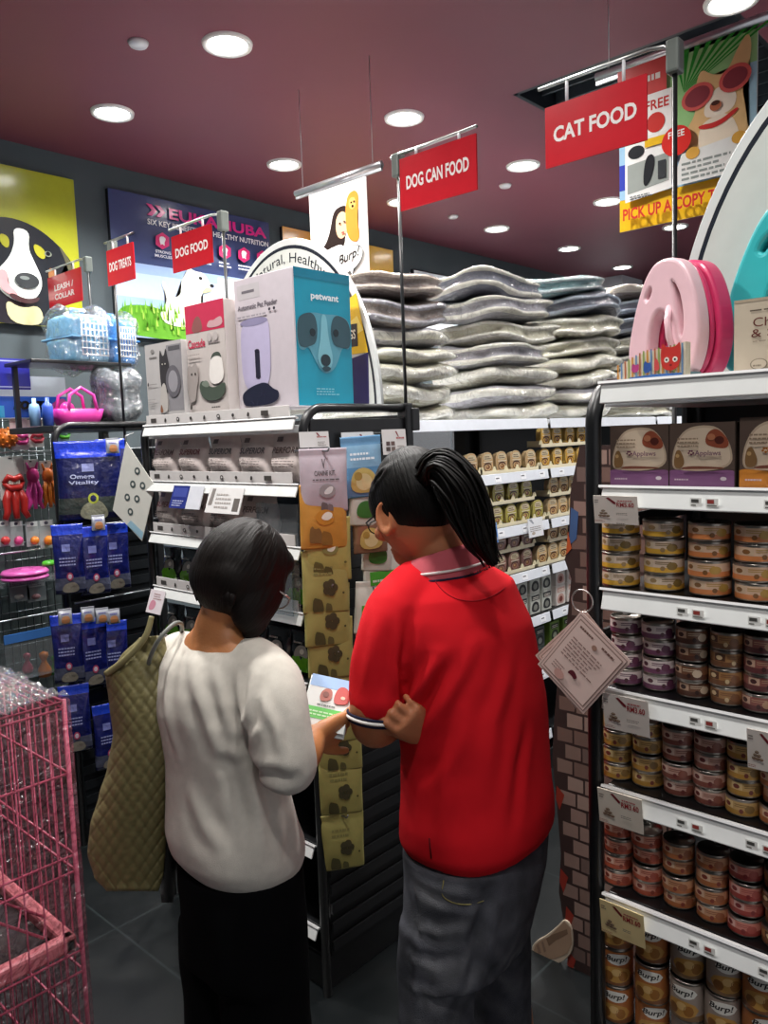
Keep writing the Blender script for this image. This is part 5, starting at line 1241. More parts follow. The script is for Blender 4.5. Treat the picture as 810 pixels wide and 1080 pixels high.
# pink basket with handle
t = thing('toy_basket', 'bright pink plastic basket with looped handles on the left back rack', 'basket', (1.55, 3.12, 1.702))
R = [[Vector((.10 * s_ * math.copysign(abs(math.cos(b)) ** .6, math.cos(b)), .06 * s_ * math.copysign(abs(math.sin(b)) ** .6, math.sin(b)), z)) for b in [2 * PI * i / 36 for i in range(36)]] for s_, z in ((.8, 0), (.95, .03), (1.05, .065), (.98, .065), (.9, .03), (.78, .006))]
MB().rings(R, '#d63a9c').build('tub', 'plastic', t)
for q in (-1, 1):
    MB().tube([(-.06, .055 * q, .06), (-.05, .05 * q, .12), (0, .045 * q, .15), (.05, .05 * q, .12), (.06, .055 * q, .06)], .007, '#e24ab0', 8).build('handle', 'plastic', t)
m = MB(); rnd = random.Random(8)
m = MB(); m.ball((-.04, -.0, .065), .03, '#c02f8c'); m.build('soft_toy', 'rubber', t)
for i, (dx, c_) in enumerate(((-.13, '#3a5ac0'), (-.16, '#8ab4e0'))):
    q = MB(); q.lathe([(.001, 0), (.02, 0), (.021, .07), (.017, .085), (.008, .09), (.008, .11), (.001, .11)], c_, 20); o = q.build('shampoo_bottle', 'plastic'); o.location = (1.55 + dx, 3.1 + .05 * i, 1.702)
    tag(o, '%s bottle beside the pink basket' % ('dark blue' if i == 0 else 'light blue'), 'bottle')

# ================================================================== wall display of toys (plane y = 3.62)
TY = 3.62
a = at(-70, 450, TY).x; b = at(60, 450, TY).x
t = thing('toy_gridwall', 'grey gridwall display of hanging dog toys at the left edge', 'display rack', ((a + b) / 2, TY, 0)); hw = (b - a) / 2
m = MB()
for i in range(16): m.tube([(-hw + 2 * hw * i / 15, .0, .08), (-hw + 2 * hw * i / 15, 0, 1.9)], .003, '#6a7276', 6)
for i in range(24): m.tube([(-hw, 0, .1 + i * .078), (hw, 0, .1 + i * .078)], .003, '#6a7276', 6)
m.build('wire_grid', 'metal', t)
MB().b2((-hw, .06, .0), (hw, .10, 1.92), '#4c5656').build('back_panel', 'black', t)
for z in (1.60, 1.405, 1.165, .87): MB().tube([(-hw, -.10, z), (hw, -.10, z)], .004, '#c0c6ca', 8).build('hanging_bar', 'metal', t)
MB().b2((-hw, -.14, 1.02), (hw, .05, 1.028), '#9aa8ac', .002).build('glass_shelf', 'acrylic', t)
m = MB(); m.b2((-hw, -.02, 0), (hw, .1, .08), '#222526'); m.build('base', 'black', t)
# header: rogz panel and purple panel above
p0 = at(-70, 440, 3.5); p1 = at(68, 396, 3.5)
w = p1.x - p0.x; zb = at(68, 441, 3.5).z; zt = at(68, 398, 3.5).z; m = MB(); m.b2((0, 0, 0), (w, .02, zt - zb), '#c9d6e2', .002)
A = Art((0, -.0005, 0), AX, UP, w, zt - zb, m, .0005); A.rect(0, 0, 1, 1, '#d5e0ea'); A.rect(0, .02, 1, .52, '#2c62d0'); A.blob([(.83, .05), (.86, .3), (.92, .45), (1, .5), (1, .05)], '#d05aa8')
A.text('rogz', .57, .12, .82, .42, '#101214', .04, shear=.2); A.rect(.35, .02, .5, .3, '#4ab0e4'); A.lines(.87, .14, .98, .26, 2, '#f0d8e8', 3)
o = m.build('brand_header', 'gloss', t); o.location = (p0.x - (a + b) / 2, 3.5 - TY, zb)
q0 = at(-70, 410, 3.46); q1 = at(30, 378, 3.46); m = MB(); zq0 = at(30, 411, 3.46).z; zq1 = at(30, 379, 3.46).z
m.b2((0, 0, 0), (q1.x - q0.x, .012, zq1 - zq0), '#3b3cae', .002); A = Art((0, -.0005, 0), AX, UP, q1.x - q0.x, zq1 - zq0, m, .0005); A.rect(0, 0, 1, 1, '#3d3fb4'); A.rect(0, .06, 1, .1, '#b8c0f0'); A.rect(0, .9, 1, .94, '#b8c0f0')
m.b2((.05, .005, -.02), (.08, .04, .0), '#333333')
o = m.build('purple_header', 'gloss', t); o.location = (q0.x - (a + b) / 2, 3.46 - TY, zq0)
# -- toys
def spk(label, u, v, yy, r, col, n=40):
    m = MB(); m.ball((0, 0, 0), r, col, 20)
    for i in range(n):
        z = 1 - 2 * (i + .5) / n; ph = i * 2.399; q = math.sqrt(1 - z * z); dvec = Vector((q * math.cos(ph), q * math.sin(ph), z)); m.ball(dvec * r, r * .16, col, 6)
    o = m.build('spiky_ball_toy', 'rubber'); o.location = at(u, v, yy); return tag(o, label, 'dog toy')
def card_back(t, w, h, col, z0=.0):
    m = MB(); m.b2((-w / 2, .012, z0 - h / 2), (w / 2, .0135, z0 + h / 2), col, .0005); m.b2((-w * .08, .0115, z0 + h / 2 - .012), (w * .08, .012, z0 + h / 2 - .006), '#333'); m.build('backing_card', 'paper', t)
YT = 3.50
spk('orange spiky ball toy at the left edge, top row of toys', 7, 462, YT, .042, '#d4742a')
def lips(label, u, v, c, legs, s=1., card='#c9ccc8', teeth=True):
    t = thing('lips_dog_toy', label, 'dog toy', at(u, v, YT)); card_back(t, .085 * s, .15 * s, card, .02)
    m = MB(); m.tube([(-.035 * s, 0, 0), (-.018 * s, -.01, .02 * s), (0, -.014, .012 * s), (.018 * s, -.01, .02 * s), (.035 * s, 0, 0)], [.006 * s, .012 * s, .011 * s, .012 * s, .006 * s], c, 12)
    m.tube([(-.035 * s, 0, 0), (-.015 * s, -.012, -.018 * s), (.015 * s, -.012, -.018 * s), (.035 * s, 0, 0)], [.006 * s, .012 * s, .012 * s, .006 * s], c, 12); m.build('lips', 'rubber', t)
    if teeth:
        m = MB()
        for i in range(5): m.box((-.016 * s + .008 * s * i, -.008, .003), (.0074 * s, .012, .016 * s), '#ece8da', .002)
        m.build('teeth', 'plastic', t)
    if legs:
        for q in (-1, 0, 1):
            MB().tube([(q * .015 * s, 0, -.02 * s), (q * .03 * s, -.008, -.06 * s), (q * .028 * s, -.006, -.1 * s), (q * .04 * s, -.012, -.125 * s)], [.012 * s, .014 * s, .012 * s, .01 * s], c, 10).build('leg', 'rubber', t)
    return t
lips('pink lips dog toy on a white card, top row of toys', 22, 463, '#d64a94', False, .9, '#d4ccd0', False)
lips('red lips dog toy on a white card, top row right of the pink one', 39, 462, '#b83a4a', False, .8, '#dcdcd8', False)
lips('red grinning mouth dog toy with legs', 14, 509, '#b02a26', True, 1.25)
def squid(label, u, v, c, c2, s=1.):
    t = thing('rope_dog_toy', label, 'dog toy', at(u, v, YT)); card_back(t, .05 * s, .05 * s, '#cfd0cc', .05 * s)
    m = MB(); m.ball((0, 0, .018 * s), (.022 * s, .018 * s, .03 * s), c, 18); m.build('body', 'rubber', t)
    for q in range(3):
        x = (q - 1) * .014 * s; MB().tube([(x * .6, 0, 0), (x * 1.5, -.004, -.04 * s), (x * 1.1, -.004, -.075 * s), (x * 1.9, -.006, -.1 * s)], [.009 * s, .01 * s, .008 * s, .006 * s], c2, 10).build('leg', 'rubber', t)
    for q in (-1, 1): MB().tube([(q * .012 * s, 0, .04 * s), (q * .02 * s, 0, .065 * s)], [.006 * s, .003 * s], c2, 8).build('ear', 'rubber', t)
squid('pink long-legged rubber dog toy', 35, 507, '#d23a8a', '#e04aa4', 1.25)
squid('orange long-legged rubber dog toy beside the pink one', 51, 507, '#d8702a', '#e2802e', 1.2)
lips('green rubber dog toy on a card, top row', 67, 458, '#57b82e', False, .8, '#9fc0c8', False)
def ballcard(label, u, v, c, s=1.):
    t = thing('ball_dog_toy', label, 'dog toy', at(u, v, YT)); card_back(t, .058 * s, .11 * s, '#a9b4b6', .02); MB().ball((0, -.006, -.008), .019 * s, c, 20).build('ball', 'rubber', t)
    m = MB(); A = Art((-.029 * s, .0112, -.035 * s + .02), AX, UP, .058 * s, .11 * s, m); A.rect(.1, .62, .9, .82, '#e0e6e6'); A.ell(.5, .72, .14, .06, '#556'); m.build('card_print', 'paper', t)
for i, (u, c_, n) in enumerate(((5, '#c23a3a', 'red'), (19, '#d8508a', 'pink'), (36, '#e0822e', 'orange'), (51, '#e68a2a', 'larger orange'))): ballcard('%s rubber ball on a card, third row of toys' % n, u, 568, c_, 1. if i < 3 else 1.15)
def frisbee(label, u, v, c, r, dz):
    t = thing('frisbee', label, 'frisbee', at(u, v, YT - .03) + Vector((0, 0, dz)))
    MB().lathe([(.001, .006), (r * .35, .006), (r * .38, .0), (r * .5, .0), (r * .55, .007), (r * .9, .006), (r, -.004), (r * .98, -.012), (r * .93, -.008), (r * .88, .001), (.001, .001)], c, 36).build('disc', 'rubber', t)
    MB().ball((0, 0, .006), (r * .2, r * .2, .005), c, 16).build('grip', 'rubber', t)
a_ = at(26, 601, 3.47)
for k, (dz, lb) in enumerate(((0, 'pink frisbee, upper of two stacked'), (-.022, 'pink frisbee, lower of two stacked'))):
    frisbee(lb + ' on the toy display', 26, 602, '#d964b4', .098, dz)
frisbee('green frisbee edge beside the pink ones', 53, 593, '#5cc43a', .035, .0)
MB_ = MB(); zf = a_.z - .045
def bonecard(label, u, v, c):
    t = thing('carded_dog_toy', label, 'dog toy', at(u, v, YT)); card_back(t, .085, .11, '#8c9698', .01)
    MB().ball((-.012, -.004, -.02), (.02, .014, .012), c, 16).build('toy', 'rubber', t); m = MB(); A = Art((-.0425, .0112, -.045), AX, UP, .085, .11, m); A.rect(.08, .6, .92, .9, '#c9cfd0'); A.lines(.15, .66, .8, .84, 3, '#556', 4); m.build('card_print', 'paper', t)
bonecard('grey carded dog toy under the frisbees, left one', 22, 624, '#b9b4ae'); bonecard('grey carded dog toy under the frisbees, right one', 40, 624, '#8f6a6e')
# blue-fronted bin and bowling-pin toys
t = thing('toy_bin', 'clear toy bin with a blue front strip low on the display', 'bin', at(36, 700, 3.46)); 
m = MB(); m.b2((-.12, 0, -.06), (.12, .004, .11), '#ffffff'); m.b2((-.12, .0, -.06), (-.116, .12, .11), '#ffffff'); m.b2((.116, .0, -.06), (.12, .12, .11), '#ffffff'); m.b2((-.12, .0, -.06), (.12, .12, -.056), '#ffffff'); m.build('clear_walls', 'acrylic', t)
MB().b2((-.12, -.003, .11), (.12, .003, .15), '#3c6cae', .001).build('blue_strip', 'gloss', t)
def pin(label, u, v, c, s=1.):
    m = MB(); m.lathe([(.001, -.03), (.02, -.03), (.024, -.015), (.02, .0), (.009, .02), (.009, .03), (.016, .04), (.015, .052), (.001, .058)], c, 22); o = m.build('pin_dog_toy', 'rubber'); o.location = at(u, v, 3.52); o.scale = (s,) * 3; tag(o, label, 'dog toy')
pin('orange pin-shaped dog toy in the low bin', 47, 704, '#dd7a2a', 1.3); pin('dark pink pin-shaped dog toy in the low bin', 29, 702, '#a03a50'); pin('green pin-shaped dog toy in the low bin', 58, 704, '#3a9a3a')

# ================================================================== pink wire cage wrapped in film
CG = ond(67, 740, 1.38); CW, CD = .62, .46; CH = CG.z
t = thing('wire_cage', 'tall pink wire pet cage wrapped in cling film, front left', 'cage', (CG.x, CG.y, 0))
PK_ = '#b4586f'
def wall(name, p0, d, n, zs, parent):
    m = MB(); L = d.length
    for i in range(n + 1): q = p0 + d * (i / n); m.tube([(q.x, q.y, .08), (q.x, q.y, CH)], .0016, PK_, 6)
    for z in zs: m.tube([(p0.x, p0.y, z), (p0.x + d.x, p0.y + d.y, z)], .0024, PK_, 6)
    m.build(name, 'plastic', parent)
zs = [CH, CH - .012, CH - .13, CH - .28, CH - .31, CH - .46, CH - .5, CH - .62, CH - .78, .4, .25, .1]
wall('front_wires', Vector((0, 0, 0)), Vector((-CW, 0, 0)), 20, zs, t); wall('side_wires', Vector((0, 0, 0)), Vector((0, CD, 0)), 14, zs, t)
wall('rear_wires', Vector((0, CD, 0)), Vector((-CW, 0, 0)), 20, zs, t); wall('side_wires', Vector((-CW, 0, 0)), Vector((0, CD, 0)), 14, zs, t)
m = MB()
for i in range(21): m.tube([(-CW * i / 20, 0, CH), (-CW * i / 20, CD, CH)], .0016, PK_, 6)
for q in (0, .33, .66, 1): m.tube([(0, CD * q, CH), (-CW, CD * q, CH)], .0024, PK_, 6)
m.build('roof_wires', 'plastic', t)
for x in (0, -CW):
    for y in (0, CD): MB().tube([(x, y, .0), (x, y, CH + .004)], .0045, '#bb5f76', 8).build('corner_post', 'plastic', t)
for z in (CH - .46, .22):
    m = MB(); zz = z - .0
    for lo, hi in (((-CW + .005, .005, zz - .0), (-.005, .03, zz + .03)), ((-CW + .005, CD - .03, zz), (-.005, CD - .005, zz + .03)), ((-CW + .005, .005, zz), (-CW + .03, CD - .005, zz + .03)), ((-.03, .005, zz), (-.005, CD - .005, zz + .03))): m.b2(lo, hi, '#cf7f86', .006)
    m.build('tray_rim', 'plastic', t); MB().b2((-CW + .03, .03, zz + .002), (-.03, CD - .03, zz + .008), '#1e1c1c').build('tray_floor', 'plastic', t)
# ladder ramp inside
m = MB(); m.tube([(-.05, .04, CH - .43), (-.5, .3, CH - .1)], .003, PK_, 6); m.tube([(-.02, .1, CH - .43), (-.47, .36, CH - .1)], .003, PK_, 6)
for i in range(14):
    q = i / 13; a1 = Vector((-.05, .04, CH - .43)).lerp(Vector((-.5, .3, CH - .1)), q); a2 = Vector((-.02, .1, CH - .43)).lerp(Vector((-.47, .36, CH - .1)), q); m.tube([a1, a2], .0018, PK_, 6)
m.build('ladder', 'plastic', t)
# film
rnd = random.Random(4); e = .008; rows = []
loop = [(e, -e), (e, CD + e), (-CW - e, CD + e), (-CW - e, -e), (e, -e)]
for k in range(34):
    z = .1 + (CH + .004 - .1) * k / 33; row = []
    for s_ in range(4):
        for i in range(14):
            q = i / 14; x = loop[s_][0] * (1 - q) + loop[s_ + 1][0] * q; y = loop[s_][1] * (1 - q) + loop[s_ + 1][1] * q; w_ = .003 * math.sin(q * PI)
            row.append(Vector((x + rnd.uniform(-w_, w_), y + rnd.uniform(-w_, w_), z)))
    row.append(row[0].copy()); rows.append(row)
m = MB(); m.grid(rows, '#ffffff'); m.build('cling_film', 'wrap', t); m = MB()
rows = []
for i in range(24):
    rows.append([Vector((-CW - e + (CW + 2 * e) * j / 30, -e + (CD + 2 * e) * i / 23, CH + .005 + .013 * rnd.random())) for j in range(31)])
m.grid(rows, '#ffffff', smooth=False); m.build('roof_film', 'wrap2', t)

# ================================================================== people
import numpy as np
def hair_mat(name, col, rough=.38):
    m = mat(name, rough, noise=.35, nscale=1, spec=.16, coat=.0, col=col)
    nt = m.node_tree; N = nt.nodes; L = nt.links
    tc = [n for n in N if n.type == 'TEX_COORD'][0]; n = [n for n in N if n.type == 'TEX_NOISE'][0]
    a = N.new('ShaderNodeAttribute'); a.attribute_name = 'flow'
    L.new(a.outputs['Vector'], n.inputs['Vector']); n.inputs['Scale'].default_value = 1.0; n.inputs['Detail'].default_value = 5
    bp = N.new('ShaderNodeBump'); bp.inputs['Strength'].default_value = .5; bp.inputs['Distance'].default_value = .004
    L.new(n.outputs['Fac'], bp.inputs['Height']); L.new(bp.outputs[0], N['Principled BSDF'].inputs['Normal'])
    return m
M['hair_black'] = hair_mat('black_hair', '#0b0908', .46); M['hair_brown'] = hair_mat('dark_brown_hair', '#130e0c', .5)

def fuse(mb, voxel, smooth=2, grow=0.):
    """one continuous surface out of overlapping volumes"""
    o = mb.build('tmp', 'skin'); md = o.modifiers.new('r', 'REMESH'); md.mode = 'VOXEL'; md.voxel_size = voxel
    if smooth: s_ = o.modifiers.new('s', 'SMOOTH'); s_.iterations = smooth; s_.factor = .5
    dg = bpy.context.evaluated_depsgraph_get(); dg.update(); me = bpy.data.meshes.new_from_object(o.evaluated_get(dg))
    old = o.data; bpy.data.objects.remove(o); bpy.data.meshes.remove(old)
    return me
def seg_dist(P, A, B):
    A = np.array(A); B = np.array(B); d = B - A; t = np.clip(((P - A) @ d) / (d @ d), 0, 1)
    return np.linalg.norm(P - (A + t[:, None] * d), axis=1), t
from mathutils.bvhtree import BVHTree
def bvh_of(me): return BVHTree.FromPolygons([v.co for v in me.vertices], [tuple(p.vertices) for p in me.polygons])
def on_surface(bv, u, v, lift=0.):
    d = ray(u, v).normalized(); loc, nor, i, dist = bv.ray_cast(EYE, d)
    return None if loc is None else loc + nor * lift
def finish(me, name, m, parent, folds=(), col=None, noise=0., flow=None, keep=None):
    n = len(me.vertices); P = np.zeros(n * 3); me.vertices.foreach_get('co', P); P = P.reshape(-1, 3)
    Nn = np.zeros(n * 3); me.vertices.foreach_get('normal', Nn); Nn = Nn.reshape(-1, 3); off = np.zeros(n)
    bv = bvh_of(me) if folds and not isinstance(folds[0][0][0], Vector) else None
    for pts, amp, wid in folds:
        if bv: pts = [q for q in (on_surface(bv, *p) for p in pts) if q is not None]
        if len(pts) < 2: continue
        best = np.full(n, 9.); L = len(pts) - 1; fade = np.ones(n)
        for i in range(L):
            d, t = seg_dist(P, pts[i], pts[i + 1]); g = (i + t) / L; k = d < best; best[k] = d[k]; fade[k] = np.sin(np.clip(g[k], .02, .98) * np.pi) ** .6
        q = best / wid; off += amp * fade * (np.exp(-q * q) - .55 * np.exp(-((q - 1.7) ** 2)))
    if noise:
        off += noise * (np.sin(P[:, 0] * 23 + 3 * np.sin(P[:, 2] * 11)) * np.sin(P[:, 2] * 17 + 2 * np.sin(P[:, 1] * 19)) + .5 * np.sin(P[:, 1] * 41 + P[:, 2] * 29))
    if folds or noise:
        P = P + Nn * off[:, None]; me.vertices.foreach_set('co', P.ravel())
    if flow is not None:
        F = flow(P); a = me.attributes.new('flow', 'FLOAT_VECTOR', 'POINT'); a.data.foreach_set('vector', F.astype(np.float32).ravel())
    C = col(P) if callable(col) else np.tile(np.array(lin(col)), (n, 1))
    at_ = me.color_attributes.new('Col', 'FLOAT_COLOR', 'POINT'); at_.data.foreach_set('color', np.hstack([C, np.ones((n, 1))]).astype(np.float32).ravel())
    me.materials.clear(); me.materials.append(M[m]); me.polygons.foreach_set('use_smooth', [True] * len(me.polygons)); me.name = name; me.update()
    o = bpy.data.objects.new(name, me); COL.objects.link(o); o.parent = parent
    if parent: o.matrix_parent_inverse = Matrix.Translation(-parent.location)
    return o
def world_build(mb, name, m, parent):
    o = mb.build(name, m, parent); o.matrix_parent_inverse = Matrix.Translation(-parent.location); return o

RIGHT = Vector((CM[0][0], CM[1][0], 0)).normalized(); FWD = Vector((-CM[0][2], -CM[1][2], 0)).normalized()
def sil(v, uL, uR, D, Fdir, ratio, dz=0.):
    """body section: centre, half widths along shoulder axis and front axis that give this silhouette"""
    c = ond((uL + uR) / 2, v, D); Fd = Fdir.normalized(); Sd = Vector((Fd.y, -Fd.x, 0))
    w = (uR - uL) / 2 * D / FPX; a = w / math.sqrt((Sd.dot(RIGHT)) ** 2 + (ratio * Fd.dot(RIGHT)) ** 2)
    return c, Sd * a, Fd * (a * ratio)
def ring(c, A, B, n=48, e=.9, tilt=None):
    out = []
    for j in range(n):
        t = 2 * PI * j / n; ca, sa = math.cos(t), math.sin(t)
        out.append(c + A * math.copysign(abs(ca) ** e, ca) + B * math.copysign(abs(sa) ** e, sa))
    return out
def smooth_path(pts, rad, k=5):
    """Catmull-Rom through joints"""
    P = [Vector(p) for p in pts]; out = []; rr = []
    for i in range(len(P) - 1):
        p0 = P[max(i - 1, 0)]; p1 = P[i]; p2 = P[i + 1]; p3 = P[min(i + 2, len(P) - 1)]
        for s_ in range(k):
            t = s_ / k; out.append(.5 * ((2 * p1) + (p2 - p0) * t + (2 * p0 - 5 * p1 + 4 * p2 - p3) * t * t + (3 * p1 - p0 - 3 * p2 + p3) * t ** 3)); rr.append(rad[i] * (1 - t) + rad[i + 1] * t)
    out.append(P[-1]); rr.append(rad[-1]); return out, rr
def limb(mb, pts, rad, n=20, k=5):
    p, r_ = smooth_path(pts, rad, k); mb.tube(p, r_, '#ffffff', n); mb.ball(p[0], r_[0], '#ffffff', 16); mb.ball(p[-1], r_[-1], '#ffffff', 16)
def hand(mb, W_, fwd, back, side, curl=(.3, .3, .3), thumb=(.6, .2), s=1., spread=.06):
    """W_ wrist, fwd towards the fingers, back = back-of-hand normal, side: +1 thumb along fwd x back, -1 the other way"""
    f = fwd.normalized(); b = (back - f * back.dot(f)).normalized(); y = f.cross(b) * side
    R = []
    for q, hw, ht in ((-.015, .022, .019), (0, .024, .018), (.02, .033, .018), (.05, .040, .016), (.078, .041, .0135), (.09, .038, .011)):
        R.append(ring(W_ + f * q * s, y * hw * s, b * ht * s, 20, .8))
    mb.rings(R, '#ffffff')
    for k, (yy, L, r0) in enumerate(((.031, .070, .0088), (.0105, .078, .009), (-.0105, .073, .0086), (-.030, .058, .0076))):
        p = W_ + (f * (.078 if k < 3 else .072) + y * yy) * s; d = (f + y * (yy * spread * 20)).normalized(); pts = [p - d * .02 * s, p]; a = 0
        for q, (fr, cv) in enumerate(zip((.46, .30, .24), curl)):
            a += cv + .08 * k * (1 if q else 0) * (.5 if cv > .2 else .2); dd = d * math.cos(a) - b * math.sin(a); p = p + dd * L * fr * s; pts.append(p)
        rr = [r0 * 1.05 * s, r0 * 1.08 * s, r0 * .98 * s, r0 * .92 * s, r0 * .78 * s]
        mb.tube(pts, rr, '#ffffff', 12); [mb.ball(q, e * 1.0, '#ffffff', 10) for q, e in zip(pts[1:], rr[1:])]
    p = W_ + (f * .022 + y * .024 - b * .004) * s; a = thumb[0]; d = f * math.cos(a) + y * math.sin(a) - b * thumb[1]; d.normalize(); pts = [p]
    for q, L in enumerate((.040, .031, .025)): p = p + d * L * s; pts.append(p); d = (d + f * .28 - y * .1 - b * .05).normalized()
    rr = [.0135 * s, .0115 * s, .0098 * s, .0078 * s]; mb.tube(pts, rr, '#ffffff', 12); [mb.ball(q, e, '#ffffff', 10) for q, e in zip(pts, rr)]
def head_frame(c, fdir, pitch, roll=0.):
    f = fdir.normalized(); r_ = Vector((f.y, -f.x, 0)); f2 = f * math.cos(pitch) - UP * math.sin(pitch); u = r_.cross(f2)
    if roll: r_, u = r_ * math.cos(roll) + u * math.sin(roll), u * math.cos(roll) - r_ * math.sin(roll)
    return Matrix(((r_.x, f2.x, u.x, c.x), (r_.y, f2.y, u.y, c.y), (r_.z, f2.z, u.z, c.z), (0, 0, 0, 1)))
def head(mb, H, s=1.):
    def fn(q):
        z = q.z
        if z < 0: q.x *= 1 - .30 * z * z * (1 if q.y > 0 else .6); q.y *= (1 - .10 * z * z) if q.y > 0 else (1 - .35 * z * z)
        if q.y > .75: q.y = .75 + (q.y - .75) * .6
        return q
    mb.ball((0, 0, 0), (.074 * s, .094 * s, .116 * s), '#ffffff', 36, H, fn)
    mb.ball((0, .055 * s, -.072 * s), (.042 * s, .034 * s, .036 * s), '#ffffff', 20, H)             # jaw and chin
    mb.tube([(0, .083 * s, .012 * s), (0, .096 * s, -.012 * s), (0, .106 * s, -.03 * s)], [.006 * s, .008 * s, .011 * s], '#ffffff', 12, X=H); mb.ball((0, .100 * s, -.033 * s), (.015 * s, .011 * s, .009 * s), '#ffffff', 14, H)
    for q in (-1, 1):
        mb.ball((q * .03 * s, .08 * s, .022 * s), (.018 * s, .01 * s, .007 * s), '#ffffff', 14, H)    # brow
        mb.ball((q * .045 * s, .064 * s, -.022 * s), (.022 * s, .018 * s, .018 * s), '#ffffff', 14, H)  # cheek
        for z in (-.052, -.061): mb.ball((q * .008 * s, .092 * s, z * s), (.018 * s, .009 * s, .0055 * s), '#ffffff', 14, H)  # lips
        E = H @ Matrix.Translation((q * .073 * s, -.006 * s, -.012 * s)) @ Matrix.Rotation(q * -.35, 4, 'Z') @ Matrix.Rotation(.15, 4, 'X')
        pts = [(q * .006, .018 * math.cos(a) * s, .030 * math.sin(a) * s) for a in [2 * PI * i / 18 for i in range(18)]]
        mb.tube(pts, .0045 * s, '#ffffff', 8, True, X=E); mb.ball((q * .001, 0, 0), (.0045 * s, .017 * s, .029 * s), '#ffffff', 14, E); mb.ball((q * .004, 0, -.028 * s), (.006 * s, .009 * s, .009 * s), '#ffffff', 10, E)
def eyes(parent, H, s=1.):
    for q in (-1, 1):
        m = MB(); m.ball((q * .031 * s, .078 * s, .003 * s), .0115 * s, '#e8e2da', 16, H); m.ball((q * .031 * s, .0865 * s, .001 * s), (.0055 * s, .004 * s, .0055 * s), '#2a1a12', 12, H); world_build(m, 'eye', 'plastic', parent)

# ---------------------------------------------------------------- the woman
WD = 1.50; WF = Vector((1.0, -.05, 0)).normalized(); WS = Vector((WF.y, -WF.x, 0))
foot_c = onz(262, 1400, 0); 
wc = ond(246, 800, WD)
woman = thing('person', 'person with a short dark bob in a pale grey top reading a treat pouch', 'person', (wc.x, wc.y, 0))
# clothes: top
secs = [(674, 200, 268, .60), (677, 190, 276, .60), (686, 174, 286, .62), (700, 165, 294, .66), (720, 160, 300, .68), (745, 159, 303, .70), (770, 166, 303, .74), (800, 173, 303, .78), (835, 175, 306, .82), (870, 174, 315, .84), (888, 180, 321, .86), (902, 192, 321, .86)]
R = []
for v, a, b, rt in secs:
    c, A_, B_ = sil(v, a, b, WD, WF, rt); R.append(ring(c, A_, B_, 56, .92))
# hem: tilts down towards the near side
c, A_, B_ = sil(912, 204, 317, WD, WF, .84); R.append(ring(c, A_, B_, 56, .92))
m = MB(); m.rings(R, '#ffffff')
# near (right) sleeve, wide and elbow length
shR = ond(283, 712, WD - .06); elb = ond(300, 800, WD - .13)
limb(m, [ond(262, 700, WD - .03), ond(284, 722, WD - .09), ond(292, 760, WD - .13), ond(299, 790, WD - .14), ond(303, 806, WD - .14)], [.055, .060, .057, .055, .051], 28)
# far (left) sleeve
limb(m, [ond(204, 690, WD + .03), ond(186, 692, WD + .10), ond(176, 730, WD + .12), ond(182, 775, WD + .15), ond(200, 810, WD + .12)], [.04, .046, .050, .05, .046], 20)
me = fuse(m, .0065, 5)
D_ = WD - .1
fl = [([(205, 690), (212, 740), (232, 790), (262, 800)], .007, .014),
      ([(228, 700), (236, 750), (248, 790)], .006, .012),
      ([(252, 700), (254, 745), (262, 778)], .006, .011),
      ([(270, 700), (266, 735), (262, 770)], .007, .012),
      ([(272, 720), (268, 760), (256, 790)], -.007, .010),
      ([(180, 700), (178, 750), (188, 800)], .005, .012),
      ([(236, 785), (250, 830), (262, 880)], -.006, .014),
      ([(262, 800), (290, 818), (312, 822)], -.010, .012),
      ([(258, 812), (272, 855), (276, 905)], .005, .014),
      ([(300, 845), (304, 880), (302, 910)], -.004, .012),
      ([(200, 830), (214, 870), (238, 900)], .005, .014),
      ([(276, 735), (292, 770), (298, 800)], .005, .009)]
top_o = finish(me, 'loose_top', 'cloth', woman, fl, '#cdc7bc', .0016)
# neckline binding and sleeve hem
m = MB(); c, A_, B_ = sil(676, 197, 270, WD - .005, WF, .60)
pts = [c + A_ * 1.02 * math.cos(t) + B_ * 1.1 * math.sin(t) + UP * (.012 * math.sin(t) - .000) for t in [2 * PI * i / 40 for i in range(40)]]
m.tube(pts, .0035, '#aca79c', 8, True); world_build(m, 'neck_binding', 'cloth', top_o)
# body
b_ = MB()
hc = ond(255, 610, WD - .005); HW = head_frame(hc, Vector((.93, .0, 0)), .66, -.06); head(b_, HW, .86)
limb(b_, [ond(236, 690, WD + .0), ond(234, 668, WD - .0), ond(243, 640, WD - .0), ond(250, 615, WD)], [.066, .054, .050, .048], 24)
Rn = []
for v, a, b, rt in ((640, 213, 261, .85), (654, 209, 262, .80), (664, 202, 266, .72), (673, 193, 272, .62), (684, 182, 282, .58), (700, 178, 284, .58)):
    c, A_, B_ = sil(v, a, b, WD, WF, rt); Rn.append(ring(c, A_ * .985, B_ * .985, 36))
b_.rings(Rn, '#ffffff')
secs2 = [(700, 186, 280, .5), (740, 182, 286, .54), (790, 190, 286, .6), (840, 192, 290, .62), (900, 204, 300, .66), (950, 206, 302, .66), (990, 212, 298, .6)]
R = [];
for v, a, b, rt in secs2:
    c, A_, B_ = sil(v, a, b, WD, WF, rt); R.append(ring(c, A_ * .86, B_ * .86, 40))
b_.rings(R, '#ffffff')
wristR = ond(330, 778, WD - .06); elbR = ond(308, 800, WD - .135)
limb(b_, [ond(284, 725, WD - .08), ond(296, 775, WD - .14), elbR, ond(321, 796, WD - .11), wristR], [.038, .035, .032, .031, .024], 20)
wristL = ond(312, 742, WD + .11)
limb(b_, [ond(186, 722, WD + .11), ond(205, 790, WD + .2), ond(250, 790, WD + .22), wristL], [.04, .037, .034, .023], 20)
pk = ond(345, 745, WD + .01)          # centre of the pouch she holds
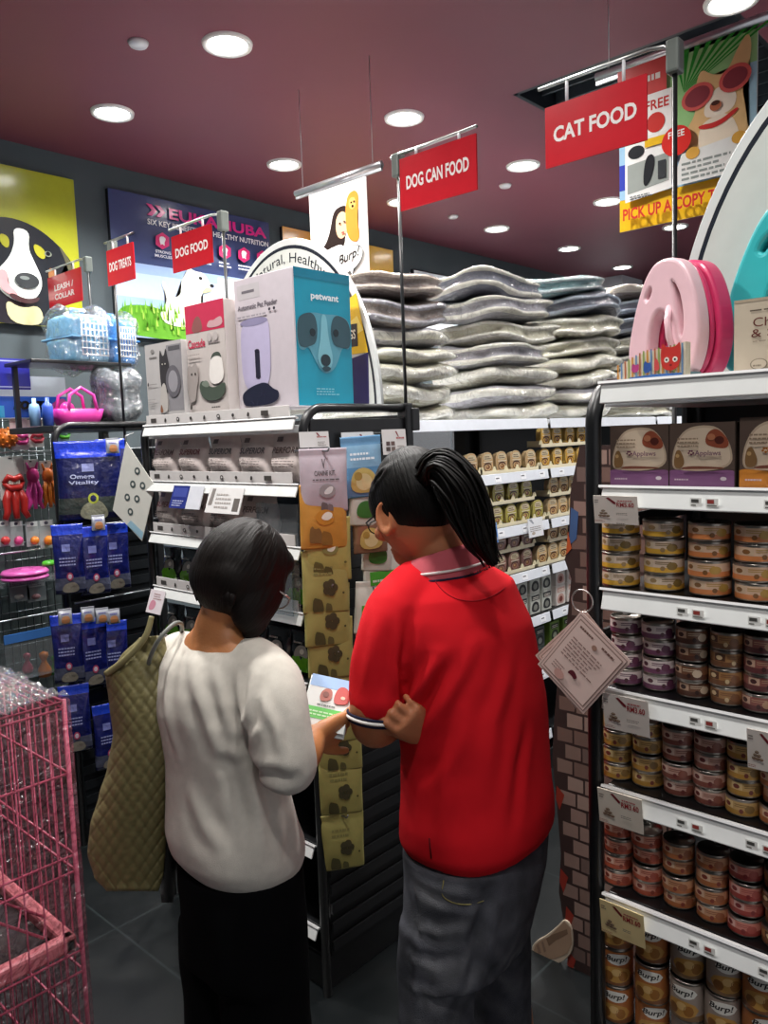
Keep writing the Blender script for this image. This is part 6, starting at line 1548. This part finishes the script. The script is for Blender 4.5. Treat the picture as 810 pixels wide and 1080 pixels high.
hand(b_, wristR, ond(352, 770, WD - .02) - wristR, Vector((-.2, -.75, -.35)), 1, (.35, .35, .3), (.55, -.25), .92)
hand(b_, wristL, ond(330, 752, WD + .08) - wristL, Vector((.4, .5, -.5)), -1, (.3, .3, .25), (.5, -.2), .92)
for q, u in ((-1, 236), (1, 276)):
    hip = ond(u, 960, WD + (.03 if q < 0 else -.02)); kn = Vector((hip.x + .02, hip.y, .46)); an = Vector((hip.x - .02, hip.y, .09))
    limb(b_, [hip, (hip + kn) / 2, kn, (kn + an) / 2 + Vector((-.012, 0, .05)), an], [.062, .058, .046, .042, .030], 20)
    limb(b_, [an + Vector((-.02, 0, -.04)), an + Vector((.06, 0, -.055)), an + Vector((.15, 0, -.067))], [.032, .03, .02], 16)
me = fuse(b_, .0042, 2)
body = finish(me, 'body', 'skin', woman, (), '#b5774a')
eyes(body, HW, .86)
# black trousers and shoes
m = MB(); R = []
for v, a, b, rt in ((905, 188, 318, .84), (935, 188, 322, .84), (975, 191, 322, .82), (1010, 194, 321, .76)): c, A_, B_ = sil(v, a, b, WD, WF, rt); R.append(ring(c, A_, B_, 48))
m.rings(R, '#ffffff'); hips = []
for q, u in ((-1, 235), (1, 277)):
    h = ond(u, 985, WD + (.045 if q < 0 else -.035)); hips.append(h); m.rings([ring(Vector((h.x, h.y, z)), WS * r_, WF * r_ * 1.1, 32) for z, r_ in ((h.z + .05, .078), (.5, .076), (.3, .072), (.12, .070), (.05, .070))][::1], '#ffffff')
me = fuse(m, .009, 4); finish(me, 'trousers', 'blackcloth', woman, [([(250, 950), (252, 1080)], -.006, .02)], '#08080a', .002)
for h in hips:
    s_ = MB(); s_.rings([ring(Vector((h.x + x, h.y, z)), Vector((0, w, 0)), Vector((0, 0, hh)), 20, .8) for x, z, w, hh in ((-.10, .035, .025, .025), (-.06, .04, .036, .036), (.0, .042, .038, .04), (.06, .034, .044, .03), (.12, .028, .042, .022), (.155, .022, .022, .014))], '#1a1614'); world_build(s_, 'shoe', 'plastic', woman)
# bob haircut
def flow_from(H, su=60, sv=5):
    Hi = np.array(H.inverted())
    def f(P):
        Q = P @ Hi[:3, :3].T + Hi[:3, 3]; az = np.arctan2(Q[:, 0], -Q[:, 1] + 1e-6); r_ = np.linalg.norm(Q[:, :2], axis=1)
        return np.stack([az * su * .35, Q[:, 2] * sv * 6, r_ * 8], 1)
    return f
def bobfn(q):
    if q.z < -.1: k = min(1, (-q.z - .1) / .9); q.x *= 1 + .04 * k; q.y *= 1
    return q
HB_ = HW
m = MB(); m.ball((0, -.012, .014), (.083, .092, .100), '#ffffff', 40, HW)
m.ball((0, -.040, -.012), (.076, .058, .064), '#ffffff', 28, HW)                 # rounded back
for q in (-1, 1): m.ball((q * .052, .016, -.020), (.031, .050, .072), '#ffffff', 24, HW)   # sides over the ears
for q in (-1, 1): m.ball((q * .050, .040, -.054), (.020, .026, .046), '#ffffff', 18, HW)   # points by the jaw
m.ball((.0, .040, .062), (.060, .036, .034), '#ffffff', 24, HW)                 # fringe
me = fuse(m, .0045, 4)
fl = []
rnd = random.Random(11)
for i in range(46):
    a = rnd.uniform(-PI, PI); z1 = rnd.uniform(-.07, -.02); pts = []
    for k in range(5):
        t = k / 4; th = .25 + 1.45 * t; rr = .088; pts.append(HW @ Vector((rr * math.sin(th) * math.sin(a + .25 * t), -.02 - rr * 1.08 * math.sin(th) * math.cos(a + .25 * t), .018 + .098 * math.cos(th) - (.03 if k == 4 else 0))))
    fl.append((pts, rnd.choice((-.0018, .0022)), .0055))
bob_o = finish(me, 'bob_hair', 'hair_brown', woman, fl, '#1d1512', 0, flow_from(HW))
# wisps at the nape and jaw
m = MB(); rnd = random.Random(3)
for i in range(34):
    a = rnd.uniform(-1.25, 1.25); p = Vector((.066 * math.sin(a), -.030 - .040 * math.cos(a), -.045)); m.tube([HW @ p, HW @ (p + Vector((-.08 * p.x, .010, -.016))), HW @ (p + Vector((rnd.uniform(-.004, .004) - .2 * p.x, .022, -.030)))], [.006, .0045, .001], '#1d1512', 6)
world_build(m, 'nape_strands', 'hair_brown', bob_o)
# glasses
m = MB()
for q in (-1, 1):
    m.tube([(q * .028 + .021 * math.cos(a), .088, .002 + .015 * math.sin(a)) for a in [2 * PI * i / 20 for i in range(20)]], .0016, '#8f8a84', 6, True, X=HW); m.tube([(q * .049, .088, .006), (q * .075, .065, .006), (q * .078, .03, .004)], .0016, '#b9b4ae', 6, X=HW)
m.tube([(-.008, .088, .004), (0, .091, .007), (.008, .088, .004)], .0016, '#8f8a84', 6, X=HW); world_build(m, 'glasses', 'metal', woman)

# pouch she holds
pv = Vector((.22, -.12, -.52))
t = thing('held_pouch', 'white and green pet treat pouch held in the woman\'s hands', 'treat pouch', pk)
ux = (ond(372, 752, WD + .0) - ond(326, 742, WD + .0)).normalized(); uy = (ond(362, 716, WD + .07) - ond(336, 770, WD - .02)).normalized(); uz = ux.cross(uy).normalized(); uy = uz.cross(ux)
RM = Matrix((ux, uy, uz)).transposed().to_4x4()
w, h = .088, .125; m = MB(); X = RM; R = []
for i in range(15):
    q = i / 14; th = .003 + .016 * math.sin(PI * min(1, q / .9)) if q < .9 else .003
    R.append([RM @ Vector((math.copysign(abs(math.cos(a)) ** .4, math.cos(a)) * w / 2, -h / 2 + h * q, math.sin(a) * th / 2)) for a in [2 * PI * j / 24 for j in range(24)]])
m.rings(R, '#cdd3d0'); m.build('pouch', 'pouch', t)
A = Art(RM @ Vector((-w / 2, -h / 2, .0105)), ux, uy, w, h, None, .0004)
A.rect(.03, .03, .97, .97, '#d5dad6'); A.rect(.03, .76, .97, .97, '#8fb3dc'); A.rect(.08, .2, .88, .40, '#4dbb3a'); A.lines(.14, .25, .8, .36, 2, '#bfe6b4', 3); A.text('V', .46, .08, .54, .17, '#3a4a3a'); A.lines(.28, .43, .72, .48, 1, '#5a6660', 8)
A.blob([(.3, .52), (.3, .66), (.42, .76), (.56, .72), (.56, .56), (.42, .5)], '#a85a4a'); A.blob([(.6, .5), (.62, .74), (.74, .84), (.92, .78), (.94, .54), (.78, .5)], '#b5433c'); A.ell(.42, .63, .07, .05, '#7a3a2a'); A.ell(.8, .62, .05, .03, '#e6b8a0')
A.mb.build('front_print', 'print', t)

# her quilted bag
M['quilt'] = mat('quilted_bag', .55, noise=.06, nscale=30, spec=.35)
bag = thing('shoulder_bag', 'olive quilted shoulder bag hanging behind the woman in the pale top', 'bag', ond(140, 930, WD + .02))
def bagpt(u, v, d): return ond(u, v, d)
prof = [(664, 150, 176), (690, 126, 186), (710, 111, 190), (740, 115, 192), (775, 119, 194), (810, 113, 194), (840, 104, 192), (870, 95, 190), (900, 92, 188), (925, 99, 184), (940, 112, 176)]
rows = []; NR = 150; NCc = 130
def lerp_prof(v):
    for (v0, a0, b0), (v1, a1, b1) in zip(prof, prof[1:]):
        if v <= v1: t = (v - v0) / (v1 - v0); t2 = t * t * (3 - 2 * t); return a0 + (a1 - a0) * (t * .5 + t2 * .5), b0 + (b1 - b0) * t
    return prof[-1][1:]
R = []
for i in range(NR + 1):
    t = i / NR; v = 668 + (940 - 668) * t; a, b = lerp_prof(v); b = a + (b - a) * .86; th = .055 * math.sin(PI * min(.97, max(.06, t)) ** .8) + .012; ring_ = []
    if i == NR: th = .006
    for j in range(NCc):
        g = 2 * PI * j / NCc; ca, sa = math.cos(g), math.sin(g); uu = (a + b) / 2 + (b - a) / 2 * math.copysign(abs(ca) ** .8, ca)
        dd = WD + .03 - sa * th; s1 = (uu * .9 + v * .62) / 11.5; s2 = (uu * .9 - v * .62) / 11.5
        quilt = -.0032 * (max(0, 1 - abs((s1 % 1) - .5) * 0 - min(s1 % 1, 1 - s1 % 1) * 7) + max(0, 1 - min(s2 % 1, 1 - s2 % 1) * 7))
        top = 26 * max(0, (190 - uu) / 80) * (1 - t) ** 6
        ring_.append(ond(uu, v + top * .3, dd + (-quilt if sa > 0 else quilt * -1)))
    R.append(ring_)
m = MB(); m.rings(R, '#6f6844'); o = world_build(m, 'quilted_body', 'quilt', bag)
m = MB(); p_, r_ = smooth_path([ond(113, 712, WD + .0), ond(138, 688, WD - .015), ond(160, 660, WD - .02), ond(176, 690 - 20, WD - .05)], [.007, .007, .006, .005], 6); 
p_, r_ = smooth_path([ond(112, 711, WD - .0), ond(134, 694, WD - .01), ond(153, 672, WD - .01), ond(160, 650, WD + .0)], [.0065, .0065, .006, .005], 6); m.tube(p_, r_, '#7f7854', 10); world_build(m, 'top_binding', 'quilt', bag)
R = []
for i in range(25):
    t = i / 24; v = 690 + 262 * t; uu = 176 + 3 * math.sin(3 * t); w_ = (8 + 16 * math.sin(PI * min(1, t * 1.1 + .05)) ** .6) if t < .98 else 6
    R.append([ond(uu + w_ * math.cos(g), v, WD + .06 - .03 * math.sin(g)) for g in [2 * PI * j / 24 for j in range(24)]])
m = MB(); m.rings(R, '#0f0f10'); world_build(m, 'painted_side_shade', 'cloth', bag)  # added black form, its colour stands in for shade on the bag's side
m = MB(); p_, r_ = smooth_path([ond(157, 735, WD + .02), ond(156, 705, WD - .0), ond(162, 685, WD - .03), ond(172, 669, WD - .035), ond(186, 657, WD - .0), ond(192, 664, WD + .06), ond(184, 700, WD + .15)], [.0042] * 7, 6); m.tube(p_, r_, '#6c6f6a', 10); world_build(m, 'strap', 'quilt', bag)

# ---------------------------------------------------------------- the man
MD = 1.62; MF = Vector((-.10, 1.0, 0)).normalized(); MS = Vector((MF.y, -MF.x, 0))
mc = ond(500, 800, MD)
man = thing('person', 'person with a black ponytail in a red polo shirt and grey jeans, arms folded', 'person', (mc.x, mc.y, 0))
secs = [(590, 440, 500, .8), (604, 424, 522, .60), (618, 412, 545, .58), (636, 404, 553, .60), (660, 404, 563, .64), (700, 412, 572, .68), (740, 420, 577, .70), (780, 426, 580, .72), (820, 425, 583, .74), (845, 423, 585, .76), (868, 424, 584, .78), (880, 430, 577, .78)]
m = MB(); R = []
for v, a, b, rt in secs: c, A_, B_ = sil(v, a, b, MD, MF, rt); R.append(ring(c, A_, B_, 60, .9))
m.rings(R, '#ffffff')
shL = ond(420, 640, MD - .10); elL = ond(386, 765, MD - .12)
limb(m, [ond(440, 622, MD - .05), ond(415, 648, MD - .11), ond(402, 690, MD - .13), ond(396, 722, MD - .13), ond(395, 738, MD - .13)], [.060, .060, .054, .051, .050], 28)
limb(m, [ond(520, 630, MD + .06), ond(536, 662, MD + .12), ond(545, 710, MD + .14), ond(546, 740, MD + .14)], [.055, .046, .046, .046], 24)
me = fuse(m, .0065, 5); SHIRT = None
fl = [([(462, 690), (448, 720), (432, 745)], .009, .012),
      ([(475, 700), (455, 732), (436, 765)], -.008, .012),
      ([(430, 650), (424, 700), (428, 750)], -.009, .012),
      ([(500, 680), (470, 740), (440, 790)], .006, .014),
      ([(480, 760), (462, 800), (436, 830)], -.006, .014),
      ([(540, 690), (520, 760), (512, 840)], .005, .018),
      ([(470, 790), (470, 840), (462, 890)], .005, .016),
      ([(400, 650), (392, 690), (384, 725)], .005, .012),
      ([(412, 660), (410, 700), (404, 735)], -.005, .010),
      ([(556, 760), (548, 810), (540, 880)], -.005, .016)]
so_ = finish(me, 'polo_shirt', 'knit', man, fl, '#cf1722', .0018); bvS = bvh_of(so_.data)
seam = [on_surface(bvS, u, v, .0006) for u, v in ((458, 612), (468, 624), (482, 632), (498, 634), (514, 631), (530, 622), (540, 612))]
if all(q is not None for q in seam): m = MB(); m.tube(smooth_path(seam, [.0011] * len(seam))[0], .0011, '#9c1420', 6); world_build(m, 'yoke_seam', 'knit', so_)
slit = [on_surface(bvS, u, v, .0006) for u, v in ((453, 884), (454, 895), (455, 905))]
if all(q is not None for q in slit): m = MB(); m.tube(slit, .0016, '#5a0c12', 6); world_build(m, 'hem_slit', 'knit', so_)
# small dark embroidery below the collar
p0 = on_surface(bvS, 489, 612, .001); p1 = on_surface(bvS, 516, 600, .001)
if p0 is not None and p1 is not None:
    m = MB(); q = []
    for i in range(40):
        a = i / 39; b = .5 + .5 * math.sin(i * 1.9) * (.5 + .5 * math.cos(i * .55)); q.append(on_surface(bvS, 489 + 27 * a, 612 - 11 * a - 5 * b, .0008) or p0)
    m.tube(q, .0009, '#4a1218', 5); world_build(m, 'embroidered_words', 'cloth', so_)
# collar, stripe trims
def coll(rr, up, rad, col, name, a0=0, a1=2 * PI, n=44, dv=0):
    m = MB(); c, A_, B_ = sil(601 + dv, 428, 512, MD, MF, .62); Rr = []
    for i in range(n + 1):
        t = a0 + (a1 - a0) * i / n; o_ = c + A_ * rr * math.cos(t) + B_ * rr * math.sin(t); Rr.append((o_, t))
    return m, Rr, c, A_, B_
m, Rr, c, A_, B_ = coll(1.0, 0, 0, '', '')
prof_c = [(.86, .036), (.90, .039), (.97, .032), (1.07, .010), (1.13, -.008), (1.14, -.012), (1.09, -.012), (.98, .006), (.86, .0)]
rows = []; n = 56
for i in range(n):
    t = 2 * PI * i / n + PI / 2; back = .5 - .5 * math.sin(t)   # 1 at the back
    rows.append([c + A_ * rr * math.cos(t) + B_ * rr * math.sin(t) + UP * (z * (.55 + .75 * back) + .012 * back - .004) for rr, z in prof_c])
cols = []
base, wh_, nv = lin('#c8606a'), lin('#e6e2de'), lin('#1c1f38')
vs = [p for r_ in rows for p in r_]; k = len(prof_c); fs = []; cl = []
for i in range(n):
    i2 = (i + 1) % n
    for j in range(k):
        j2 = (j + 1) % k; fs.append((i * k + j, i2 * k + j, i2 * k + j2, i * k + j2)); cl.append(nv if j == 4 else wh_ if j == 3 and False else base)
m = MB(); m.add(vs, fs, cl, True); collar_o = world_build(m, 'collar', 'knit', so_)
for rr, z, cc, nm in ((1.10, .003, '#e6e2de', 'white_collar_stripe'), (1.145, -.010, '#1c1f38', 'navy_collar_stripe')):
    m = MB(); pts = []
    for i in range(n):
        t = 2 * PI * i / n + PI / 2; back = .5 - .5 * math.sin(t); pts.append(c + A_ * rr * math.cos(t) + B_ * rr * math.sin(t) + UP * (z * (.55 + .75 * back) + .012 * back - .001))
    m.tube(pts, .0028, cc, 8, True); world_build(m, nm, 'knit', so_)
# sleeve trims around the near sleeve hem
hc_ = ond(395, 741, MD - .13); ax = (ond(395, 741, MD - .13) - ond(402, 690, MD - .13)).normalized(); e1 = ax.cross(Vector((0, 1, 0))).normalized(); e2 = ax.cross(e1)
for dd, cc, nm in ((.040, '#e9e6e2', 'white_sleeve_stripe'), (.047, '#22243a', 'navy_sleeve_stripe'), (.034, '#22243a', 'navy_sleeve_stripe')):
    m = MB(); m.tube([hc_ + ax * (dd - .012) + (e1 * math.cos(a) + e2 * math.sin(a)) * (.0485 if dd < .045 else .045) for a in [2 * PI * i / 36 for i in range(36)]], .0034 if cc != '#22243a' else .0024, cc, 8, True); world_build(m, nm, 'knit', so_)
# embroidery on the back yoke
# body
b_ = MB(); hm = ond(437, 537, MD); HM = head_frame(hm, FWD * .86 - RIGHT * .50, .42, .05); head(b_, HM, 1.02)
limb(b_, [ond(474, 625, MD), ond(468, 598, MD - .01), ond(456, 570, MD - .01), ond(446, 545, MD)], [.075, .062, .058, .056], 24)
for (v, a, b, rt) in (): pass
R = []
for v, a, b, rt in ((630, 425, 545, .5), (680, 425, 560, .58), (740, 432, 566, .62), (800, 444, 560, .6), (860, 444, 562, .6), (920, 446, 558, .6), (955, 450, 548, .6)): c, A2, B2 = sil(v, a, b, MD, MF, rt); R.append(ring(c, A2 * .88, B2 * .88, 40))
b_.rings(R, '#ffffff')
limb(b_, [ond(422, 645, MD - .10), ond(400, 700, MD - .13), ond(391, 752, MD - .13), ond(398, 768, MD - .09), ond(425, 752, MD + .03), ond(452, 744, MD + .14)], [.044, .043, .040, .038, .034, .026], 20)
limb(b_, [ond(540, 660, MD + .12), ond(546, 740, MD + .15), ond(505, 770, MD + .14), ond(470, 772, MD + .02), ond(450, 772, MD - .10)], [.042, .040, .038, .032, .024], 20)
hand(b_, ond(450, 774, MD - .115), ond(420, 752, MD - .185) - ond(450, 774, MD - .115), -FWD * .9 - RIGHT * .15 + UP * .35, -1, (.45, 1.05, .8), (.35, .4), .92)
hand(b_, ond(454, 744, MD + .14), RIGHT * .8 + FWD * .1, FWD, 1, (.2, .3, .3), (.4, .2), 1.)
legc = []
for q, u, dp in ((-1, 462, -.05), (1, 528, .08)):
    hp = ond(u, 960, MD + dp); kn = Vector((hp.x, hp.y - .0, .48)); an = Vector((hp.x - .0, hp.y - .03, .09)); legc.append((hp, kn, an))
    limb(b_, [hp, (hp + kn) / 2, kn, (kn + an) / 2 + Vector((0, -.012, .05)), an], [.058, .055, .048, .044, .032], 20); limb(b_, [an + Vector((0, -.02, -.04)), an + Vector((0, .06, -.055)), an + Vector((0, .15, -.065))], [.034, .032, .022], 14)
me = fuse(b_, .0042, 2); mbody = finish(me, 'body', 'skin', man, (), '#b0704c'); eyes(mbody, HM, 1.02)
# jeans
m = MB(); R = []
for v, a, b, rt in ((880, 428, 578, .76), (910, 428, 577, .78), (945, 427, 570, .78), (975, 426, 562, .74), (1000, 428, 556, .66)): c, A2, B2 = sil(v, a, b, MD, MF, rt); R.append(ring(c, A2, B2, 52, .88))
m.rings(R, '#ffffff')
for (hp, kn, an), (u0, u1, dp) in zip(legc, ((420, 500, -.05), (497, 560, .08))):
    c, A2, B2 = sil(1000, u0, u1, MD + dp, MF, 1.0); c2, A3, B3 = sil(1080, u0 + 1, u1 - 1, MD + dp, MF, 1.0)
    Rr = [ring(c + UP * .06, A2 * .95, B2 * .95, 36), ring(c, A2, B2, 36), ring(c2, A3, B3, 36)]
    for z, sc in ((.5, .96), (.35, .9), (.2, .92), (.08, .98), (.035, 1.0)): Rr.append(ring(Vector((c2.x, c2.y, z)), A3 * sc, B3 * sc, 36))
    m.rings(Rr, '#ffffff')
    s_ = MB(); s_.rings([ring(Vector((c2.x, c2.y + y, z)), Vector((w, 0, 0)), Vector((0, 0, hh)), 20, .8) for y, z, w, hh in ((-.11, .04, .028, .03), (-.06, .045, .038, .042), (.0, .048, .042, .046), (.07, .038, .048, .034), (.14, .03, .045, .024), (.18, .024, .024, .016))], '#1c1b1d'); world_build(s_, 'shoe', 'plastic', man)
me = fuse(m, .0075, 4)
fl = [([(433, 930), (470, 950), (510, 952)], -.006, .010), ([(440, 975), (462, 985), (490, 978)], .007, .011), ([(432, 1000), (455, 1012), (486, 1006)], -.006, .010),
      ([(430, 1040), (460, 1050), (488, 1040)], .006, .010), ([(448, 960), (440, 1010), (436, 1070)], .005, .012), ([(515, 940), (503, 985), (498, 1040)], -.012, .014),
      ([(520, 1010), (540, 1018), (556, 1010)], .006, .012), ([(432, 905), (440, 960), (446, 1080)], -.003, .006)]
def jeans_col(P):
    n_ = len(P); c0 = np.array(lin('#4c4d54')); c1 = np.array(lin('#7b7c80')); f = np.zeros(n_)
    for u, v, d_, r_ in ((450, 960, MD - .16, .06), (462, 1040, MD - .17, .08), (530, 1040, MD - .05, .07)):
        q = np.linalg.norm((P - np.array(ond(u, v, d_))) / np.array((1, 1, 2.0)), axis=1); f = np.maximum(f, np.exp(-(q / r_) ** 2))
    f *= .55 + .45 * np.sin(P[:, 2] * 90 + 3 * np.sin(P[:, 0] * 60)); return c0 + (c1 - c0) * np.clip(f, 0, 1)[:, None]
jeans_o = finish(me, 'jeans', 'denim', man, fl, jeans_col, .0022)
m = MB()
bvJ = bvh_of(jeans_o.data); sm = [on_surface(bvJ, u, v, .0008) for u, v in ((470, 918), (468, 930), (467, 944), (478, 952), (494, 954), (510, 950))]
m.tube(smooth_path(sm, [.001] * 6)[0], .0011, '#8d8450', 6); world_build(m, 'pocket_stitching', 'cloth', jeans_o)
# hair pulled back, ponytail
m = MB(); m.ball((0, -.014, .022), (.081, .099, .106), '#ffffff', 40, HM); m.ball((0, -.054, .0), (.066, .046, .052), '#ffffff', 24, HM)
m.ball((0, .05, .078), (.052, .036, .026), '#ffffff', 20, HM)
for q in (-1, 1): m.ball((q * .058, .014, .028), (.022, .05, .05), '#ffffff', 20, HM)
tie = HM @ Vector((0.012, -.088, .062))
m.ball(tie, (.024, .024, .022), '#ffffff', 16)
me = fuse(m, .0045, 3); fl = []; rnd = random.Random(21)
for i in range(44):
    a = rnd.uniform(-2.6, 2.6); pts = []
    s0 = HM @ Vector((.086 * math.sin(a), -.014 - .100 * math.cos(a) * .4 + .02, .0 + .09 * math.cos(a * .5)))
    for k in range(4):
        t = k / 3; p = s0.lerp(tie, t); d = p - (HM @ Vector((0, -.014, .02))); pts.append((HM @ Vector((0, -.014, .02))) + d.normalized() * max(.085, d.length))
    fl.append((pts, rnd.choice((-.0016, .002)), .005))
hair_o = finish(me, 'swept_back_hair', 'hair_black', man, fl, '#120e0d', 0, flow_from(HM, 60, 5))
world_build(MB().lathe([(.014, -.008), (.019, -.006), (.020, 0), (.019, .006), (.014, .008)], '#191512', 20, X=Matrix.Translation(tie + RIGHT * .012 - FWD * .01) @ Matrix.Rotation(.9, 4, 'Y')), 'hair_tie', 'cloth', hair_o)
m = MB(); rnd = random.Random(14); strands = []
cen = [ond(452, 500, MD - .08), ond(466, 494, MD - .12), ond(484, 514, MD - .145), ond(497, 542, MD - .15), ond(508, 570, MD - .155), ond(522, 596, MD - .155)]
rad = [.026, .034, .040, .038, .028, .008]
p_, r_ = smooth_path(cen, rad, 6); m.tube(p_, [q * .86 for q in r_], '#120e0d', 18)
for s_ in range(70):
    a = rnd.uniform(0, 2 * PI); k = rnd.uniform(.55, 1.12); ph = rnd.uniform(0, 6); end = rnd.randint(len(p_) - 9, len(p_) - 1); pts = []
    for i in range(0, end + 1):
        t_ = (p_[min(i + 1, len(p_) - 1)] - p_[max(i - 1, 0)]).normalized(); x_ = t_.cross(FWD).normalized(); y_ = t_.cross(x_); aa = a + .25 * math.sin(i * .2 + ph)
        pts.append(p_[i] + (x_ * math.cos(aa) + y_ * math.sin(aa)) * max(r_[i], .006 + .012 * (i > len(p_) - 8)) * k)
    m.tube(pts, [.0032 * (1 - (i / len(pts)) ** 4 * .85) for i in range(len(pts))], '#120e0d', 6)
world_build(m, 'ponytail', 'hair_black', man)
# spectacles
m = MB()
for q in (-1, 1):
    m.tube([(q * .032 + .024 * math.cos(a), .104, .002 + .016 * math.sin(a)) for a in [2 * PI * i / 20 for i in range(20)]], .0016, '#2a2a2c', 6, True, X=HM); m.tube([(q * .056, .103, .006), (q * .078, .07, .006), (q * .082, .0, .006)], .0018, '#2a2a2c', 6, X=HM)
m.tube([(-.009, .104, .004), (0, .107, .007), (.009, .104, .004)], .0016, '#2a2a2c', 6, X=HM); world_build(m, 'glasses', 'metal', man)
